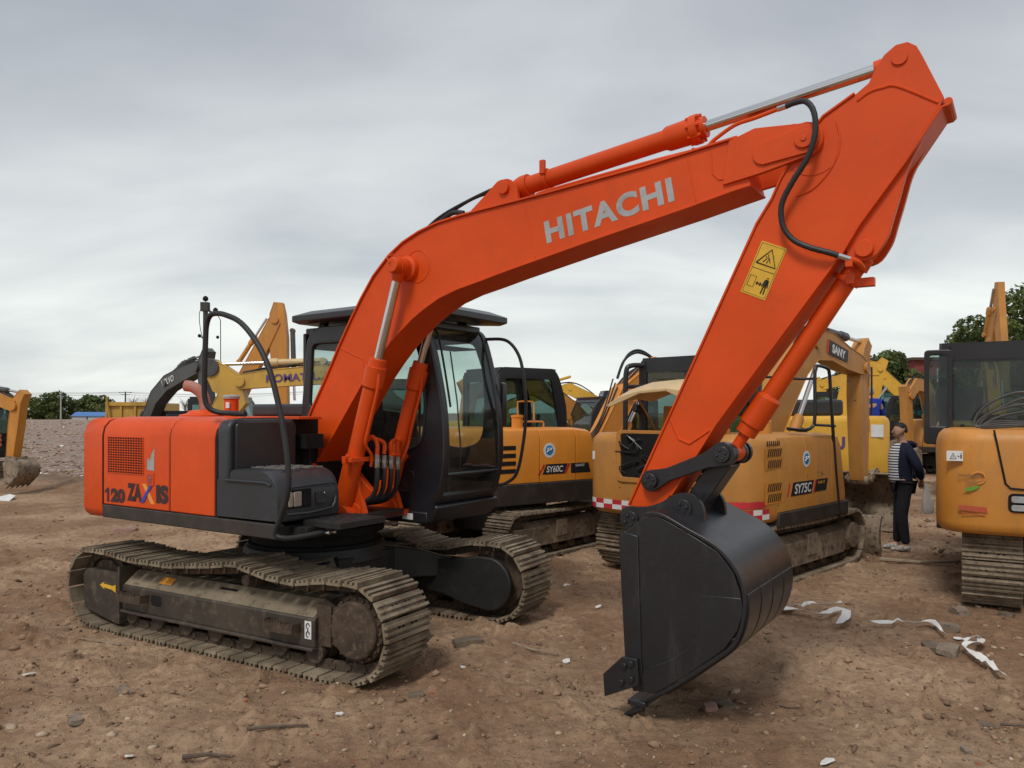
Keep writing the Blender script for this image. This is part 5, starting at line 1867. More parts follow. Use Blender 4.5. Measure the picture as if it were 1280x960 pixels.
m.lathe((-.45, -.72, 1.70), (0, 0, 1), [(0, .075), (.13, .075), (.14, .085), (.17, .085), (.175, .02)], 18)
m.build('filter_canister', SANOR, d2)
m = MB()
m.tube(spl([(-.35, -.6, 1.70), (-.35, -.6, 2.0), (-.33, -.6, 2.05), (-.10, -.6, 2.05), (-.07, -.6, 2.0), (-.07, -.6, 1.8)], 4), .01, 6)
m.tube(spl([(-.36, -.72, 1.78), (-.05, -.72, 1.78), (.0, -.72, 1.76), (.0, -.72, 1.70)], 4), .012, 6)
m.build('grab_rail', SANOR, d2)
m = MB()
for k in range(4):
    m.tube(spl([(1.15 - .02 * k, -.12 - .03 * k, 1.30 + .05 * k), (1.4 - .02 * k, -.15 - .03 * k, 1.45 + .05 * k), (1.66 - .03 * k, -.17 - .02 * k, 1.75 + .05 * k), (2.0 - .05 * k, -.16, 2.25 + .06 * k)], 5), .012, 8)
m.build('hose', RUBBER, d2)
m = MB()
m.tube(spl([(2.1, .0, 2.45), (2.25, .0, 2.74), (2.5, .0, 2.88), (2.75, .0, 2.86), (3.0, 0, 2.76)], 5), .022, 8)
m.tube(spl([(2.2, .06, 2.55), (2.4, .06, 2.85), (2.7, .06, 2.93), (3.1, .06, 2.76)], 5), .018, 8)
m.build('hose', RUBBER, d2)

# --- ochre excavator at the right edge
d3 = digger('large ochre excavator at the right edge, green leaf logo on its tail',
            (6.15, 8.6), 60, SANDY, W=1.28, xr=2.0, xf=1.4, z0=.86, z1=1.74, cabz=2.70, cabx=(-.35, 1.4), cabw=1.12, track_half=1.85, gauge=.80, shoe=.5, th=.80, rear_flat=.42,
            boom=[(.3, 1.3, .4), (1.2, 2.2, .5), (2.2, 2.9, .5), (3.2, 3.0, .45), (4.4, 2.6, .34)], arm=[(4.8, 3.0, .2), (4.5, 2.6, .4), (4.7, 1.8, .38), (4.9, 1.0, .24)],
            cyl=[((.7, 1.1), (2.4, 2.7), .07, .6, (-.24, .24)), ((2.6, 3.35), (4.7, 3.0), .06, .6)], bk=((4.9, .95), 0, .8, 1.0), glass=GLASSD,
            group='excavators parked behind the orange excavator')
XB = -2.0
m = MB()
m.box(XB - .003, XB + .02, 1.04, 1.235 - .06, 1.445, 1.54)
sg_ = m.build('warning_label', WHITE, d3)
m = MB()
for P_ in ([(1.145, 1.465), (1.095, 1.465), (1.12, 1.52), (1.145, 1.465)], [(1.12, 1.478), (1.12, 1.498)]):
    m.tube([(XB - .0045, y_, z_) for y_, z_ in P_], .003, 6)
m.tube([(XB - .0045, 1.085, 1.495), (XB - .0045, 1.07, 1.487)], .004, 6)
m.tube([(XB - .0045, 1.055, 1.47), (XB - .0045, 1.055, 1.505)], .006, 6)
m.tube([(XB - .0045, 1.055, 1.516), (XB - .0045, 1.055, 1.519)], .006, 6)
m.build('warning_symbol', BLACKTXT, sg_)
GREEN = paint('leaf_green_sticker', (.12, .3, .03), .5, amount=.05, coat=0)
lettering('Intelligent', (XB - .002, 1.075, 1.285), (0, -.20, 0), (0, 0, .045), ST_B, d3, bold=.01)
lettering('control', (XB - .002, 1.02, 1.235), (0, -.14, 0), (0, 0, .035), ST_B, d3, bold=.01)
m = MB()
m.prism([(1.04, 1.165), (1.0, 1.20), (.93, 1.215), (.90, 1.215), (.93, 1.185), (.98, 1.165)], XB - .004, XB - .001, 'x')
m.build('leaf_mark', GREEN, d3)
m = MB()
m.tube([(XB - .004, .92 - .06 * math.cos(a_), 1.29 + .055 * math.sin(a_)) for a_ in [R(150 - 240 * k / 14) for k in range(15)]], .006, 6)
m.build('leaf_outline', ORTXT, d3)
m = MB()
m.tube([(XB + .012, .79, 1.74), (XB - .001, .775, 1.66), (XB - .002, .70, 1.25), (XB - .002, .66, 1.205), (XB - .002, .40, 1.19)], .009, 6)
m.build('panel_gap', VOID, d3)
m = MB()
m.prism(fillet([(.68, .985), (.68, 1.16), (.2, 1.16), (.2, .985)], .05, 4), XB - .004, XB + .03, 'x')
tl = m.build('lamp_housing', VOID, d3, .003)
for za, zb in ((1.075, 1.135), (1.0, 1.055)):
    m = MB()
    m.prism(fillet([(.655, za), (.655, zb), (.2, zb), (.2, za)], .02, 3), XB - .02, XB - .003, 'x')
    m.build('tail_lamp', SILVERTXT, tl, .004)
m = MB()
m.prism([(1.07, .985), (.84, .965), (.85, 1.02), (1.08, 1.03)], XB - .003, XB, 'x')
m.prism([(1.05, .955), (.86, .935), (.86, .945), (1.05, .965)], XB - .003, XB, 'x')
m.build('red_scuff', paint('scuff_red', (.5, .07, .02), .5, amount=.5, scale=6), d3)
m = MB()
m.box(-.55, .55, -.14, .14, 0, .16, Matrix.Translation((-1.55, .30, 1.88)) @ Matrix.Scale(.4, 4))
m.build('tool_case', BLACKPL, d3, .01)
m = MB()
m.box(-1.62, -1.48, .36, .46, 1.73, 1.88)
m.build('bracket', SANDY, d3, .006)
m = MB()
for k, (dy, hz_) in enumerate(((0, .22), (.06, .16), (.1, .28), (-.05, .12))):
    m.tube(spl([(-1.6, .15 + dy, 1.78 + .1 * k), (-1.55, .45 + dy, 1.82 + hz_), (-1.5, .75 + dy, 1.80 + hz_ * .6), (-1.5, .90 + dy * .4, 1.77), (-1.55, .72, 1.76 + .02 * k), (-1.6, .35, 1.80)], 6), .012, 8)
m.build('loose_cable', GREYP, d3)
m = MB()
m.ring([(.02, 1.75), (.02, 2.12), (-.5, 2.12), (-.5, 1.75)], [(-.01, 1.78), (-.01, 2.09), (-.47, 2.09), (-.47, 1.78)], -1.68, -1.64, 'x')
for k in range(6):
    m.box(-1.665, -1.655, -.47 + k * .09, -.465 + k * .09, 1.77, 2.1)
m.build('red_guard', paint('pink_red_paint', (.5, .09, .12), .5, amount=.3), d3, .003)
m = MB()      # door swung open beside the cab
m.ring(fillet([(1.14, 1.55), (1.14, 2.60), (1.42, 2.60), (1.42, 1.55)], .05, 4), fillet([(1.19, 1.75), (1.19, 2.54), (1.37, 2.54), (1.37, 1.75)], .03, 4), -.62, -.57, 'x')
dr = m.build('open_door', CABBLK, d3, .008)
m = MB()
m.box(-.60, -.594, 1.17, 1.39, 1.72, 2.56)
m.box(-.61, -.585, 1.17, 1.39, 2.28, 2.32)
m.build('door_pane', GLASSD, dr)

# --- yellow excavator seen from behind, lettering on its tail
d4 = digger('bright yellow excavator seen from behind, purple lettering on its tail',
            (5.72, 17.0), 90, KYEL, W=1.42, xr=2.5, xf=1.4, z0=.82, z1=1.84, cabz=2.85, cabx=(-.35, 1.4), cabw=1.15, track_half=1.9, gauge=1.0, shoe=.55, th=.85, rear_flat=.4, cabm=KYOLD,
            boom=[(.3, 1.4, .4), (1.0, 2.3, .5), (2.0, 2.8, .5), (3.0, 2.8, .45), (4.4, 2.3, .34)], arm=[(4.8, 2.7, .2), (4.5, 2.3, .4), (4.4, 1.6, .38), (4.3, .8, .24)],
            cyl=[((.7, 1.1), (2.2, 2.6), .07, .6, (-.24, .24))], bk=((4.3, .9), 30, .8, 1.0), glass=GLASSD, detail=False)
lettering('KOMATSU', (-2.503, .88, 1.22), (0, -1.32, 0), (0, 0, .24), PURPLETXT, d4, bold=.05)
m = MB()
m.box(-2.2, -.6, -.55, 1.25, 1.845, 2.15)
m.build('upper_hood', BLACKPL, d4, .06, seg=3)
m = MB()
m.box(-2.505, -2.49, -1.15, -.92, 1.45, 1.68)
m.build('pale_sticker', WHITE, d4)
m = MB()
m.tube([(-2.35, -1.0, 1.85), (-2.35, -1.0, 2.75), (-2.35, -.75, 2.75), (-2.35, -.72, 1.85)], .02, 8)
m.build('grab_rail', CABBLK, d4)

# --- further machines, each with its own pose
BOOM_N = [(.3, 1.3, .34), (.9, 2.1, .42), (1.6, 2.75, .44), (2.4, 3.0, .42), (3.2, 2.85, .36), (3.9, 2.6, .28)]
ARM_N = [(4.2, 3.0, .16), (3.95, 2.65, .36), (4.0, 1.9, .34), (4.1, .95, .2)]
CYL_N = [((.6, 1.05), (1.8, 2.7), .06, .55, (-.2, .2)), ((2.1, 3.3), (4.15, 2.98), .055, .6)]
far = dict(detail=False)
d5 = digger('small ochre excavator at the left edge, muddy bucket resting on the dirt', (-14.05, 18.9), -14, SANDY, W=.95, xr=1.5, xf=1.0, z1=1.6, cabz=2.3, z0=.8,
            boom=[(.3, 1.2, .28), (.9, 1.9, .32), (1.6, 2.3, .32), (2.2, 2.25, .28), (2.75, 2.05, .24)], arm=[(2.98, 2.38, .14), (2.80, 2.15, .26), (2.72, 1.6, .26), (2.62, .85, .18)],
            cyl=[((.5, 1.0), (1.4, 2.1), .05, .6, (-.18, .18)), ((1.5, 2.55), (2.92, 2.36), .05, .7, (0,), GREYP)], bk=((2.62, .78), -4, .52, .62), cabx=(0.2, 1.5), **far)
m = MB()
for y_ in (.25, .52):
    for k in range(3):
        m.lathe((1.52, y_, 1.12 + k * .11), (1, 0, 0), [(0, .05), (.02, .05), (.03, .02)], 12)
m.build('orange_lamp', ORLENS, d5)
d6 = digger('dark grey excavator with a gooseneck boom rising just behind the orange engine cover', (-8.5, 18.3), -40, GREYP, W=.9, xr=1.4, xf=1.0, z1=1.5, z0=.7, cabz=1.95,
            boom=[(.2, 1.2, .26), (.45, 1.75, .32), (.85, 2.25, .34), (1.4, 2.55, .34), (2.2, 2.75, .30), (2.75, 2.85, .24)], arm=[(3.05, 3.2, .14), (2.9, 2.95, .26), (2.95, 2.2, .26), (3.0, 1.3, .18)],
            cyl=[((1.0, 2.55), (2.1, 3.0), .055, .95, (0,), GREYP), ((2.1, 3.0), (3.02, 3.15), .04, .4, (0,), GREYP)], bk=((3.0, 1.2), 20, .7, .8), track_half=1.2, gauge=.7, **far)
lettering('VOLVO', (1.25, (-.9 * .28 + .9 - .95) / 2 - .1325, 2.47), (.55, 0, .12), (-.02, 0, .14), WHITE, d6, bold=.018)
d7 = digger('yellow excavator whose level boom with purple lettering shows behind the black cab', (-1.35, 13.9), 180, KYOLD, W=1.2, xr=1.8, xf=1.3, z1=1.75, cabz=2.45, cabx=(-.1, 1.1), cabm=GREYP,
            boom=[(.2, 1.3, .34), (.75, 2.0, .38), (1.3, 2.42, .36), (2.0, 2.58, .32), (3.0, 2.50, .28), (3.45, 2.45, .24)],
            arm=[(3.98, 2.74, .24), (3.88, 2.62, .36), (3.70, 2.42, .52), (3.60, 2.15, .5), (4.0, 1.5, .3), (4.3, .9, .2)],
            cyl=[((2.0, 2.82), (3.92, 2.76), .06, .55, (0,), CREAM), ((.5, 1.05), (1.5, 2.3), .06, .55, (-.22, .22))], bk=((4.3, .85), 20, .75, 1.0), chain=[CHAINMUD, VOID], **far)
_by = (-1.2 * .28 + 1.2 - .95) / 2
lettering('KOMATSU', (2.98, _by + .1325, 2.43), (-.95, 0, .05), (.0, 0, .14), PURPLETXT, d7, bold=.02)
m = MB()
m.cyl((3.98, _by - .14, 2.70), (3.98, _by + .14, 2.70), .16, 24)
m.build('arm_boss', GREYP, d7, .01)
d8 = digger('amber excavator with its arm standing upright against the sky, behind the level yellow boom', (-7.7, 19.2), 0, SANDY, W=1.1, z1=1.7, cabz=2.3,
            boom=[(.3, 1.3, .34), (.75, 1.9, .36), (1.25, 2.8, .34), (1.65, 3.55, .32), (1.95, 4.15, .28)],
            arm=[(2.02, 4.58, .18), (2.0, 4.3, .34), (2.02, 3.7, .42), (2.06, 2.9, .34), (2.10, 2.2, .28), (2.15, 1.5, .2)],
            cyl=[((.6, 1.05), (1.3, 2.6), .06, .55, (-.2, .2)), ((2.35, 3.9), (2.4, 2.2), .06, .7, (0,), GREYP), ((1.05, 3.15), (1.72, 4.2), .055, .6)], bk=((2.15, 1.4), 0, .75, 1.0), **far)
d9 = digger('small excavator with a square black cab seen between the two amber machines', (2.35, 18.0), 200, SANDY, W=1.0, z1=1.55, cabz=2.25, cabx=(-.6, 1.0), cabw=1.2,
            boom=[(.3, 1.3, .3), (1.0, 2.0, .34), (1.8, 2.45, .34), (2.6, 2.5, .3), (3.4, 2.3, .24)], arm=[(3.6, 2.6, .14), (3.4, 2.3, .28), (3.5, 1.6, .26), (3.6, .9, .18)], cyl=CYL_N[:1], bk=((3.6, .85), 10, .7, .8), **far)
d10 = digger('distant yellow excavator with a long low boom, seen over the square black cab', (4.6, 33.0), 185, KYEL, W=1.3, xr=2.2, z1=1.8, cabz=2.8,
             boom=[(.3, 1.4, .4), (1.2, 2.4, .5), (2.2, 2.9, .48), (3.6, 2.6, .4), (4.8, 2.2, .3)], arm=[(5.2, 2.6, .2), (4.9, 2.2, .36), (5.0, 1.5, .32), (5.2, .9, .2)], cyl=[((2.2, 3.4), (5.1, 2.6), .06, .6)], bk=((5.2, .9), 10, .8, 1.0), **far)
d11 = digger('yellow excavator with a raised arm and pale sticker, beyond the muddy hanging bucket', (10.2, 25.5), -20, KYEL, W=1.3, xr=2.0, z1=1.75, cabz=2.6,
             boom=[(.3, 1.4, .4), (.6, 2.4, .45), (.75, 3.0, .5), (1.1, 3.35, .5), (1.6, 3.3, .4)], arm=[(1.75, 3.6, .2), (1.5, 3.2, .45), (1.35, 2.4, .5), (1.3, 1.4, .4)], cyl=CYL_N[:1], bk=((1.8, .95), 10, .8, 1.0), **far)
d12 = digger('teal excavator parked far back beside the bright yellow boom', (16.2, 35.0), 205, TEAL, W=1.3, xr=2.2, z1=2.0, cabz=2.75, cabm=TEAL,
             boom=[(.3, 1.4, .5), (.8, 2.3, .6), (1.5, 2.6, .6), (2.2, 2.2, .5), (2.6, 1.6, .4)], arm=[(2.8, 1.9, .3), (2.6, 1.6, .4), (2.7, .9, .24)], cyl=(), bk=((2.7, .85), 10, .75, .9), **far)
d13 = digger('yellow excavator with a drooping boom in front of the round green tree', (16.6, 33.0), 170, KYEL, W=1.3, xr=2.2, z1=1.8, cabz=2.6,
             boom=[(.0, 1.6, .5), (.2, 2.7, .55), (.9, 3.4, .55), (2.2, 3.4, .5), (3.4, 3.1, .4)], arm=[(3.6, 3.4, .2), (3.4, 3.0, .4), (3.5, 2.2, .36), (3.6, 1.2, .24)], cyl=(), bk=((3.6, 1.1), 10, .8, 1.0), **far)
d14 = digger('brown ochre excavator with hoses along its folded arm, left of the open black cab', (13.6, 24.5), 215, SANOLD, W=1.2, z1=1.7, cabz=2.5,
             boom=[(.3, 1.3, .34), (.8, 2.1, .4), (1.3, 2.7, .4), (1.9, 2.75, .36), (2.3, 2.4, .3)], arm=[(2.5, 2.7, .16), (2.35, 2.3, .3), (2.3, 1.6, .3), (2.2, .9, .2)], cyl=[((1.1, 2.9), (2.45, 2.65), .05, .6), ((.6, 1.05), (1.2, 2.5), .06, .55, (-.2, .2))], bk=((2.2, .85), 10, .7, .8), **far)
d15 = digger('amber excavator whose rounded tail shows just left of the large ochre one', (11.15, 18.1), 62, SANOR, W=1.2, xr=1.9, z0=.9, z1=1.72, cabz=2.5,
             boom=BOOM_N, arm=ARM_N, cyl=CYL_N, bk=((4.1, .9), 10, .75, .9), **far)
m = MB()
m.box(-1.905, -1.88, .6, 1.1, 1.05, 1.12)
m.build('red_stripe', REDST, d15)
d16 = digger('excavator seen end on at far right, boom raised high above the ochre one\'s cab', (16.75, 28.5), 262, SANOLD, W=1.2, z1=1.7, cabz=2.5,
             boom=[(.3, 1.3, .34), (.8, 2.4, .44), (1.3, 3.6, .46), (1.7, 4.6, .42), (2.0, 5.4, .34)], arm=[(2.15, 6.3, .2), (2.1, 5.8, .36), (2.2, 4.9, .42), (2.4, 3.8, .34), (2.5, 2.6, .2)], cyl=[((1.4, 4.6), (2.0, 6.1), .09, .6, (-.12,)), ((.6, 1.05), (1.3, 3.2), .06, .55, (-.2, .2))], bk=((2.5, 2.5), 40, .8, 1.0), **far)

# ============================================================ people
SKIN = rough_mat('skin', (.38, .2, .13, 1), (.45, .25, .17, 1), 8, .55, .1)
HAIR = rough_mat('dark_hair', (.012, .01, .009, 1), (.02, .017, .015, 1), 40, .6, .5)
GREYHAIR = rough_mat('grey_hair', (.2, .19, .18, 1), (.3, .29, .28, 1), 40, .6, .5)
NAVY = rough_mat('navy_cloth', (.008, .01, .028, 1), (.014, .017, .04, 1), 7, .85, .5)
BLKCL = rough_mat('black_cloth', (.008, .008, .010, 1), (.014, .014, .018, 1), 7, .9, .5)
DENIM = rough_mat('washed_denim', (.18, .27, .35, 1), (.27, .37, .45, 1), 9, .9, .4)
JEANS = rough_mat('blue_jeans', (.03, .08, .16, 1), (.05, .12, .22, 1), 9, .9, .4)
ROYAL = rough_mat('royal_blue_cloth', (.01, .03, .25, 1), (.02, .05, .33, 1), 9, .85, .4)
SHOE = rough_mat('shoe_white', (.12, .115, .11, 1), (.5, .48, .45, 1), 22, .7, .2)
m_, T, B, o = newmat('striped_knit')
c = T.nodes.new('ShaderNodeTexCoord').outputs['Object']
sx_ = T.nodes.new('ShaderNodeSeparateXYZ')
T.links.new(c, sx_.inputs[0])
mm_ = T.nodes.new('ShaderNodeMath'); mm_.operation = 'MULTIPLY'; mm_.inputs[1].default_value = 27
T.links.new(sx_.outputs[2], mm_.inputs[0])
m2_ = T.nodes.new('ShaderNodeMath'); m2_.operation = 'FRACT'
T.links.new(mm_.outputs[0], m2_.inputs[0])
T.links.new(ramp(T, m2_.outputs[0], .48, .52, (.03, .035, .07, 1), (.62, .62, .6, 1)), B.inputs['Base Color'])
B.inputs['Roughness'].default_value = .9
STRIPE = m_


def skin(name, verts, edges, radii, mat, parent, sub=2, root=0, extra=None):
    me = bpy.data.meshes.new('s')
    me.from_pydata(verts, edges, [])
    ob = bpy.data.objects.new('s', me)
    COL.objects.link(ob)
    md = ob.modifiers.new('skin', 'SKIN')
    md.use_smooth_shade = True
    for i, sv in enumerate(me.skin_vertices[0].data):
        r = radii[i]
        sv.radius = r if isinstance(r, tuple) else (r, r)
        sv.use_root = (i == root)
    s = ob.modifiers.new('sub', 'SUBSURF')
    s.levels = sub
    s.render_levels = sub
    dg = bpy.context.evaluated_depsgraph_get()
    dg.update()
    m2 = bpy.data.meshes.new_from_object(ob.evaluated_get(dg))
    bpy.data.objects.remove(ob)
    m2.name = name
    m2.materials.clear()
    m2.materials.append(mat)
    m2.shade_smooth()
    o_ = bpy.data.objects.new(name, m2)
    COL.objects.link(o_)
    o_.parent = parent
    return o_


def person(label, loc, rz, joints, top, legs, shirt=None, hair=HAIR, shoes=SHOE, zs=1.0, sleeve=1.35):
    """joints: dict of points in the person's frame (x = facing direction)"""
    root = thing('person', label, 'person', loc, R(rz))
    J = joints
    V, E, Rr = [], [], []
    idx = {}
    def add(n_, p, r, frm=None):
        idx[n_] = len(V); V.append(tuple(p)); Rr.append(r)
        if frm is not None: E.append((idx[frm], idx[n_]))
    add('pel', J['pel'], (.11, .08)); add('spine', J['spine'], (.11, .08), 'pel'); add('chest', J['chest'], (.10, .10), 'spine')
    add('neckb', J['neckb'], (.058, .058), 'chest'); add('neck', J['neck'], .052, 'neckb')
    h = Vector(J['head']); f = Vector(J.get('face', (1, 0, 0))).normalized(); u = Vector(J.get('up', (0, 0, 1))).normalized(); s_ = u.cross(f)
    add('jaw', h - u * .065 + f * .02, (.06, .07), 'neck')
    add('hd', h + f * .0, (.074, .092), 'jaw'); add('crown', h + u * .07 - f * .01, (.06, .075), 'hd'); add('crown2', h + u * .1 - f * .01, (.03, .035), 'crown')
    add('nose', h + f * .108 - u * .012, .011, 'hd')
    for k, sg in (('L', 1), ('R', -1)):
        add('ear' + k, h + s_ * sg * .086 - f * .01, .016, 'hd')
        add('sh' + k, J['sh' + k], .05, 'chest'); add('el' + k, J['el' + k], .043, 'sh' + k); add('wr' + k, J['wr' + k], .028, 'el' + k)
        w_, e_ = Vector(J['wr' + k]), Vector(J['el' + k])
        d_ = (w_ - e_).normalized()
        hd_ = Vector(J.get('hand' + k, tuple(d_))).normalized()
        sd_ = hd_.cross(Vector((0, 1, 0)));  sd_ = sd_.normalized() if sd_.length > .2 else Vector((1, 0, 0))
        add('pa' + k, w_ + hd_ * .06, (.030, .020), 'wr' + k)
        for q_ in range(4):
            b_ = w_ + hd_ * .095 + sd_ * (q_ - 1.5) * .019
            add('f%s%d' % (k, q_), b_, .0095, 'pa' + k)
            add('g%s%d' % (k, q_), b_ + hd_ * (.05 - .006 * abs(q_ - 1.4)) + Vector((0, -sg * .012, 0)), .008, 'f%s%d' % (k, q_))
        add('t' + k, w_ + hd_ * .05 + sd_ * -.045, .010, 'pa' + k)
        add('hip' + k, J['hip' + k], .088, 'pel'); add('kn' + k, J['kn' + k], .058, 'hip' + k); add('an' + k, J['an' + k], .036, 'kn' + k)
        a_ = Vector(J['an' + k]); ff_ = Vector(J.get('foot' + k, (1, 0, 0))).normalized()
        add('to' + k, a_ + ff_ * .15 - Vector((0, 0, .05)), (.035, .022), 'an' + k)
    skin('body', V, E, Rr, SKIN, root)
    # jacket or shirt
    V2 = [tuple(Vector(J['pel']) - (Vector(J['spine']) - Vector(J['pel'])) * .35), J['spine'], J['chest'], J['neckb']]
    R2 = [(.16, .13), (.16, .13), (.17, .14), (.10, .09)]
    E2 = [(0, 1), (1, 2), (2, 3)]
    for k in 'LR':
        b = len(V2)
        w_, e_ = Vector(J['wr' + k]), Vector(J['el' + k])
        V2 += [J['sh' + k], J['el' + k], tuple(e_.lerp(w_, .9))]
        R2 += [.085, .066, .05]
        E2 += [(2, b), (b, b + 1), (b + 1, b + 2)]
    skin('jacket' if shirt else 'shirt', V2, E2, R2, top, root, root=1)
    V3 = [J['pel']]; R3 = [(.14, .115)]; E3 = []
    for k in 'LR':
        b = len(V3)
        k_, a_ = Vector(J['kn' + k]), Vector(J['an' + k])
        V3 += [J['hip' + k], J['kn' + k], tuple(k_.lerp(a_, .5)), tuple(k_.lerp(a_, .97))]
        R3 += [.105, .080, .070, .062]
        E3 += [(0, b), (b, b + 1), (b + 1, b + 2), (b + 2, b + 3)]
    skin('trousers', V3, E3, R3, legs, root)
    for k in 'LR':
        a_ = Vector(J['an' + k]); ff_ = Vector(J.get('foot' + k, (1, 0, 0))).normalized()
        g_ = Vector((0, 0, .045))
        base = Vector((a_.x, a_.y, a_.z - .03))
        skin('shoe', [tuple(base - ff_ * .06), tuple(base + ff_ * .03), tuple(base + ff_ * .13 - g_ * .3), tuple(base + ff_ * .20 - g_ * .45)], [(0, 1), (1, 2), (2, 3)], [(.042, .042), (.047, .045), (.044, .032), (.03, .02)], shoes, root)
    # hair cap
    mb = MB()
    n1, n2 = 9, 18
    pts = []
    for a in range(n1):
        th = R(8 + 82 * a / (n1 - 1)) if True else 0
        l = []
        for b in range(n2):
            ph = 2 * PI * b / n2
            back = .5 - .5 * math.cos(ph)          # 1 at the back
            t2 = th * (.50 + .28 * back + .52 * back ** 2) * (1 + .05 * math.sin(b * 5.3))
            l.append(h + u * .012 + (f * math.cos(ph) * (.098 + .004 * math.sin(b * 3.7 + a)) + s_ * math.sin(ph) * .082) * math.sin(t2) + u * .112 * math.cos(t2) - f * .004)
        pts.append(l)
    mb.loft(pts)
    mb.build('hair', hair, root, sharp=80)
    for sg in (-1, 1):
        mb = MB()
        mb.lathe(h + f * .083 + s_ * sg * .034 + u * .0, f, [(0, .012), (.006, .011), (.009, .004)], 10)
        mb.build('eye', BLACKTXT, root)
    mb = MB()
    mb.tube([h + f * .085 - u * .058 + s_ * .025, h + f * .094 - u * .056, h + f * .085 - u * .058 - s_ * .025], .006, 6)
    mb.build('mouth', paint('lip', (.3, .12, .09), .6, amount=.05, coat=0), root)
    if shirt:
        V4 = [tuple(Vector(J['pel']) + Vector((.06, 0, -.03))), tuple(Vector(J['spine']) + Vector((.055, 0, 0))), tuple(Vector(J['chest']) + Vector((.055, 0, .02))), tuple(Vector(J['neckb']) + Vector((.02, 0, .0)))]
        skin('striped_shirt', V4, [(0, 1), (1, 2), (2, 3)], [(.13, .13), (.135, .135), (.12, .12), (.07, .07)], shirt, root, root=1)
    return root


man = person('man in a navy jacket and striped shirt standing in profile with a plastic bag', (5.40, 10.82, gz(5.4, 10.82)), 168,
             dict(pel=(0, 0, .96), spine=(.015, 0, 1.14), chest=(.02, 0, 1.36), neckb=(-.005, 0, 1.49), neck=(.015, 0, 1.55), head=(.045, 0, 1.652), face=(1, 0, -.08), up=(.08, 0, 1),
                  shL=(-.01, .185, 1.42), elL=(-.13, .235, 1.16), wrL=(-.21, .09, .98), shR=(-.01, -.185, 1.42), elR=(-.12, -.235, 1.16), wrR=(-.22, -.07, .97), handL=(-.1, -.6, -.5), handR=(-.1, .5, -.6),
                  hipL=(.0, .09, .90), knL=(.045, .10, .49), anL=(-.01, .10, .085), hipR=(.0, -.09, .90), knR=(.03, -.10, .49), anR=(.05, -.11, .085)),
             NAVY, BLKCL, shirt=STRIPE)
mb = MB()
mb.tube(spl([(-.05, -.13, 1.50), (-.10, -.09, 1.47), (-.13, 0, 1.46), (-.10, .09, 1.47), (-.05, .13, 1.50)], 5), [.03 + .015 * math.sin(PI * k / 20) for k in range(21)], 10)
mb.build('hood', NAVY, man)
m_ = MB()
m_.box(-.09, -.02, -.27, -.262, 1.30, 1.40)
BAG, T, B, o = newmat('plastic_film')
B.inputs['Base Color'].default_value = (.6, .6, .58, 1)
B.inputs['Roughness'].default_value = .25
B.inputs['Alpha'].default_value = .55
bag = MB()
bx_, by_ = 5.40 + math.cos(R(168)) * -.26, 10.82 + math.sin(R(168)) * -.26 - .05
rb_ = random.Random(5)
lp = []
for z_, r1, r2 in ((.93, .02, .015), (.88, .03, .02), (.80, .055, .03), (.70, .075, .04), (.60, .085, .05), (.54, .075, .045), (.515, .04, .02)):
    lp.append([(bx_ + .08 * (.93 - z_) + r1 * math.cos(a_) * rb_.uniform(.85, 1.15), by_ + r2 * math.sin(a_) * rb_.uniform(.85, 1.15), z_) for a_ in [2 * PI * k / 12 for k in range(12)]])
bag.loft(lp)
tag(bag.build('plastic_bag', BAG, None, sharp=60), 'crumpled clear plastic bag hanging from the standing man\'s hand', 'bag')

person('person in a washed denim shirt leaning forward behind the worn ochre excavator', (5.02, 12.75, gz(5.0, 12.8)), 200,
       dict(pel=(0, 0, .95), spine=(.06, 0, 1.15), chest=(.15, 0, 1.38), neckb=(.24, 0, 1.49), neck=(.29, 0, 1.52), head=(.38, 0, 1.56), face=(.85, 0, -.5), up=(.5, 0, .85),
            shL=(.14, .19, 1.44), elL=(.26, .24, 1.20), wrL=(.46, .18, 1.18), shR=(.14, -.19, 1.44), elR=(.26, -.24, 1.20), wrR=(.46, -.18, 1.18),
            hipL=(-.02, .09, .88), knL=(.05, .10, .48), anL=(-.04, .11, .085), hipR=(-.02, -.09, .88), knR=(.06, -.10, .48), anR=(.0, -.11, .085)),
       DENIM, JEANS, shoes=BLKCL)
person('grey haired person in a royal blue jacket sitting with their back turned', (8.0, 17.0, .98), 75,
       dict(pel=(0, 0, .80), spine=(-.03, 0, 1.0), chest=(.0, 0, 1.22), neckb=(.03, 0, 1.35), neck=(.05, 0, 1.41), head=(.08, 0, 1.50),
            shL=(.0, .19, 1.28), elL=(.06, .28, 1.02), wrL=(.25, .2, .90), shR=(.0, -.19, 1.28), elR=(.06, -.28, 1.02), wrR=(.25, -.2, .90),
            hipL=(.05, .10, .78), knL=(.45, .16, .80), anL=(.48, .16, .38), hipR=(.05, -.10, .78), knR=(.45, -.16, .80), anR=(.48, -.16, .38)),
       ROYAL, BLKCL, hair=GREYHAIR, shoes=BLKCL).location = (8.05, 17.6, .86)

# ============================================================ trees
def leafmat(name, c, tr=.25):
    m, T, B, o = newmat(name)
    B.inputs['Roughness'].default_value = .6
    B.inputs['Specular IOR Level'].default_value = .25
    c_ = T.nodes.new('ShaderNodeTexCoord').outputs['Object']
    col = mixc(T, ramp(T, noise(T, c_, .9, 4, .6), .35, .65), tuple(v * .7 for v in c) + (1,), tuple(v * 1.3 for v in c) + (1,))
    T.links.new(col, B.inputs['Base Color'])
    t = T.nodes.new('ShaderNodeBsdfTranslucent')
    T.links.new(col, t.inputs[0])
    ms = T.nodes.new('ShaderNodeMixShader')
    ms.inputs[0].default_value = tr
    T.links.new(B.outputs[0], ms.inputs[1]); T.links.new(t.outputs[0], ms.inputs[2])
    T.links.new(ms.outputs[0], o.inputs[0])
    return m


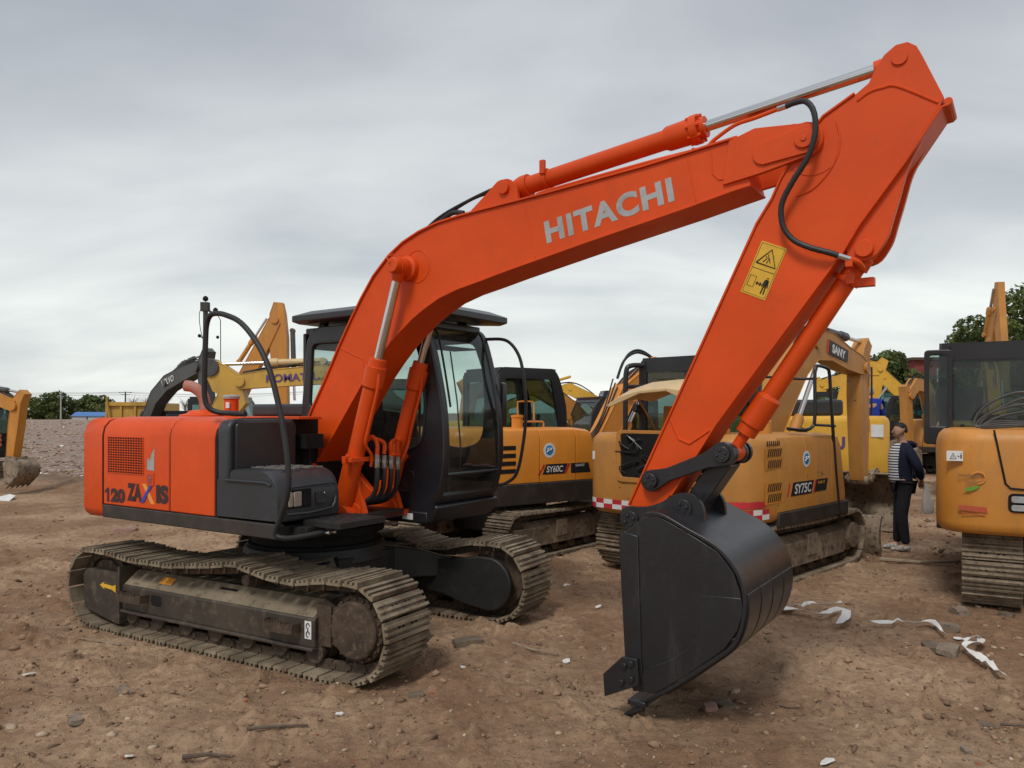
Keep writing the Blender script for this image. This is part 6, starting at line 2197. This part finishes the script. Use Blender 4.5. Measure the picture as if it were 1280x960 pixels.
LEAFA = [leafmat('leaf_dark', (.055, .08, .022)), leafmat('leaf_mid', (.085, .115, .032)), leafmat('leaf_light', (.135, .16, .05))]
BARK = rough_mat('bark', (.07, .055, .04, 1), (.12, .10, .08, 1), 9, .9, .6)
TWIG = rough_mat('grey_twig', (.20, .18, .17, 1), (.26, .24, .23, 1), 9, .9, .2)


def crown(blobs, n, size, seed, mats=LEAFA):
    g = np.random.RandomState(seed)
    w_ = np.array([b[3] ** 2 for b in blobs]); w_ = w_ / w_.sum()
    k = g.choice(len(blobs), n, p=w_)
    bc = np.array([b[:3] for b in blobs])[k]
    br = np.array([b[3] for b in blobs])[k]
    d = g.normal(size=(n, 3)); d /= np.linalg.norm(d, axis=1)[:, None]
    rad = br * g.uniform(.55, 1.08, n) ** .6
    P = bc + d * rad[:, None] * np.array([1, 1, .82])
    nm = d + g.normal(size=(n, 3)) * .6; nm /= np.linalg.norm(nm, axis=1)[:, None]
    a = np.cross(nm, g.normal(size=(n, 3))); a /= np.linalg.norm(a, axis=1)[:, None]
    b = np.cross(nm, a)
    s = size * g.uniform(.5, 1.3, n)[:, None]
    V = np.stack([P - a * s, P - b * s * .55 + nm * s * .1, P + a * s, P + b * s * .55 + nm * s * .1], 1).reshape(-1, 3)
    F = np.arange(4 * n).reshape(-1, 4)
    me = bpy.data.meshes.new('crown')
    me.from_pydata(V.tolist(), [], F.tolist())
    for m in mats: me.materials.append(m)
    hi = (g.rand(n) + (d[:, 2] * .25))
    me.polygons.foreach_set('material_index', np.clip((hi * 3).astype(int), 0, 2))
    return me


def tree(label, x, y, h, blobs, n, size, seed, group=None, trunk_r=.16, name='broadleaf_tree', mats=LEAFA):
    t = thing(name, label, 'tree', (x, y, 0), seed * 1.3, group)
    m = MB()
    zt = h * .45
    m.tube(spl([(0, 0, -.1), (.05, .02, zt * .5), (0, .05, zt), (.05, 0, h * .8)], 4), [trunk_r * (1 - .8 * k / 12) for k in range(13)], 9)
    for b in blobs[:7]:
        m.tube([(0, .04, zt * .7), ((b[0]) * .5, b[1] * .5, (zt + b[2]) * .5), b[:3]], [trunk_r * .5, trunk_r * .3, trunk_r * .1], 6)
    m.build('trunk', BARK, t)
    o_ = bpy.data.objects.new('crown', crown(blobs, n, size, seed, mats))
    COL.objects.link(o_)
    o_.parent = t
    return t


def blobset(seed, h, r, base=.3, k=16):
    g = random.Random(seed)
    o_ = []
    for i in range(k):
        z = h * (base + (1 - base) * (i + .5) / k) - r * .15
        f = math.sin(PI * min(1, max(.12, ((z / h) - base * .4) / (1.1 - base * .4)))) ** .7
        a = g.uniform(0, 2 * PI)
        q = r * f * g.uniform(.2, .8)
        o_.append((q * math.cos(a), q * math.sin(a), z, r * g.uniform(.28, .5)))
    return o_


RG = 'green trees beyond the machines on the right'
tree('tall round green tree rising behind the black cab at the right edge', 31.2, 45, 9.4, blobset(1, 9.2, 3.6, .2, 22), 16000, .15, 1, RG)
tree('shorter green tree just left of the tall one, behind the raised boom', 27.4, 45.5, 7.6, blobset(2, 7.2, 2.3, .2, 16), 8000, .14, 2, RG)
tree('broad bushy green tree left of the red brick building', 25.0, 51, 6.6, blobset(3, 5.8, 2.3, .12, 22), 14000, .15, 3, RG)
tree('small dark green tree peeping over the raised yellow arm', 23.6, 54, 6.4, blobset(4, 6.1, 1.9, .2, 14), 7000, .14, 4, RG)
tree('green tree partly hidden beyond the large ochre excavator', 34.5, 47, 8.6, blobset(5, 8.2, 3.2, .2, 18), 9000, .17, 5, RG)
LG = 'dark trees far across the rubble field'
specs = [(-139, 220, 4.4, 4.0), (-133, 222, 5.8, 4.4), (-127.5, 220, 7.2, 4.9), (-122, 224, 6.6, 4.6), (-116.5, 221, 6.6, 4.4), (-113, 218, 4.0, 3.2), (-147, 221, 4.2, 3.6), (-106, 230, 4.4, 2.6)]
names = ['low dark tree at the far left beside the small ochre excavator', 'dark tree second from the left in the far clump', 'tallest dark tree of the far clump, pole in front of it',
         'dark tree right of the tallest in the far clump', 'rounded dark tree at the right of the far clump', 'low dark bush ending the far clump on the right', 'low dark tree hidden behind the small ochre excavator', 'far low tree over the yellow skip']
for i, (x, y, h, r) in enumerate(specs):
    tree(names[i], x, y, h, blobset(10 + i, h, r, .02, 18), 4200, .42, 10 + i, LG, trunk_r=.3)


def bare(label, x, y, h, seed):
    t = thing('bare_tree', label, 'tree', (x, y, 0), 0, 'bare winter trees on the far left skyline')
    g = random.Random(seed)
    m = MB()
    m.tube([(0, 0, 0), (.1, 0, h * .5)], [.16, .1], 5)
    m.build('trunk', TWIG, t)
    m = MB()
    for k in range(60):
        a = g.uniform(0, 2 * PI)
        z = h * g.uniform(.3, .6)
        r_ = h * g.uniform(.12, .3)
        e_ = (r_ * math.cos(a), r_ * math.sin(a), z + h * g.uniform(.2, .4))
        mid = (e_[0] * .4, e_[1] * .4, (z + e_[2]) / 2)
        m.tube([(0.05, 0, z), mid, e_], [.05, .04, .02], 4, cap=False)
    m.build('crown', TWIG, t)


for i, (x, y, h, l) in enumerate([(-112, 240, 8.5, 'bare tree left of the far utility pole'), (-106, 240, 7.4, 'bare tree behind the far utility pole'), (-117, 242, 8.0, 'thin bare tree just right of the dark clump'), (-100, 240, 6.8, 'bare tree right of the far utility pole, over the yellow skip')]):
    bare(l, x, y, h, 40 + i)

# ============================================================ sheds, poles, building
BLROOF = paint('blue_sheet_roof', (.05, .17, .42), .5, amount=.3)
WALLW = paint('pale_wall', (.45, .45, .43), .8, amount=.3, coat=0)
for i, (x, y, wd, l) in enumerate([(-112, 205, 3.6, 'small blue roofed shed nearest the dark tree clump'), (-107, 204, 4.6, 'larger blue roofed shed just left of the yellow skip')]):
    s_ = thing('shed', l, 'shed', (x, y, 0), 0, 'blue sheds across the rubble field')
    m = MB(); m.box(-wd / 2, wd / 2, -2, 2, 0, 1.0); m.build('wall', WALLW, s_)
    m = MB(); m.prism([(-2.3, .98), (0, 2.0), (2.3, .98), (2.3, 1.08), (0, 2.12), (-2.3, 1.08)], -wd / 2 - .3, wd / 2 + .3, 'x'); m.build('roof', BLROOF, s_)

CONC = rough_mat('concrete_pole', (.3, .29, .27, 1), (.38, .37, .35, 1), 4, .85, .2)
DARKP = rough_mat('weathered_pole', (.045, .043, .04, 1), (.07, .066, .06, 1), 6, .8, .3)
def pole(label, x, y, h, r, arms, mat):
    p = thing('utility_pole', label, 'utility pole', (x, y, 0), 0, 'utility poles on the left')
    m = MB(); m.tube([(0, 0, -.2), (0, 0, h)], [r * 1.25, r * .8], 10); m.build('shaft', mat, p)
    for z, w_ in arms:
        m = MB(); m.box(-w_, w_, -.05, .05, z - .05, z + .05)
        for q in (-1, -.4, .4, 1):
            m.cyl((q * w_ * .9, 0, z + .05), (q * w_ * .9, 0, z + .22), .05, 6)
        m.build('crossarm', mat, p)
    return p
pole('pale concrete pole in front of the tallest far dark tree', -122, 212, 7.4, .2, [(7.1, .5)], CONC)
pole('far utility pole with a crossarm above the yellow skip', -107.5, 218, 7.8, .22, [(7.5, 1.8), (6.9, 1.3)], DARKP)
pole('leaning thin far pole right of the blue sheds', -103, 225, 7.2, .16, [(7.0, .9)], CONC)
pp = thing('utility_pole', 'dark pole with lamps and brackets standing behind the tall black grab rail', 'utility pole', (-8.60, 22.0, 0), 0, 'utility poles on the left')
m = MB(); m.tube([(0, 0, -.2), (0, 0, 5.0)], [.09, .065], 12); m.build('shaft', DARKP, pp)
m = MB(); m.tube([(0, 0, 4.85), (.18, 0, 4.70), (.26, 0, 4.72)], .035, 8); m.tube([(-.02, 0, 3.95), (-.1, 0, 4.02), (-.16, 0, 4.04)], .02, 8); m.box(-.12, .1, -.08, .08, 4.75, 5.0); m.build('bracket', DARKP, pp, .005)
for c_, r_ in (((0, 0, 5.1), .08), ((.28, 0, 4.78), .07), ((-.17, 0, 4.06), .05), ((.34, 0, 4.02), .045)):
    m = MB(); m.lathe(Vector(c_) - Vector((0, 0, r_)), (0, 0, 1), [(0, .01), (r_ * .4, r_ * .8), (r_, r_), (r_ * 1.6, r_ * .8), (r_ * 2, .02)], 12); m.build('lamp', VOID, pp)
m = MB(); m.tube(spl([(-.05, 0, 4.95), (-.17, 0, 4.7), (-.15, 0, 4.3), (-.06, 0, 3.9)], 5), .01, 5); m.tube([(.28, 0, 4.75), (.42, 0, 4.5), (.43, 0, 2.2)], .012, 5); m.build('wire', VOID, pp)
m = MB()
def sag(a, b, s_, n=12):
    return [(a[0] + (b[0] - a[0]) * t, a[1] + (b[1] - a[1]) * t, a[2] + (b[2] - a[2]) * t - s_ * 4 * t * (1 - t)) for t in [k / n for k in range(n + 1)]]
for i, (z1_, z2_) in enumerate(((7.3, 7.7), (7.0, 7.5), (6.6, 7.0))):
    m = MB()
    m.tube(sag((-215, 200, z1_ + 1.6), (-122, 212, z1_), .8)[:-1] + sag((-122, 212, z1_), (-107.5, 218, z2_), .1)[:-1] + sag((-107.5, 218, z2_), (-60, 230, z2_ + .5), .8), .045, 4)
    tag(m.build('power_line', VOID), ('topmost', 'middle', 'lowest')[i] + ' of the three thin power lines strung between the far left poles', 'power line', 'power lines on the far left skyline')

SKIPY = paint('skip_yellow', (.50, .28, .03), .5, amount=.5, scale=2, dirt=(.15, .1, .06, 1), streak=True)
s_ = thing('skip', 'rusty yellow open skip standing behind the orange engine cover', 'skip', (-12.15, 26.0, 0), 0)
m = MB()
m.ring([(-.62, -1.2), (.62, -1.2), (.62, 1.2), (-.62, 1.2)], [(-.55, -1.12), (.55, -1.12), (.55, 1.12), (-.55, 1.12)], .5, 2.22, 'z')
m.box(-.58, .58, -1.15, 1.15, .5, .6)
m.build('skip_wall', SKIPY, s_, .01)
m = MB()
for x_ in (-.66, -.2, .25, .63):
    m.box(x_ - .03, x_ + .03, -1.26, -1.20, .5, 2.2)
m.box(-.68, .68, -1.28, -1.2, 2.12, 2.24)
m.build('rib', SKIPY, s_, .005)
m = MB()
m.tube([(-.5, -1.3, 1.4), (-.62, -1.3, 2.35), (-.56, -1.3, 2.4)], .03, 6)
m.build('hook_bar', SKIPY, s_)
m = MB()
for x_ in (-.5, .5):
    m.box(x_ - .06, x_ + .06, -1.15, 1.15, 0, .5)
m.build('runner', RUST, s_, .01)

BRICK = rough_mat('red_brick_wall', (.16, .035, .03, 1), (.24, .06, .045, 1), 3, .85, .3)
b_ = thing('brick_building', 'low dark red building with pale windows beyond the trees', 'building', (49.5, 82, 0), 0)
m = MB(); m.box(-9.5, 12, -4, 4, 0, 7.1); m.build('wall', BRICK, b_)
m = MB(); m.box(-9.9, 12.4, -4.4, 4.4, 7.11, 7.4); m.build('roof', RUST, b_, .02)
for k in range(5):
    x_ = -6.3 + k * 3.2
    for z_ in (1.2, 4.3):
        m = MB(); m.box(x_ - .95, x_ + .95, -4.06, -3.98, z_, z_ + 2.0); wn = m.build('window', WALLW, b_)
        m = MB()
        for q in range(3):
            m.box(x_ - .85 + q * .6, x_ - .35 + q * .6, -4.075, -4.062, z_ + .12, z_ + 1.88)
        m.build('pane', GREYP, wn)
m = MB(); m.tube([(-4, 0, 7.4), (-4, 0, 10.0)], .05, 6); m.build('antenna', DARKP, b_)

# ============================================================ things lying on the dirt
PAPER = rough_mat('white_fabric_strip', (.62, .61, .58, 1), (.72, .71, .68, 1), 6, .8, .3)
def G(u, v):
    """spot on the dirt given as bearing and drop from eye level"""
    Y = EYE * 980 / (v - 516)
    return ((u - 640) / 980 * Y, Y)
def strip(label, pts, wd, seed):
    g = random.Random(seed)
    P = spl([(p[0], p[1], 0) for p in pts], 5)
    loops = []
    for i, p in enumerate(P):
        t = (P[min(i + 1, len(P) - 1)] - P[max(i - 1, 0)]).normalized()
        n_ = Vector((-t.y, t.x, 0))
        w_ = wd * (.30 + .08 * math.sin(i * .35 + seed))
        z = gz(p.x, p.y) + .048 + .010 * math.sin(i * .6 + seed)
        tilt = .012 * math.sin(i * .45 + seed * 2)
        a = p + n_ * w_ + Vector((0, 0, z + tilt + .012)); b = p - n_ * w_ + Vector((0, 0, z - tilt + .012))
        up = Vector((0, 0, .003))
        loops.append([a, b, b + up, a + up])
    m = MB(); m.loft(loops)
    return tag(m.build('cloth_strip', PAPER, None, sharp=60), label, 'cloth strip', 'white strips lying on the dirt')
strip('torn white strip with a folded end, nearest the black bucket', [G(978, 771), G(1005, 772), G(1030, 775), G(1052, 770), G(1058, 776), G(1049, 788)], .10, 1)
strip('short white scrap strip lying behind the folded one', [G(985, 763), G(1000, 767), G(1012, 761), G(1030, 764), G(1052, 763)], .05, 2)
strip('long thin white strip crossing the dirt to the flat stones', [G(1088, 784), G(1110, 786), G(1140, 789), G(1158, 785), G(1172, 792), G(1182, 800)], .055, 3)
strip('white strip curling off the flat stones toward the right', [G(1203, 808), G(1214, 806), G(1226, 806), G(1222, 816), G(1205, 818), G(1216, 828), G(1232, 836), G(1255, 851)], .075, 4)
rockm = rough_mat('rock', (.19, .145, .105, 1), (.28, .225, .17, 1), 7, .85, .7, c2=(.12, .09, .075, 1))
rockd = rough_mat('dark_rock', (.12, .09, .065, 1), (.19, .145, .105, 1), 7, .85, .7)
pinkst = rough_mat('pink_brick', (.26, .15, .12, 1), (.34, .21, .17, 1), 7, .85, .5)
def rock(label, u, v, sx, sy, sz, mat, seed, name='rock'):
    x, y = G(u, v)
    g = np.random.RandomState(seed)
    bm = bmesh.new()
    bmesh.ops.create_icosphere(bm, subdivisions=3, radius=1)
    off = g.rand(3) * 10
    for v_ in bm.verts:
        p = v_.co
        n1 = math.sin(p.x * 3 + off[0]) * math.sin(p.y * 2.7 + off[1]) * math.sin(p.z * 3.1 + off[2])
        f = 1 + .25 * n1 + .06 * math.sin(p.x * 9 + off[1]) * math.sin(p.y * 8 + off[2])
        q = Vector((max(-.75, min(.75, p.x * f)), max(-.7, min(.7, p.y * f)), max(-.6, min(.55 + .15 * p.x, p.z * f))))
        v_.co = Vector((q.x * sx, q.y * sy, q.z * sz))
    me = bpy.data.meshes.new(name)
    bm.to_mesh(me); bm.free()
    me.shade_smooth(); me.set_sharp_from_angle(angle=R(28))
    me.materials.append(mat)
    o_ = bpy.data.objects.new(name, me)
    COL.objects.link(o_)
    o_.location = (x, y, gz(x, y) + sz * .3)
    o_.rotation_euler = (0, 0, g.rand() * 3)
    return tag(o_, label, 'rock', 'loose rocks on the dirt')
rock('flat grey slab of stone under the curled white strip', 1185, 818, .16, .10, .06, rockm, 1)
rock('flat grey stone just left of the curled white strip slab', 1165, 812, .13, .09, .05, rockd, 2)
rock('small brown stone in front of the right-hand tracks', 1200, 768, .12, .09, .07, rockm, 3)
rock('small grey stone right of the brown one by the tracks', 1258, 768, .08, .06, .05, rockd, 4)
rock('brown wedge of stone at the end of the thin strip', 1184, 788, .13, .07, .06, rockm, 5)
rock('pinkish rolled lump beside the folded white strip', 982, 768, .10, .06, .04, pinkst, 6)
rock('dark stone half buried under the bucket', 905, 880, .09, .07, .04, rockd, 7)
rock('pinkish grey stone beside the bucket teeth', 888, 885, .05, .06, .05, pinkst, 8)
rock('dark clod in the dirt between the two tracks', 585, 808, .16, .09, .05, rockd, 9)
rock('flat brown stone in the left foreground', 155, 866, .12, .06, .03, rockm, 10)
rock('low brown stone near the bottom left corner', 95, 902, .08, .06, .03, rockm, 11)
rock('pale pebble on the dirt at the bottom right', 1208, 938, .04, .03, .025, rockm, 12)
rock('greenish grey flat stone near the right foreground', 1232, 904, .07, .05, .03, rockd, 13)
rock('reddish brick lump on the ground behind the left track', 158, 663, .22, .12, .08, pinkst, 14)
rock('rusty brown clod left of the fallen twig', 535, 760 + 40, .05, .05, .03, rockd, 15)
rock('low dark rock in the middle foreground', 520, 862 + 10, .07, .05, .03, rockd, 16)
def scrap(label, u, v, s_, seed):
    x, y = G(u, v)
    g = random.Random(seed)
    m = MB()
    n_ = 6
    pts = [(s_ * math.cos(2 * PI * k / n_) * g.uniform(.5, 1.2), s_ * .7 * math.sin(2 * PI * k / n_) * g.uniform(.5, 1.2)) for k in range(n_)]
    m.loft([[(p[0], p[1], 0) for p in pts], [(p[0], p[1], .004 + .01 * g.random()) for p in pts]])
    o_ = m.build('paper_scrap', PAPER, None, .001)
    o_.location = (x, y, gz(x, y) + .012)
    o_.rotation_euler = (g.uniform(-.3, .3), g.uniform(-.3, .3), g.uniform(0, 3))
    return tag(o_, label, 'paper scrap', 'white scraps on the dirt')
for i, (u, v, s_, l) in enumerate([(579, 839, .035, 'white scrap on the dirt in front of the far track'), (708, 829, .045, 'white scrap left of the bucket plate'), (35, 843, .05, 'pale scrap near the left edge of the foreground'),
                                   (163, 945, .04, 'pale torn scrap at the bottom left'), (1035, 953, .05, 'white scrap at the very bottom right of centre'), (424, 894, .035, 'white scrap in front of the near track'),
                                   (1196, 800, .05, 'white folded scrap above the curled strip'), (708, 732, .05, 'white scrap beside the far track front'), (5, 625, .35, 'large white sheet scrap at the left edge beyond the excavator'), (748, 763, .04, 'white scrap left of the bucket top')]):
    scrap(l, u, v, s_, 60 + i)
STICK = rough_mat('dry_stick', (.22, .16, .11, 1), (.32, .25, .18, 1), 12, .85, .4)
STICKD = rough_mat('dark_stick', (.10, .07, .05, 1), (.16, .12, .09, 1), 12, .85, .4)
def stick(label, pts, r, mat=STICK):
    P = [G(*p) for p in pts]
    m = MB()
    m.tube([(x, y, gz(x, y) + r * 1.2 + .006) for x, y in P], [r * (1 - .5 * i / max(1, len(P) - 1)) for i in range(len(P))], 7)
    return tag(m.build('stick', mat), label, 'stick', 'sticks lying on the dirt')
stick('dry stick between the tracks and the bucket', [(642, 809), (665, 817), (698, 822)], .014)
stick('thin pale straw right of the bucket', [(984, 826), (976, 846), (969, 868)], .006)
stick('long dark branch lying at the bottom left of centre', [(308, 918), (345, 914), (385, 912)], .013, STICKD)
stick('dark short branch at the bottom left', [(228, 950), (260, 947), (288, 944)], .015, STICKD)
stick('forked pale twig in the right corner', [(1255, 928), (1268, 918), (1280, 912)], .006)
stick('long pale pole on the ground right of the muddy blade', [(1100, 700), (1150, 705), (1200, 703)], .03, STICK)
stick('flat dark splinter at the right edge', [(1250, 905), (1268, 908), (1290, 907)], .012, STICKD)
stick('thin dark twig in the centre right foreground', [(970, 882), (985, 885), (1005, 884)], .008, STICKD)
stick('small pale twig left of the near track', [(150, 806), (132, 802), (98, 797)], .008)


# ------------------------------------------------------------ separate seams and openings into one mesh each
def split_loose(o, key=None):
    me = o.data
    n = len(me.vertices)
    par = list(range(n))
    def find(a):
        while par[a] != a:
            par[a] = par[par[a]]; a = par[a]
        return a
    for e in me.edges:
        a, b = find(e.vertices[0]), find(e.vertices[1])
        if a != b: par[a] = b
    groups = {}
    for v in me.vertices:
        groups.setdefault(find(v.index), []).append(v.index)
    out_ = {}
    for g, vs in groups.items():
        c = sum((me.vertices[i].co for i in vs), Vector()) / len(vs)
        out_.setdefault(key(c) if key else g, []).extend(vs)
    if len(out_) < 2:
        return
    for k, vs in out_.items():
        vset = set(vs)
        mp_ = {v: i for i, v in enumerate(vs)}
        fs = [[mp_[i] for i in p.vertices] for p in me.polygons if p.vertices[0] in vset]
        m2 = bpy.data.meshes.new(o.name.split('.')[0])
        m2.from_pydata([tuple(me.vertices[i].co) for i in vs], [], fs)
        for mt in me.materials: m2.materials.append(mt)
        m2.shade_smooth(); m2.set_sharp_from_angle(angle=R(35))
        o2 = bpy.data.objects.new(o.name.split('.')[0], m2)
        COL.objects.link(o2)
        o2.parent = o.parent
    bpy.data.objects.remove(o)


for o_ in list(bpy.data.objects):
    nm_ = o_.name.split('.')[0]
    if nm_ in ('weld_seam', 'frame_hole'):
        split_loose(o_)
    elif nm_ == 'air_vents' and o_.parent == d1:
        split_loose(o_, lambda c: 0 if c.z > 1.53 else (1 if c.z > 1.25 else 2))
